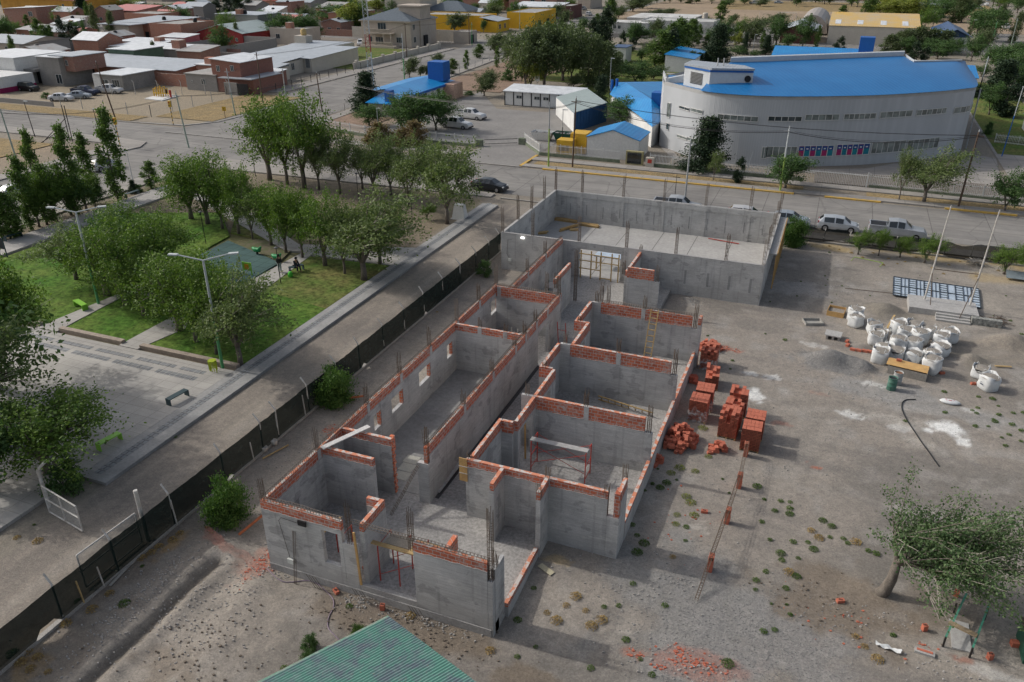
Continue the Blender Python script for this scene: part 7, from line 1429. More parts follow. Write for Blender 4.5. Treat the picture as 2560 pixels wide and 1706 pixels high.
r=thing('generator','yellow generator cabinets between the skips and the gabled shed','generator',(-33.5,107,0));my=M('machine_yellow',(.62,.38,.03),(.55,.33,.04),scale=1,rough=.5)
obj('cabinet',MB().box(-34.9,-32.7,104.8,106.8,0,2.1),my,r);obj('cabinet',MB().box(-33.6,-31.3,106.9,109.6,0,2.7),my,r);obj('grille',MB().box(-34.6,-33.1,104.77,104.797,.7,1.4),M('grille_dark',(.2,.13,.03)),r)
def skip(p,mat,label):
 x,y=p[0],p[1];r=thing('waste_skip',label,'skip',(x,y,0),'waste skips in the yard');mb=MB();lo,hi=[(-1.1,-.7),(1.1,-.7),(1.1,.7),(-1.1,.7)],[(-1.6,-.95),(1.6,-.95),(1.6,.95),(-1.6,.95)]
 for k in range(4):
  a1,a2,b1,b3=lo[k],lo[(k+1)%4],hi[k],hi[(k+1)%4];mb.quad((x+a1[0],y+a1[1],.1),(x+a2[0],y+a2[1],.1),(x+b3[0],y+b3[1],1.3),(x+b1[0],y+b1[1],1.3))
 mb.quad(*[(x+a[0],y+a[1],.1)for a in lo]);obj('skip_body',mb,mat,r);jm=MB()
 for _ in range(36):jm.rbox(x+rnd.uniform(-1.2,1.2),y+rnd.uniform(-.6,.6),.8+rnd.uniform(0,.35),rnd.uniform(.2,.6),rnd.uniform(.1,.4),.15,rnd.uniform(0,3),rnd.uniform(-.5,.5))
 obj('debris',jm,M('debris',(.12,.12,.12),(.3,.3,.3),scale=3),r)
skip(TA(2,280,1280),WALL['white'],'white skip full of scrap left of the lime utility pole');skip(TA(2,480,1290),MATS['dark_green'],'dark green skip full of scrap left of the yellow generator')
r=thing('blue_annex','low building with a broad bright blue hipped roof left of the curved hall','building',(-30,130,0));rp=[TA(2,890,860,3.6),TA(2,960,750,3.6),TA(2,1385,745,3.6),TA(2,1385,960,3.6),TA(2,1345,1120,3.0),TA(2,1280,1160,3.0),TA(2,1150,1050,3.3)]
cp_=TA(2,1270,905,5.0);mb=MB();mb.v=[tuple(p)for p in rp]+[cp_]+[TA(2,1050,760,4.6)];mb.f=[(0,8,1),(1,8,2),(8,7,3,2),(0,7,8),(0,6,7),(6,5,7),(5,4,7),(4,3,7)]
obj('roof',mb,ROOF['blue'],r);obj('wall',MB().poly([((p[0]*.96+cp_[0]*.04),(p[1]*.96+cp_[1]*.04))for p in rp],0,2.9),WALL['white'],r);q=TA(2,1320,965,4.0);obj('roof_box',MB().box(q[0]-.9,q[0]+1.2,q[1]-.2,q[1]+2,3.0,5.9),MATS['blue_ribbed'],r)
for xx,yy in((910,800),(955,790)):q=TA(2,xx,yy,3.8);obj('vent_pipe',MB().tube([(q[0],q[1],3.2),(q[0],q[1],5.1)],.25,8),MATS['blue_ribbed'],r)
H_('blue_kiosk','small white house with a blue sheet roof in front of the conifers',-38,-31.5,191,208,3.0,'white','blue','e',.8,wins=(('s',5,1,.8,1.3),),cat='house')
r=H_('blue_school_wing','long low wing with a blue roof behind the leaning cypresses',-15,5,196,210,4.0,'white','blue','gx',1.4,cat='building');obj('roof_box',MB().box(2.6,5.6,199,202,4.2,8.2),MATS['blue_ribbed'],r)
H_('blue_school_wing','blue roofed block partly hidden by trees right of the long low wing',12,24,178,196,3.6,'white','blue','gx',1.2,cat='building');H_('blue_canopy','blue shelter roof in front of the white railings at the right edge',28.0,35.5,146,149,2.3,'white','blue','gx',.5,cat='shelter')
H_('small_store','small white store with a dark blue roof by the upright trees',-53.5,-50,202,208,3.6,'white','dblue','flat',wins=(('s',2.4,1.4,.5,.8),))
r=H_('clubhouse','long white clubhouse with stained walls beyond the compound trees',-64,-40.5,277,290,3.9,'stained','pale','parapet',wins=(('s',1.5,1.4,1.2,1.2),('s',4,1.4,2.2,1.4),('s',9,1.4,2.2,1.4)),cat='building')
obj('front_wing',MB().box(-74,-61,273.5,282,0,3.4),WALL['stained'],r);obj('wing_roof',MB().box(-74.3,-60.7,273.2,282.3,3.41,3.55),WALL['stained'],r);obj('back_wing',MB().box(-72,-50,290.2,312,0,3.6),WALL['stained'],r);obj('back_roof',MB().box(-72.3,-49.7,290.2,312.3,3.61,3.8),WALL['stained'],r)
obj('water_tank',MB().lathe([(.9,0),(.9,2),(.7,2.3)],-47,300,14,3.0),WALL['cream'],r)
for x in(-72.5,-70.9):window(r,x,273.49,1.5,1.0,1.1)
tag(obj('garden_wall',MB().box(-80,-22,262.5,262.8,0,1.1),WALL['grey']),'low grey wall in front of the stained clubhouse','wall')
r=H_('brown_hall','dark brown timber hall with a pale grey gable roof',-18.8,-8.8,264,286,3.4,'brown','zinc','gy',1.9,over=.8,cat='hall');obj('porch_frame',MB().box(-20.4,-20.2,262,262.2,0,3),m_rust,r)
r=thing('vault_hall','corrugated barrel vault shed at the edge of the sports field','shed',(-10,300,0));vm=MB()
for k in range(13):
 a=math.pi*k/12
 for y in(292,330):vm.v.append((-11.5+5.0*math.cos(a),y,.5+5.6*math.sin(a)))
for k in range(12):vm.f.append((2*k,2*k+1,2*k+3,2*k+2))
vm.f.append(tuple(2*k for k in range(13)));obj('vault',vm,sheetmat('rust_vault',(.34,.31,.28),(.26,.22,.19),'y',.6,.5),r)
H_('grey_shed','pale sheet metal shed behind the vault',-6.2,6,290,310,3.8,'cream','rust','s',1.2)
r=H_('warehouse','long beige warehouse with a patchy yellow roof',-5.6,18.6,267,284,5.0,'cream','yellowr','s',2.6,over=.2,cat='warehouse')
for k,x in enumerate((-4.2,1.9,8.2,14)):obj('skylight',MB().hexa([(x,269,5.42),(x+1.6,269,5.42),(x+1.6,274,6.19),(x,274,6.19),(x,269,5.48),(x+1.6,269,5.48),(x+1.6,274,6.25),(x,274,6.25)]),ROOF['bright'],r)
r=H_('blue_gable_house','white house with a dark blue gable roof right of the warehouse',23.8,31.2,262,290,3.4,'white','dblue','gy',2.0,over=.7,wins=(('s',4.4,.9,1.6,1.6,3),));obj('gable_face',MB().hexa([(23.8,261.94,3.4),(31.2,261.94,3.4),(31.2,261.98,3.4),(23.8,261.98,3.4),(27.4,261.94,5.3),(27.6,261.94,5.3),(27.6,261.98,5.3),(27.4,261.98,5.3)]),ROOF['dblue'],r)
H_('pale_block','low white building behind the tree belt at the top right',18,34,380,392,5,'white','zinc','flat')
# big grey building with the blue roof
r=thing('curved_hall','large grey ribbed building with a curved front and sweeping blue roof','building',(-2,125,0))
base=[(-22.9,115.8),(-21.0,113.95),(-19.1,112.1),(-17.2,110.3),(-14.8,109.0),(-11,108.5),(-7,109.1),(-3,110.6),(1,112.6),(5,115.0),(10.5,119.4),(15.2,124.2),(17.6,129.4),(18.2,150),(10.5,160),(-18.5,143),(-24.8,124)]
def smooth(p,n_=4):
 out=[]
 for k in range(len(p)-1):
  a=p[max(0,k-1)];b_=p[k];c_=p[k+1];d=p[min(len(p)-1,k+2)]
  for t in np.linspace(0,1,n_,endpoint=False):out.append(tuple(.5*(2*b_[i]+(c_[i]-a[i])*t+(2*a[i]-5*b_[i]+4*c_[i]-d[i])*t*t+(3*b_[i]-a[i]-3*c_[i]+d[i])*t**3)for i in(0,1)))
 return out+[p[-1]]
arc=smooth(base[:14],5);wallp=arc+base[14:]
m_rib=bpy.data.materials.new('ribbed_grey');m_rib.use_nodes=True;n=m_rib.node_tree;b=n.nodes['Principled BSDF']
g_=n.nodes.new('ShaderNodeTexCoord');s_=n.nodes.new('ShaderNodeSeparateXYZ');n.links.new(g_.outputs['Object'],s_.inputs[0]);a_=n.nodes.new('ShaderNodeMath');a_.operation='SUBTRACT';n.links.new(s_.outputs[0],a_.inputs[0]);n.links.new(s_.outputs[1],a_.inputs[1])
mu=n.nodes.new('ShaderNodeMath');mu.operation='MULTIPLY';mu.inputs[1].default_value=24;n.links.new(a_.outputs[0],mu.inputs[0]);si=n.nodes.new('ShaderNodeMath');si.operation='SINE';n.links.new(mu.outputs[0],si.inputs[0])
t_=_tex(n,'ShaderNodeTexNoise',.3,Detail=5.0);n.links.new(_co(n,(1,1,.4)),t_.inputs[0]);col=_mix(n,_ramp(n,t_.outputs[0],.35,.65),(.44,.455,.47),(.385,.40,.415));col=_mix(n,1.0,col,_ramp(n,si.outputs[0],.1,.9,(.96,.96,.96,1),(1.02,1.02,1.02,1)),'MULTIPLY');n.links.new(col,b.inputs['Base Color']);b.inputs['Roughness'].default_value=.65;_bump(n,b,si.outputs[0],.15,.03)
wt=lambda p:8.35+max(0,(p[1]-112))*.012
mb=MB();nn=len(wallp)
for p in wallp:mb.v.append((p[0],p[1],-.1));mb.v.append((p[0],p[1],8.5))
for k in range(nn):a1=2*k;a2=2*((k+1)%nn);mb.f.append((a1,a2,a2+1,a1+1))
obj('wall',mb,m_rib,r)
band=MB();
for p in arc:band.v.append((p[0],p[1],8.501));band.v.append((p[0],p[1],8.9));band.v.append((p[0]*.985-.03,p[1]+.35,8.9));band.v.append((p[0]*.985-.03,p[1]+.35,8.501))
for k in range(len(arc)-1):
 i=4*k
 for e in range(4):band.f.append((i+e,i+4+e,i+4+(e+1)%4,i+(e+1)%4))
obj('parapet',band,M('panel_grey',(.41,.405,.39),(.34,.34,.335),scale=.6,fine=.05),r)
ridge=[TA(2,1990,570,11.2),TA(2,2334,550,11.2),TA(3,700,530,11.2),TA(3,1240,512,11.2),TA(3,1330,570,10.6),TA(3,1770,560,10.2)]
eave_i=[k for k,p in enumerate(arc)if p[0]>-17.0];eave=[(arc[k][0]*1.004,arc[k][1]-.22,8.96)for k in eave_i]
rp_=[]
for k,e in enumerate(eave):
 t=k/(len(eave)-1)*(len(ridge)-1);i=min(int(t),len(ridge)-2);f_=t-i;q=[ridge[i][j]*(1-f_)+ridge[i+1][j]*f_ for j in range(3)];rp_.append(q)
mb=MB();ns=6
for e,q in zip(eave,rp_):
 for s2 in range(ns+1):t=s2/ns;mb.v.append((e[0]+(q[0]-e[0])*t,e[1]+(q[1]-e[1])*t,e[2]+(q[2]-e[2])*t+.35*math.sin(math.pi*t)))
for k in range(len(eave)-1):
 for s2 in range(ns):i=k*(ns+1)+s2;mb.f.append((i,i+ns+1,i+ns+2,i+1))
m_bl=sheetmat('big_blue_roof',(.006,.135,.36),(.012,.165,.41),'x',.62,.42,.35,rot=-.52,scale=.2)
obj('roof',mb,m_bl,r,smooth=True)
back=[ridge[0],ridge[3],ridge[4],ridge[5]]
bp_=MB()
q0_,q1_=Vector(ridge[0]),Vector(ridge[3]);up_=Vector((0,0,.7));bk=Vector((0,.5,0))
bp_.hexa([q0_+Vector((0,.1,-9)),q1_+Vector((0,.1,-9)),q1_+bk+Vector((0,0,-9)),q0_+bk+Vector((0,0,-9)),q0_+Vector((0,.1,.6)),q1_+Vector((0,.1,.6)),q1_+bk+up_,q0_+bk+up_]);obj('back_wall',bp_,M('panel_white',(.55,.57,.58),(.48,.5,.51),scale=.5,fine=.04),r)
q2_,q3_=Vector(ridge[4]),Vector(ridge[5]);obj('back_wall',MB().hexa([q1_+Vector((.1,.05,-9)),q2_+Vector((0,.1,-9)),q2_+bk+Vector((0,0,-9)),q1_+bk+Vector((.1,0,-9)),q1_+Vector((.1,.05,.3)),q2_+Vector((0,.1,.3)),q2_+bk+Vector((0,0,.3)),q1_+bk+Vector((.1,0,.3))]),MATS['panel_white'],r)
obj('back_wall',MB().hexa([q2_+Vector((0,.1,-9)),q3_+Vector((0,.1,-9)),q3_+bk+Vector((0,0,-9)),q2_+bk+Vector((0,0,-9)),q2_+Vector((0,.1,.2)),q3_+Vector((0,.1,.2)),q3_+bk+Vector((0,0,.2)),q2_+bk+Vector((0,0,.2))]),MATS['panel_white'],r)
a0_=Vector((-22.0,116.0,8.9));fill=MB();fill.flat([(-22.5,116.0),(-20.7,114.3),(-18.8,112.5),(-16.6,110.8),(-13,112),(ridge[0][0],ridge[0][1]),(-24.0,124)],8.75);obj('flat_roof',fill,m_bl,r)
c_=TA(2,1390,665,9.2);obj('end_parapet',MB().hexa([(-22.75,116.0,8.402),(-22.3,116.0,8.402),(ridge[0][0]+.1,ridge[0][1],8.402),(ridge[0][0]-.5,ridge[0][1],8.402),(-22.75,116.0,9.4),(-22.3,116.0,9.4),(ridge[0][0]+.1,ridge[0][1],10.8),(ridge[0][0]-.5,ridge[0][1],10.8)]),MATS['panel_white'],r)
obj('side_wall',MB().hexa([(-24.8,124,-.1),(-22.6,116.3,-.1),(-22.5,116.4,-.1),(-24.7,124.1,-.1),(-24.8,124,9.3),(-22.6,116.3,9.0),(-22.5,116.4,9.0),(-24.7,124.1,9.3)]),m_rib,r)
k0,k1,k2=TA(2,1545,800,8.4),TA(2,1775,850,8.4),TA(2,2190,765,9.7);pb=[(k0[0]+.2,k0[1]),(k1[0]+.2,k1[1]),(k2[0],k2[1]),(k2[0]-1.5,k2[1]+3.0),(k0[0]+.6,k0[1]+4.0)]
obj('plant_box',MB().poly(pb,8.41,11.35),MATS['panel_white'],r);obj('plant_roof',MB().poly([(p[0]+(.15 if i in(1,2)else-.1),p[1]-.15)for i,p in enumerate(pb)],11.351,11.6),ROOF['greyroof'],r)
obj('plant_trim',MB().beam((pb[0][0],pb[0][1]-.06,11.2),(pb[1][0],pb[1][1]-.06,11.2),.1,.22).beam((pb[1][0],pb[1][1]-.06,11.2),(pb[2][0],pb[2][1]-.06,11.2),.1,.22),MATS['blue_ribbed'],r)
d_=Vector((pb[2][0]-pb[1][0],pb[2][1]-pb[1][1],0)).normalized();e_=Vector(pb[1]+(0,)).lerp(Vector(pb[2]+(0,)),.88);nv=Vector((d_.y,-d_.x,0));obj('round_vent',MB().tube([e_+Vector((0,0,10.3))-nv*.1,e_+Vector((0,0,10.3))+nv*.12],.42,16),m_blk,r)
e0=Vector(pb[0]+(0,)).lerp(Vector(pb[1]+(0,)),.27);e1=Vector(pb[0]+(0,)).lerp(Vector(pb[1]+(0,)),.73);dn=(e1-e0).normalized();nv=Vector((dn.y,-dn.x,0));lv=MB()
for k in range(9):lv.beam(e0+nv*.05+Vector((0,0,9.3+k*.17)),e1+nv*.05+Vector((0,0,9.3+k*.17)),.06,.1)
obj('louvre',lv,M('louvre_grey',(.12,.12,.12)),r)
for t in(.35,.5):q=TA(2,1860 if t<.4 else 1915,640,11.2);obj('vent_pipe',MB().tube([(q[0],q[1]+1,9),(q[0],q[1]+1,12.6)],.09,6),m_galv,r)
def on_wall(u,v):
 """arc point seen at picture point (u,v), found by walking the wall line"""
 best=None
 for k in range(len(arc)-1):
  for t in(0,.25,.5,.75):
   p=(arc[k][0]*(1-t)+arc[k+1][0]*t,arc[k][1]*(1-t)+arc[k+1][1]*t)
   lo_,hi_=-1,10.0
   for _ in range(16):
    mi=(lo_+hi_)/2
    if proj_y((p[0],p[1],mi))>v:lo_=mi
    else:hi_=mi
   q=np.array([p[0],p[1],lo_-CH]);uu=1280+FPX*float(q@_R)/float(q@_F)
   if best is None or abs(uu-u)<best[0]:best=(abs(uu-u),k+t,lo_)
 return best[1],best[2]
def strip_window(c,x0,y0,x1,y1,x0b,y0b,n_,label=None,poster=None):
 u0,v0=640*c+x0*.27421,y0*.27421;u1,v1=640*c+x1*.27421,y1*.27421;s0,zt=on_wall(u0,v0);s1,_z=on_wall(u1,v1);_s,zb=on_wall(640*c+x0b*.27421,y0b*.27421)
 fr_=MB();gl_=MB();po={}
 def pt(s,d):
  k=min(int(s),len(arc)-2);t=s-k;a=arc[k];b_=arc[k+1];dx,dy=b_[0]-a[0],b_[1]-a[1];L=math.hypot(dx,dy);return(a[0]+dx*t+dy/L*d,a[1]+dy*t-dx/L*d)
 N_=n_
 for k in range(N_):
  sa=s0+(s1-s0)*k/N_;sb_=s0+(s1-s0)*(k+1)/N_;ga,gb2=sa+(sb_-sa)*.05,sb_-(sb_-sa)*.05
  tgt=gl_
  if poster:tgt=po.setdefault(k%2 if not isinstance(poster,str)else 0,MB())
  tgt.quad((*pt(ga,.05),zb+.06),(*pt(gb2,.05),zb+.06),(*pt(gb2,.05),zt-.06),(*pt(ga,.05),zt-.06))
  if poster:
   up=po.setdefault(2,MB());up.quad((*pt(ga,.06),zb+(zt-zb)*.55),(*pt(gb2,.06),zb+(zt-zb)*.55),(*pt(gb2,.06),zt-.1),(*pt(ga,.06),zt-.1))
   mk=po.setdefault(3,MB());mk.quad((*pt(ga+(gb2-ga)*.3,.07),zb+(zt-zb)*.66),(*pt(ga+(gb2-ga)*.7,.07),zb+(zt-zb)*.66),(*pt(ga+(gb2-ga)*.7,.07),zb+(zt-zb)*.76),(*pt(ga+(gb2-ga)*.3,.07),zb+(zt-zb)*.76))
  for ss in([sa]if k<N_-1 else[sa,sb_]):fr_.beam((*pt(ss,.06),zb),(*pt(ss,.06),zt),.07)
  for zz in(zb,zt):fr_.beam((*pt(sa,.06),zz),(*pt(sb_,.06),zz),.08)
 f_=obj('window',fr_,m_fr,r)
 if not poster:obj('pane',gl_,m_glassl if rnd.random()<.85 else m_glass,f_)
 else:
  for k,mm in((0,M('poster_magenta',(.42,.035,.12),(.30,.03,.14),scale=.8)),(1,M('poster_teal',(.02,.24,.28),(.02,.18,.26),scale=.8)),(2,M('poster_blue',(.03,.09,.26),(.05,.06,.22),scale=.8)),(3,WALL['white'])):
   if k in po:obj('poster' if k<3 else 'poster_mark',po[k],mm,f_)
for a in((2,1530,962,1620,980,1530,990,2),(2,1638,985,1742,1008,1638,1018,2),(2,1880,1038,2240,1062,1880,1085,6),(2,1508,1225,1600,1245,1508,1250,2),(2,1605,1250,1715,1275,1605,1282,2),(3,0,1060,305,1052,0,1105,5),(3,340,1045,655,1038,340,1100,5),(3,690,1040,992,1027,690,1093,6),(3,1025,1022,1315,1010,1025,1080,5),(3,1350,1005,1630,990,1350,1057,6),(3,1700,982,1850,955,1700,1037,5),(2,1420,935,1450,938,1420,1070,1),(2,1410,1120,1438,1122,1410,1183,1),(3,0,1335,262,1330,0,1435,5),(3,955,1300,1250,1285,955,1402,6),(3,1285,1280,1560,1268,1285,1375,6),(2,2285,1340,2334,1342,2285,1445,2)):strip_window(*a)
strip_window(3,290,1330,600,1320,290,1430,6,poster=True);strip_window(3,630,1318,935,1303,630,1420,6,poster=True)
obj('downpipe',MB().tube([(18.25,130,0),(18.25,130,8.3)],.1,6),m_galv,r)
# CARS
m_tyre=M('tyre',(.02,.02,.02),rough=.9,fine=.05);m_rim=M('rim',(.35,.35,.36),rough=.4,metal=.5,fine=.02);m_cg=glassmat('car_glass',(.012,.016,.018),.06);m_hl=M('lamp_clear',(.6,.6,.58),rough=.2,fine=0);m_tl=M('lamp_red',(.35,.02,.02),rough=.3,fine=0)
CARS={'hatch':(3.95,.83,[(-1.95,.62,.80,.60,0),(-1.85,.86,1.0,.62,0),(-1.45,.88,1.40,.54,1),(-.35,.88,1.46,.57,1),(.5,.88,1.38,.54,1),(1.15,.86,.92,.68,0),(1.7,.78,.82,.62,0),(1.95,.52,.60,.56,0)],(-1.2,1.25)),'sedan':(4.35,.85,[(-2.17,.62,.84,.62,0),(-2.05,.88,.96,.66,0),(-1.5,.92,1.0,.64,0),(-.95,.93,1.38,.56,1),(-.2,.93,1.43,.57,1),(.45,.93,1.38,.56,1),(1.1,.90,.96,.66,0),(1.9,.78,.82,.62,0),(2.15,.52,.60,.56,0)],(-1.35,1.35)),'suv':(4.4,.9,[(-2.2,.65,.9,.7,0),(-2.12,.98,1.1,.7,0),(-1.8,1.0,1.62,.62,1),(-.5,1.0,1.70,.65,1),(.55,1.0,1.62,.61,1),(1.1,1.0,1.06,.72,0),(1.95,.9,.95,.7,0),(2.2,.6,.7,.62,0)],(-1.35,1.4)),'pickup':(5.3,.92,[(-2.65,.6,.62,.8,0),(-2.6,1.08,1.09,.84,0),(-1.0,1.08,1.09,.84,0),(-.92,1.08,1.68,.62,1),(-.1,1.08,1.76,.64,1),(.6,1.06,1.68,.60,1),(1.25,1.04,1.12,.74,0),(2.35,.95,1.0,.72,0),(2.65,.6,.7,.66,0)],(-1.65,1.7))}
def make_car(kind,colr,name):
 L,w,st,ax=CARS[kind];root=thing(name,'x','car' if kind!='pickup' else 'pickup',(0,0,0));mb=MB();m_=paint('car_'+name,colr,.3,.6,.2)if('car_'+name)not in MATS else MATS['car_'+name]
 def ring(s):
  x,bt,tp,wt,_=s;e=1-.12*(abs(x)/(L/2))**4;W_=w*e
  return[(x,-W_*.94,.24),(x,-W_,.5),(x,-W_*.97,bt),(x,-wt*e,tp-.03),(x,-wt*e*.8,tp),(x,wt*e*.8,tp),(x,wt*e,tp-.03),(x,W_*.97,bt),(x,W_,.5),(x,W_*.94,.24)]
 R0=[ring(s)for s in st];mb.v=[p for r_ in R0 for p in r_];n_=10
 for k in range(len(st)-1):
  for j in range(n_):mb.f.append((k*n_+j,k*n_+(j+1)%n_,(k+1)*n_+(j+1)%n_,(k+1)*n_+j))
 mb.f.append(tuple(reversed(range(n_))));mb.f.append(tuple((len(st)-1)*n_+j for j in range(n_)));obj('body',mb,m_,root,smooth=False)
 def pane(a,b_,c_,d,o_,nm='window'):
  a,b_,c_,d=[Vector(v)for v in(a,b_,c_,d)];m0=(a+b_+c_+d)/4;q=[m0+(v-m0)*.86+Vector(o_)for v in(a,b_,c_,d)];obj(nm,MB().quad(*q),m_cg,root)
 cab=[k for k,s in enumerate(st)if s[4]]
 for i,k in enumerate(cab[:-1]):
  if kind=='pickup' and i>1:pass
  A_,B_=R0[k],R0[k+1];pane(A_[2],B_[2],B_[3],A_[3],(0,-.018,.004));pane(A_[7],B_[7],B_[6],A_[6],(0,.018,.004))
 k=cab[-1];A_,B_=R0[k],R0[k+1];pane(A_[3],A_[6],B_[6],B_[3],(.02,0,.018),'windscreen')
 k=cab[0];A_,B_=R0[k],R0[k-1];pane(A_[3],A_[6],B_[6],B_[3],(-.02,0,.012),'rear_window')
 for x in ax:
  for s in(-1,1):
   t=obj('wheel',MB().tube([(x,s*(w-.2),.33),(x,s*(w+.015),.33)],.33,16),m_tyre,root);obj('rim',MB().tube([(x,s*(w+.016),.33),(x,s*(w+.03),.33)],.2,10),m_rim,t)
 for s in(-1,1):
  xe=L/2;obj('headlight',MB().rbox(xe-.16,s*w*.66,.58,.22,.34,.14),m_hl,root);obj('tail_light',MB().rbox(-xe+.1,s*w*.72,.72,.16,.2,.24),m_tl,root)
 obj('bumper',MB().rbox(L/2-.04,0,.25,.16,w*1.7,.2),m_blk if kind=='pickup' else m_,root)
 if kind=='pickup':obj('cargo_bed',MB().box(-2.5,-1.08,-.76,.76,1.095,1.105),m_blk,root)
 if kind=='pickup':
  for s in(-1,1):obj('bed_side',MB().box(-2.62,-1.0,s*.86-.05,s*.86+.05,1.08,1.2),m_,root)
  obj('bed_side',MB().box(-2.64,-2.54,-.8,.8,1.08,1.2),m_,root)
 root['used']=0;return park(root)
CP={'wh':('hatch',(.55,.55,.55),'white_hatchback'),'sh':('hatch',(.42,.45,.48),'silver_hatchback'),'ws':('sedan',(.60,.61,.62),'white_saloon'),'ss':('sedan',(.30,.34,.38),'silver_saloon'),'ds':('sedan',(.025,.03,.035),'dark_saloon'),'sp':('pickup',(.36,.38,.40),'silver_pickup'),'wp':('pickup',(.62,.62,.61),'white_pickup'),'bp':('pickup',(.02,.03,.07),'blue_pickup'),'ksuv':('suv',(.02,.024,.024),'dark_suv'),'wsuv':('suv',(.6,.6,.6),'white_suv'),'gs':('suv',(.3,.31,.3),'grey_suv')}
PROTO={}
def car(key,p,rz,label,group=None,z=.02):
 if key not in PROTO:PROTO[key]=make_car(*CP[key])
 r=PROTO[key];p=(p[0],p[1],z)
 if not r['used']:
  r['used']=1;r.location=p;r.rotation_euler=(0,0,math.radians(rz));r['label']=label
  if group:r['group']=group
 else:dup(r,p,math.radians(rz),label,group)
g='cars parked behind the building'
car('sp',(7.7,84.6),0,'silver double cab pickup parked on the road beyond the torn black net',g);car('sh',(2.2,84.6),0,'pale hatchback parked between the hall and the silver pickup',g);car('ss',(-2.7,84.6),0,'silver car whose roof shows behind the right end of the hall wall',g);car('wh',(-6.9,84.6),0,'white hatchback behind the hall wall, roof and windscreen showing',g);car('sp',(-14.2,84.8),0,'silver pickup with an open dark bed behind the hall wall',g)
car('ds',(-36.6,85.2),-4,'dark saloon half hidden by the windblown trees at the road edge')
car('wh',(-86.6,75.9),78,'white hatchback behind the hedge poplars on the left street');car('ws',(-86.6,62.6),80,'white saloon cut by the left edge behind the hedge')
car('wp',(-56.5,124.0),-8,'white pickup in the yard, the farther of two behind the bushy trees','white pickups in the yard');car('wp',(-55.6,116.4),-5,'white pickup in the yard, the nearer of two behind the bushy trees','white pickups in the yard')
car('ksuv',(-150.5,117.8),0,'dark green off-roader at the left before the grey house');car('ksuv',(-147.5,129.6)if 0 else(-143.8,131.6),8,'black off-roader parked beside the white roofed shop');car('ws',(-134.8,111.6),20,'battered white car at the corner of the low block wall');car('ss',(-133.8,114.8),25,'grey wreck behind the battered white car');car('bp',(-136.0,118.3),10,'dark blue pickup in front of the shop');car('wp',(-133.2,121.6),12,'white pickup behind the dark blue one before the shop')
car('wsuv',(-131.6,212.5),-60,'white off-roader on the drive beside the grand house')
for key,x,y,lb in(('ws',435,190,'silver car nearest the junction on the far street'),('ds',560,155,'dark car second from the junction on the far street'),('ds',610,148,'dark red car third along the far street kerb'),('wsuv',700,145,'white car driving in the middle of the far street'),('ws',560,105,'white car beside the dark shop front on the far street'),('sp',650,95,'silver pickup parked at the far street corner'),('wsuv',755,58,'white off-roader at the top of the far street')):
 p=TA(2,x,y);car(key,p,88 if x not in(755,560)else 10,lb,'cars on the far street')
for c_,x,y,key,rz,lb in((2,2210,40,'wp',0,'far white pickup at the top edge behind the field fence'),(3,95,35,'ss',0,'far silver car at the top edge behind the field'),(3,2165,265,'wp',95,'white pickup driving on the right hand street'),(3,1990,55,'ws',95,'far white car at the top of the right hand street'),(3,1910,85,'ws',10,'white car partly behind the far trees at the right'),(3,2320,470,'ds',95,'dark car cut by the right edge on the street'),(3,1600,530,'wh',0,'white van corner behind the curved hall')if 0 else(3,2000,12,'ss',95,'farthest car on the right hand street'),(0,1775,395,'ws',5,'pale car in the walled yard among the brick houses')):car(key,TA(c_,x,y),rz,lb)
# POLES, LAMPS, WIRES
m_pole=M('wood_pole',(.13,.085,.06),(.09,.065,.05),scale=4,rough=.9);m_lime=M('lime_pole_paint',(.30,.42,.10),rough=.6);m_gp=M('pale_green_pole',(.27,.36,.27),(.33,.36,.33),scale=1,rough=.6);m_lgr=M('lamp_green',(.10,.34,.14),rough=.5);m_lw=M('lamp_white',(.52,.55,.55),(.45,.48,.48),scale=2,rough=.5)
def pole(name,label,p,top,h,r0,mats,cat='utility pole',group=None,arm=None,z=0):
 q=thing(name,label,cat,(p[0],p[1],z),group);tx,ty=(p[0]+top[0],p[1]+top[1]);n_=len(mats)
 for k,mm in enumerate(mats):
  a,b_=(mm[1],mm[2]);f=lambda t:(p[0]+top[0]*t,p[1]+top[1]*t,z+h*t)
  obj('pole' if k==0 else 'pole_section',MB().tube([f(a),f(b_)],[r0*(1-.35*a),r0*(1-.35*b_)],8),mm[0],q)
 if arm:obj('crossarm',MB().beam((tx-arm,ty,z+h*.95),(tx+arm,ty,z+h*.95),.09),m_pole if mats[0][0]is m_pole else m_galv,q);obj('insulator',MB().tube([(tx,ty,z+h),(tx,ty,z+h+.25)],.05,6),m_lw,q)
 return q
def lamp_twin(p,h,label):
 r=pole('twin_lamp',label,p,(0,0),h,.11,[(m_lgr,0,.5),(m_lw,.5,1)],'street lamp','twin arm park lamps')
 for dx,dy in((-1.9,-.5),(1.55,1.1)):
  e=(p[0]+dx*.85,p[1]+dy*.85,h+.28);obj('arm',MB().tube([(p[0],p[1],h-.02),e],.045,6),m_lw,r);obj('lamp_head',MB().rbox(p[0]+dx,p[1]+dy,h+.25,.62,.26,.09,math.atan2(dy,dx)),m_lw,r)
lamp_twin(TB(0,905,1330),7.8,'twin arm lamp with a green foot beside the lime bench, the left one');lamp_twin(TC(0,2035,350),8.0,'twin arm lamp with a green foot near the paved path, the right one')
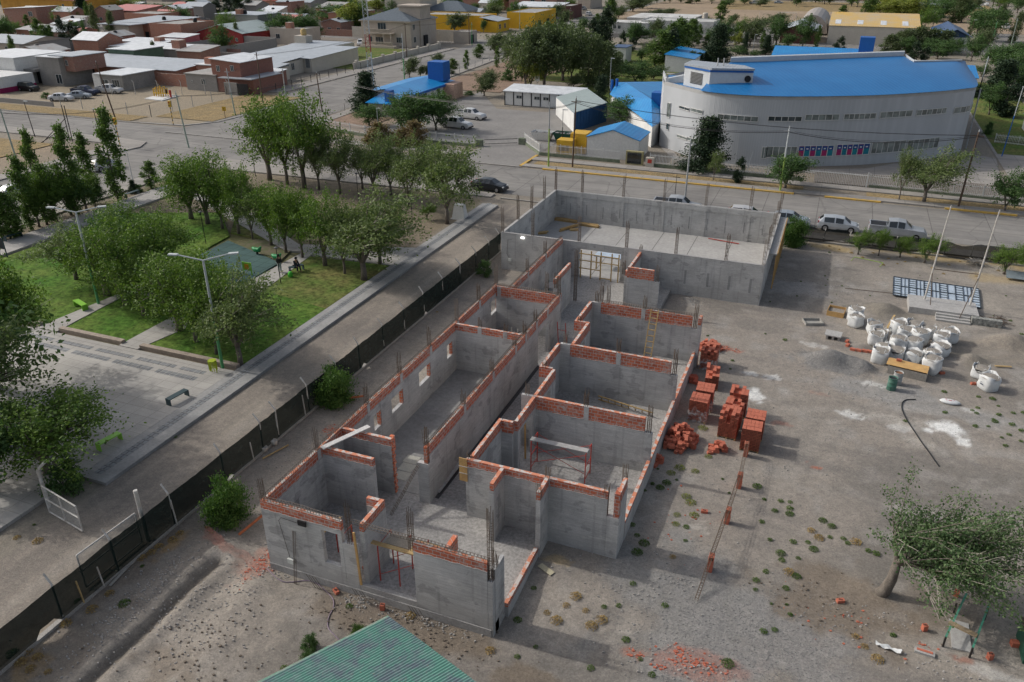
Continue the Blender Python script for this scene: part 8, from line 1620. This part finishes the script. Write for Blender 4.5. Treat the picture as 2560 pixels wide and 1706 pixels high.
for k,(c_,x,y,h,lb)in enumerate(((0,1880,775,3.2,'by the bright lawn'),(1,228,1135,3.2,'in front of the standing person'),(1,495,780,3.2,'between the playground trees'),(1,935,370,3.0,'under the far park row'),(1,1424,550,3.2,'left of the white concrete block'),(1,455,268,3.0,'behind the third tree of the far row'),(1,1012,800,3.2,'inside the drooping tree'),(0,2330,150,3.2,'left of the far park row'))):
 p=TB(c_,x,y);r=pole('park_lamp','slim black park lamp '+lb,p,(0,0),h,.045,[(m_blk,0,1)],'park lamp','slim black park lamps');obj('lamp_head',MB().lathe([(.05,0),(.16,.06),(.2,.12),(.05,.2)],p[0],p[1],10,h),MATS['louvre_grey'],r)
PL={}
for key,fn,c_,x,y,h,top,mats,lb,arm in(('a',TA,0,1055,1090,9.0,(-1.6,0),[(m_pole,0,1)],'leaning bare wooden pole before the gas regulator fence',.5),('b',TA,0,1722,1350,7.6,(-.6,0),[(m_gp,.0,1)],'pale green pole with a meter box in the junction',.7),('c',TA,0,180,1550,7.6,(-.5,0),[(m_gp,0,1)],'pale green pole at the left edge beyond the hedge',.5),('d',TA,0,2145,1050,7.4,(-.4,0),[(m_gp,0,.5),(m_galv,.5,1)],'green and grey pole before the tall brick house',.5),('e',TA,1,605,1025,6.5,(-.4,0),[(m_pole,0,1)],'dark wooden pole above the dense park trees',.5),('f',TA,1,65,950,9,(0,0),[(m_pole,0,1)],'dark wooden pole at the street corner of the brick house',.5),('g',TA,1,275,915,5.5,(0,0),[(m_gp,0,.5),(m_galv,.5,1)],'pole with a meter box at the black railing',.3),('h',TA,1,1355,750,9.5,(0,0),[(m_lgr,0,.5),(m_lw,.5,1)],'tall lime and white lamp post before the blue hut',.3),('i',TA,1,1375,530,8.5,(0,0),[(m_pole,0,1)],'wooden pole in front of the grand house',.5),('j',TA,1,1945,405,8.5,(0,0),[(m_pole,0,1)],'tall wooden pole before the yellow house',.5),('k',TA,1,1970,415,6,(0,0),[(m_lgr,0,1)],'green pole beside the tall wooden one at the yellow house',.3),('l',TA,2,332,1530,8.1,(0,0),[(m_lime,0,.62),(m_galv,.62,1)],'lime green pole with grey top at the yellow kerb corner',.6),('m',TA,2,550,1530,8.8,(.2,0),[(m_pole,0,1)],'dark wooden pole right of the lime green pole',.6),('n',TA,2,455,1390,5.8,(0,0),[(m_blk,0,.6),(m_galv,.6,1)],'thin lamp post in the yard in front of the container',0),('o',TB,2,1573,395,7.0,(0,0),[(m_galv,0,1)],'grey pole standing behind the hall at the kerb',.6),('p',TB,3,108,290,7.4,(0,0),[(m_lime,0,.55),(m_lw,.55,1)],'lime and white pole before the window posters',.6),('q',TB,3,1733,435,8.2,(.2,.4),[(m_pole,0,1)],'leaning dark wooden pole before the right end of the curved hall',.6),('r',TA,3,2130,1430,9.2,(.3,0),[(MATS['blue_ribbed'],0,.6),(m_lw,.6,1)],'blue and white lamp post at the right railings',0),('s',TA,3,1920,840,6.5,(.2,0),[(m_blk,0,.4),(m_lw,.4,1)],'slim lamp post behind the curved hall at right',.3),('t',TA,3,1800,470,8,(.4,0),[(m_pole,0,1)],'dark curved arm lamp post by the dark blue gable house',0),('u',TA,3,2040,400,6,(0,0),[(m_lgr,0,1)],'green pole at the right hand street, left one',.3),('v',TA,3,2215,410,7,(0,0),[(m_gp,0,1)],'green pole at the right hand street, right one',.3),('w',TA,2,885,740+180,7.5,(0,0),[(m_blk,0,.3),(m_galv,.3,1)],'tall slim lamp post among the pale wind combed trees',0),('x',TA,2,205,490,4,(0,0),[(m_lw,0,1)],'white globe lamp post in front of the silvery willows',0),('y',TA,2,525,370,9,(0,0),[(m_lgr,0,.6),(m_pole,.6,1)],'green pole at the junction of the far street',.4),('z',TA,2,485,240,9,(0,0),[(m_pole,0,1)],'wooden pole at the far street junction',.4),('A',TA,2,70,290,8,(0,0),[(m_gp,0,1)],'pale green pole beside the yellow hall',.3),('B',TA,0,780,720,0.1,(0,0),[(m_pole,0,1)],'',0),('C',TA,0,320,1250,5.2,(-.4,0),[(m_blk,0,1)],'thin black lamp post on the waste ground, left one',0),('D',TA,0,945,1335,5.2,(-.4,0),[(m_blk,0,1)],'thin black lamp post at the pavement tip, right one',0),('E',TA,1,1115,1180,3.2,(0,0),[(m_lw,0,1)],'white lamp with a round head among the reddish shrubs',0),('F',TA,3,190,700,.1,(0,0),[(m_pole,0,1)],'',0),('G',TA,2,2185,500,5,(.3,0),[(m_lw,0,1)],'white lamp post behind the long low blue wing',0)):
 if not lb:continue
 p=fn(c_,x,y);q=pole('utility_pole' if arm else 'lamp_post',lb,p,top,h,.12 if arm else.07,mats,'utility pole' if arm else 'lamp post',None,arm);PL[key]=(p[0]+top[0],p[1]+top[1],h*.95)
 if not arm:obj('lamp_head',MB().rbox(p[0]+top[0]+.3,p[1]+top[1],h,.7,.25,.1),m_lw,q)
def wire(a,b_,sag,n_,label,dz=0.0):
 a,b_=Vector(a),Vector(b_);q=thing('power_line',label,'cable',a,'overhead cables')
 for k in range(n_):
  o_=Vector((0,(k-(n_-1)/2)*.35,dz-.12*(k%2)));pts=[a.lerp(b_,t)+o_-Vector((0,0,sag*4*t*(1-t)))for t in np.linspace(0,1,11)];obj('cable',MB().tube(pts,.018,4,False),m_blk,q)
W_=PL
for a,b_,s_,n_,lb in(('l','m',.2,3,'cables between the lime pole and the wooden pole'),('m','p',1.2,3,'long cables crossing in front of the grey curved hall, left span'),('p','q',.9,3,'long cables crossing in front of the grey curved hall, right span'),('e','l',1.2,3,'cables above the windblown park trees'),('b','e',.8,2,'cables over the left junction'),('c','b',1.0,2,'cables over the waste ground at left'),('f','i',1.0,2,'cables along the street of the cream house'),('d','f',.5,2,'cables before the tall brick house'),('i','j',1.0,2,'cables before the grand house')):wire(W_[a],W_[b_],s_,n_,lb)
wire(W_['q'],(45,98.5,7.5),.6,3,'cables leaving the photo at the right edge');wire((W_['m'][0],W_['m'][1],8.6),(W_['q'][0],W_['q'][1],7.9),1.0,2,'upper pair of cables along the grey curved hall')
p=TB(2,1480,390);r=pole('valve_post','thin dark post with a cross bar behind the hall wall',p,(0,0),3.2,.04,[(m_blk,0,1)],'post');obj('crossarm',MB().beam((p[0]-.4,p[1],2.9),(p[0]+.4,p[1],2.9),.06),m_blk,r)
p=TA(2,1640,1560);pole('utility_pole','pale double pole between the railings and the tall pine',(p[0],p[1]),(.6,0),5.2,.09,[(m_galv,0,1)]);p=TB(2,2130,140);pole('lamp_post','leaning thin white post right of the small cypress',(p[0],p[1]),(.5,0),3.0,.05,[(m_lw,0,1)],'post')
p=TB(0,1215,205);r=pole('lamp_post','small curved white lamp by the hedge conifer',p,(0,0),3.6,.05,[(m_lw,0,1)],'lamp post');obj('arm',MB().tube([(p[0],p[1],3.6),(p[0]-.5,p[1],3.9)],.04,6),m_lw,r)
r=thing('radio_mast','tall red and white lattice mast behind the layered pine','mast',(-82,137,0));p=TA(1,1078,950);s_=.45
for k in range(9):
 z0,z1=k*3.0,k*3.0+3;lean=-.012;mm=M('mast_red',(.40,.06,.06))if k%3 in(0,)else m_lw;mb=MB();c0=[(p[0]+a*s_+lean*z0,p[1]+b_*s_,z0)for a,b_ in((-1,-1),(1,-1),(0,1))];c1=[(x+lean*3,y,z1)for x,y,_ in c0]
 for a,b_ in zip(c0,c1):mb.beam(a,b_,.07)
 for q in range(4):
  t0,t1=q/4,(q+1)/4
  for i in range(3):mb.beam(Vector(c0[i]).lerp(Vector(c1[i]),t0),Vector(c0[(i+1)%3]).lerp(Vector(c1[(i+1)%3]),t1),.04)
 obj('lattice_section',mb,mm,r)
for c_,x,y,h,lb in((0,1582,1145,2.9,'yellow traffic signal on a striped post at the gas regulator corner'),(0,1100,1350,3.3,'yellow traffic signal on a striped post at the pavement tip')):
 p=TA(c_,x,y);r=thing('traffic_signal',lb,'traffic light',p)
 for k in range(9):obj('post_band',MB().tube([(p[0],p[1],h*k/9),(p[0],p[1],h*(k+1)/9)],.06,6),(m_blk,my)[k%2],r)
 obj('signal_box',MB().rbox(p[0],p[1],h,.36,.36,.95),my,r);obj('signal_lens',MB().rbox(p[0],p[1]-.19,h+.62,.2,.02,.2),m_tl,r);obj('signal_lens',MB().rbox(p[0],p[1]-.19,h+.15,.2,.02,.2),m_dark,r)
p=TA(0,2055,1080);r=thing('street_sign','yellow warning sign on a post at the dry verge','sign',p);obj('post',MB().beam((p[0],p[1],0),(p[0],p[1],1.7),.07),m_rust,r);obj('sign_plate',MB().rbox(p[0],p[1],1.2,.7,.04,.7,.2),my,r)
p=TA(2,228,810);r=thing('street_sign','white sign with an orange top on a post by the silvery willow','sign',p);obj('post',MB().beam((p[0],p[1],0),(p[0],p[1],1.6),.07),m_galv,r);obj('sign_plate',MB().rbox(p[0],p[1],1.5,1.0,.04,1.2),WALL['white'],r);obj('sign_band',MB().rbox(p[0],p[1]-.03,2.5,1.0,.02,.22),my,r)
p=TA(0,640,1290);r=thing('empty_frame','bare black steel billboard frame on the waste ground','frame',p)
for dx,dy,ex,ey,ez in((0,0,0,0,5.2),(.5,0,.5,0,5.2),(-3.0,-2.2,.2,0,3.4),(-3.0,-2.6,0,0,2.2)):obj('strut',MB().beam((p[0]+dx,p[1]+dy,0),(p[0]+ex,p[1]+ey,ez),.09),m_blk,r)
r=thing('gas_regulator','yellow and red gas regulator pipework on a pale slab in the fenced corner lot','gas station',(-116,121,0));q0,q1=TA(0,1330,905),TA(0,1640,880);obj('base_slab',MB().poly([TA(0,1320,905)[:2],TA(0,1480,925)[:2],TA(0,1640,880)[:2],TA(0,1480,862)[:2]],0,.15),WALL['white'],r)
c_=TA(0,1470,890)
for k in range(5):x=c_[0]-1.6+k*.55;obj('pipe',MB().tube([(x,c_[1],.15),(x,c_[1],1.5+.3*(k%2)),(x+.3,c_[1]+.9,1.6+.3*(k%2)),(x+.3,c_[1]+.9,.15)],.12,8),my,r)
obj('pipe',MB().tube([(c_[0]-1.7,c_[1],.8),(c_[0]+2.2,c_[1],.8)],.12,8),my,r);obj('valve',MB().tube([(c_[0]+2.4,c_[1],.15),(c_[0]+2.4,c_[1],1.5)],.2,8),m_red,r);obj('valve',MB().tube([(c_[0]+1.5,c_[1],.8),(c_[0]+1.5,c_[1],1.6)],.16,8),m_blk,r)
def wire_fence(label,pts,h,st,mat,mesh=True,cat='fence',name='wire_fence',arm=0.0):
 r=thing(name,label,cat,(pts[0][0],pts[0][1],0))
 for(x0,y0),(x1,y1)in zip(pts[:-1],pts[1:]):
  L=math.hypot(x1-x0,y1-y0);n_=max(1,int(L/st))
  for k in range(n_+1):
   t=k/n_;x,y=x0+(x1-x0)*t,y0+(y1-y0)*t;q=[(x,y,0),(x,y,h)]+([(x-arm,y,h+.35)]if arm else[]);obj('fence_post',MB().tube(q,.06,5),mat,r)
  if mesh:obj('wire_mesh',MB().quad((x0,y0,.05),(x1,y1,.05),(x1,y1,h*.95),(x0,y0,h*.95)),MATS['wm']if 'wm' in MATS else netmat('wm',(.25,.25,.24),.13,60),r)
 return r
wire_fence('wire fence with grey concrete posts round the gas regulator lot',[(-130,107.3),(-107.5,105.6),(-106.8,130)],2.0,4.6,m_galv)
wire_fence('row of bent pale fence posts along the back of the gas regulator lot',[(-131,120),(-110.5,129)],2.4,4.4,m_white,arm=.3)
wire_fence('wire fence on low posts along the left verge of the blue hut',[(-80,109),(-79.5,126)],1.5,4,m_white)
wire_fence('wire fence along the brown plot right of the mast street',[(-79.0,150),(-84,214)],1.5,5,m_galv)
wire_fence('white goal and rail fence on the sports field',[(-34,352),(4,350),(12,360)],2.6,5.5,m_white);wire_fence('dark wire fence beyond the white clubhouse',[(-60,316),(-14,314)],2.2,6,m_rust)
wire_fence('black iron railing before the cream house',[(-110.6,128.6),(-104.8,131),(-103.6,140),(-104.4,168)],1.6,3.4,m_blk)
for k,(x,y)in enumerate(((-27,352),(2,350))):r=thing('goal_posts','white football goal on the sports field, %s'%('left one' if k==0 else 'right one'),'goal',(x,y,0));obj('goal_bar',MB().tube([(x,y,0),(x,y,2.5),(x+7,y-.5,2.5),(x+7,y-.5,0)],.12,6),m_white,r)
def railing(label,pts,h=1.25,base=.42,skip=()):
 r=thing('picket_railing',label,'railing',(pts[0][0],pts[0][1],0),'white railings of the compound')
 for i,((x0,y0),(x1,y1))in enumerate(zip(pts[:-1],pts[1:])):
  L=math.hypot(x1-x0,y1-y0);dx,dy=(x1-x0)/L,(y1-y0)/L;obj('base_wall',MB().beam((x0,y0,base/2),(x1,y1,base/2),.2,base),M('mossy_wall',(.20,.22,.16),(.12,.15,.10),scale=1.5),r);mb=MB();k=.1
  while k<L:x,y=x0+dx*k,y0+dy*k;mb.hexa([(x,y,base),(x+dx*.05,y+dy*.05,base),(x+dx*.05-dy*.03,y+dy*.05+dx*.03,base),(x-dy*.03,y+dx*.03,base),(x,y,base+h),(x+dx*.05,y+dy*.05,base+h),(x+dx*.05-dy*.03,y+dy*.05+dx*.03,base+h),(x-dy*.03,y+dx*.03,base+h)]);k+=.19
  for z in(base+.15,base+h-.2):mb.beam((x0,y0,z),(x1,y1,z),.05)
  obj('pickets',mb,WALL['white'],r)
  for q in range(int(L/3)+1):t=min(1,q*3/L);obj('post',MB().beam((x0+(x1-x0)*t,y0+(y1-y0)*t,base),(x0+(x1-x0)*t,y0+(y1-y0)*t,base+h+.08),.08),WALL['white'],r)
railing('white railing left of the yard gate behind the reddish shrubs',[(-77.5,107.9),(-65.6,105.4),(-47.2,105.2)]);railing('white railing from the yard gate round the skips to the brown meter box',[(-41.4,109.5),(-37.0,103.9),(-25.6,103.7)]);railing('white railing before the left half of the curved hall',[(-21.5,103.4),(-2.4,102.9)]);railing('white railing before the right end of the curved hall',[(5.2,102.6),(44,100.9)])
railing('white railing beside the blue shelter at the right edge',[(22.6,136),(34,133)],base=.05);railing('white railing in front of the grass bank at the right edge',[(24.5,122),(38,114)],base=.05)
r=thing('picket_gate','white picket gate across the drive before the curved hall','gate',(1,102.6,0));mb=MB()
for k in range(38):mb.box(-2.2+k*.19,-2.15+k*.19,102.55,102.6,.08,1.6)
obj('pickets',mb,WALL['white'],r);obj('gate_rail',MB().beam((-2.3,102.5,1.5),(5.1,102.5,1.5),.07),WALL['white'],r);obj('gate_post',MB().beam((4.95,102.4,0),(4.95,102.4,1.9),.14),WALL['white'],r)
r=thing('yard_gate','low dark double gate between two dark piers at the yard entrance','gate',(-44,107.5,0));gp=MB()
for x,y in((-47,105.9),(-41.6,109.2)):obj('pier',MB().rbox(x,y,0,1.0,.7,.95),MATS['mossy_wall'],r)
obj('gate_bars',MB().tube([(-46.4,106.3,.9),(-42.2,108.8,.9)],.04,5),m_blk,r);obj('gate_bars',MB().tube([(-46.4,106.3,.3),(-42.2,108.8,.3)],.04,5),m_blk,r);obj('wire_mesh',MB().quad((-46.4,106.3,.1),(-42.2,108.8,.1),(-42.2,108.8,1.3),(-46.4,106.3,1.3)),MATS['wm'],r)
p=TA(2,1115,1500);r=thing('meter_cabinet','olive cabinet with dark glass in the white railing','cabinet',(p[0],p[1],0));obj('cabinet_body',MB().rbox(p[0],p[1],0,2.3,.6,1.75),M('olive_paint',(.33,.30,.16)),r);obj('glass_front',MB().rbox(p[0],p[1]-.31,.15,1.9,.02,1.45),m_cg,r)
p=TA(2,1255,1520);r=thing('mail_cabinet','small brownish box with a red plate beside the olive cabinet','cabinet',(p[0],p[1],0));obj('cabinet_body',MB().rbox(p[0],p[1],0,1.1,.5,1.2),WALL['cream'],r);obj('red_plate',MB().rbox(p[0],p[1]-.26,.5,.55,.02,.5),m_red,r)
# PARK FURNITURE AND PEOPLE
def ubench(p,q,w_,mat,label):
 a=Vector((p[0],p[1],0));b_=Vector((q[0],q[1],0));z=.16;h=.5;d=(b_-a).normalized();n_=Vector((-d.y,d.x,0))*w_;r=thing('park_bench',label,'bench',(a.x,a.y,z));t=.05
 def slab_(u,v,z0,z1):return MB().hexa([(x.x,x.y,z0)for x in(u,v,v+n_,u+n_)]+[(x.x,x.y,z1)for x in(u,v,v+n_,u+n_)])
 obj('seat',slab_(a,b_,z+h-t,z+h),mat,r);obj('leg',slab_(a,a+d*t,z,z+h-t-.002),mat,r);obj('leg',slab_(b_-d*t,b_,z,z+h-t-.002),mat,r)
m_lb=M('lime_bench',(.24,.52,.05),(.20,.46,.05),scale=2,rough=.5,fine=.04);m_db=M('teal_bench',(.03,.06,.07),(.04,.07,.08),scale=2,rough=.5)
ubench(TB(0,680,1350),TB(0,760,1400),.45,m_lb,'lime green bench at the granite kerb beside the left twin lamp');ubench(TC(0,930,1120),TC(0,1130,1010),.42,m_lb,'lime green bench half hidden under the spreading tree');ubench(TC(0,1565,705),TC(0,1735,610),.42,m_db,'dark teal bench near the corner of the plaza')
ubench(TB(0,1165,365),TB(0,1280,325),.4,m_db,'black bench on the left path before the slender poplar');ubench(TB(0,70,765),TB(0,215,715),.4,m_db,'black bench on the left path at the left edge');ubench(TB(1,320,1050),TB(1,445,1020),.4,m_db,'dark bench carrying the sitting person');
p=TB(0,40,895);r=thing('notice_board','dark framed notice board on two legs at the left edge of the lawn','sign',p)
for dx in(-.45,.45):obj('post',MB().beam((p[0]+dx,p[1],.1),(p[0]+dx,p[1],2.0),.08),m_db,r)
obj('board',MB().box(p[0]-.4,p[0]+.4,p[1]-.03,p[1]+.03,.9,1.95),MATS['dark_water'],r)
p=TC(0,1955,390);r=thing('litter_bin','yellow green slatted litter bin on the lawn beside the right twin lamp','bin',p);
for k in range(10):a=k*.628;obj('slat',MB().beam((p[0]+.24*math.cos(a),p[1]+.24*math.sin(a),.35),(p[0]+.26*math.cos(a),p[1]+.26*math.sin(a),1.05),.07,.02),M('bin_yellow',(.42,.52,.04)),r)
for dx in(-.26,.26):obj('leg',MB().beam((p[0]+dx,p[1],.1),(p[0]+dx,p[1],1.1),.04),MATS['bin_yellow'],r)
obj('rim',MB().lathe([(.27,0),(.28,.05)],p[0],p[1],12,1.05),MATS['bin_yellow'],r)
p=TB(1,1850,545);r=thing('concrete_block','white tapered concrete block on the grass near the path','block',p);x,y=p[0],p[1]+.3;obj('block_body',MB().hexa([(x-.75,y-.5,0),(x+.75,y-.5,0),(x+.75,y+.5,0),(x-.75,y+.5,0),(x-.5,y-.3,1.6),(x+.5,y-.3,1.6),(x+.5,y+.3,1.6),(x-.5,y+.3,1.6)]),WALL['white'],r);obj('foot',MB().box(x-.9,x+.9,y-.6,y+.6,0,.08),m_cap,r)
m_toy=M('toy_green',(.03,.30,.10),rough=.4);q=TB(1,15,870)
for(c_,x,y),lb in(((1,15,875),'green spring rocker on the rubber tiles, the left one'),((1,195,940),'green spring rocker behind the standing person')):
 p=TB(c_,x,y);r=thing('spring_rocker',lb,'playground toy',(p[0],p[1],.16),'green spring rockers');obj('spring',MB().tube([(p[0],p[1],.15),(p[0],p[1],.5)],.1,8),m_blk,r);obj('rocker_body',MB().tube([(p[0]-.5,p[1],.75),(p[0]-.2,p[1],.6),(p[0]+.25,p[1],.6),(p[0]+.5,p[1],.95)],[.1,.24,.22,.08],8),m_toy,r,smooth=True)
p=TB(0,2265,1060);r=thing('play_panel','green framed play panel with an orange insert at the playground edge','playground toy',p);
for dx in(-.42,.42):obj('post',MB().beam((p[0]+dx,p[1],.1),(p[0]+dx,p[1],1.3),.09),m_lb,r)
obj('panel',MB().box(p[0]-.38,p[0]+.38,p[1]-.03,p[1]+.03,.55,1.28),m_lb,r);obj('insert',MB().box(p[0]-.22,p[0]+.2,p[1]-.06,p[1]-.031,.68,1.12),M('toy_orange',(.60,.28,.02)),r)
def person(p,z,rz,pose,label,cols):
 """continuous skinned figure; hair, top and trousers as slightly larger shells"""
 r=thing('person',label,'person',(p[0],p[1],z));st=pose=='stand';hz=.86 if st else.50
 J={'pel':(0,0,hz),'ch':(0.02 if st else.05,0,hz+.40),'nk':(.04 if st else.12,0,hz+.56),'hd':(.06 if st else.17,0,hz+.68),'ht':(.07 if st else.19,0,hz+.78)}
 for s,t in((-1,'l'),(1,'r')):
  J['sh'+t]=(J['ch'][0],s*.17,hz+.45);J['el'+t]=(J['ch'][0]+(.02 if st else.12),s*.22,hz+.2);J['wr'+t]=(J['ch'][0]+(.12 if st else.30),s*.17,hz+.03);J['fi'+t]=(J['wr'+t][0]+.09,s*.15,hz-.02)
  J['hp'+t]=(0,s*.09,hz-.04)
  if st:J['kn'+t]=(.03,s*.1,.46);J['an'+t]=(0,s*.1,.07);J['to'+t]=(.16,s*.11,.03)
  else:J['kn'+t]=(.40,s*.11,hz+.0);J['an'+t]=(.42+.12*s,s*.11,.08);J['to'+t]=(.56+.12*s,s*.12,.03)
 E=[('pel','ch'),('ch','nk'),('nk','hd'),('hd','ht')]
 for t in 'lr':E+=[('ch','sh'+t),('sh'+t,'el'+t),('el'+t,'wr'+t),('wr'+t,'fi'+t),('pel','hp'+t),('hp'+t,'kn'+t),('kn'+t,'an'+t),('an'+t,'to'+t)]
 RD={'pel':.14,'ch':.155,'nk':.055,'hd':.1,'ht':.085,'sh':.07,'el':.045,'wr':.032,'fi':.028,'hp':.09,'kn':.065,'an':.042,'to':.035}
 def build(name,keys,grow,mat):
  ks=[k for k in J if(k in keys or k[:2]in keys)];id_={k:i for i,k in enumerate(ks)};me=bpy.data.meshes.new(name);me.from_pydata([J[k]for k in ks],[(id_[a],id_[b_])for a,b_ in E if a in id_ and b_ in id_],[]);o=bpy.data.objects.new(name,me);COL.objects.link(o);o.parent=r;me.materials.append(mat)
  sk=o.modifiers.new('skin','SKIN');
  for i,k in enumerate(ks):v=me.skin_vertices[0].data[i];q=RD.get(k,RD.get(k[:2],.05))+grow;v.radius=(q,q*(1.2 if k in('ch','pel')else 1));v.use_root=(k==ks[0])
  o.modifiers.new('sub','SUBSURF').levels=1;o.modifiers['sub'].render_levels=2
 build('body',set(J),0,M('skin',(.42,.25,.18),rough=.6,fine=.03));build('jacket',{'pel','ch','sh','el','wr'},.02,cols[0]);build('trousers',{'pel','hp','kn','an'},.018,cols[1])
 h=J['hd'];obj('hair',MB().lathe([(.03,.14),(.09,.12),(.12,.05),(.115,-.05),(.08,-.10)],p[0]+h[0]-.025,p[1]+h[1],10,z+h[2]+.04),m_blk,r,smooth=True);r.rotation_euler=(0,0,rz);return r
jk=M('dark_jacket',(.035,.045,.055));person(TB(1,222,1040),.15,math.radians(-20),'stand','standing person in a black top and light trousers behind the slim lamp',(m_blk,M('light_trousers',(.36,.42,.42))))
b_=TB(1,365,1035);person((b_[0]-.1,b_[1]+.2),.16,math.radians(-15),'sit','person with long dark hair sitting on the dark bench',(jk,M('dark_trousers',(.02,.025,.05))))
p=TB(1,318,1080);r=thing('backpack','bright green backpack on the ground beside the dark bench','backpack',(p[0],p[1],.15));obj('bag_body',MB().lathe([(.16,0),(.2,.1),(.2,.34),(.12,.46),(.03,.48)],p[0],p[1],12,.15),M('bag_green',(.10,.55,.06)),r,smooth=True);obj('pocket',MB().rbox(p[0],p[1]-.19,.2,.2,.06,.2),MATS['bag_green'],r)
ks=TB(3,170,235);person((ks[0],ks[1]),.13,0,'stand','dark clothed person standing under the round street tree across the road',(jk,jk))
for o in list(bpy.data.objects):
 if 'used' in o.keys():
  if o['used']==0 and o.parent is None:
   for c_ in[c_ for c_ in bpy.data.objects if c_.parent==o]:
    for g_ in[g_ for g_ in bpy.data.objects if g_.parent==c_]:bpy.data.objects.remove(g_)
    bpy.data.objects.remove(c_)
   bpy.data.objects.remove(o);continue
  del o['used']
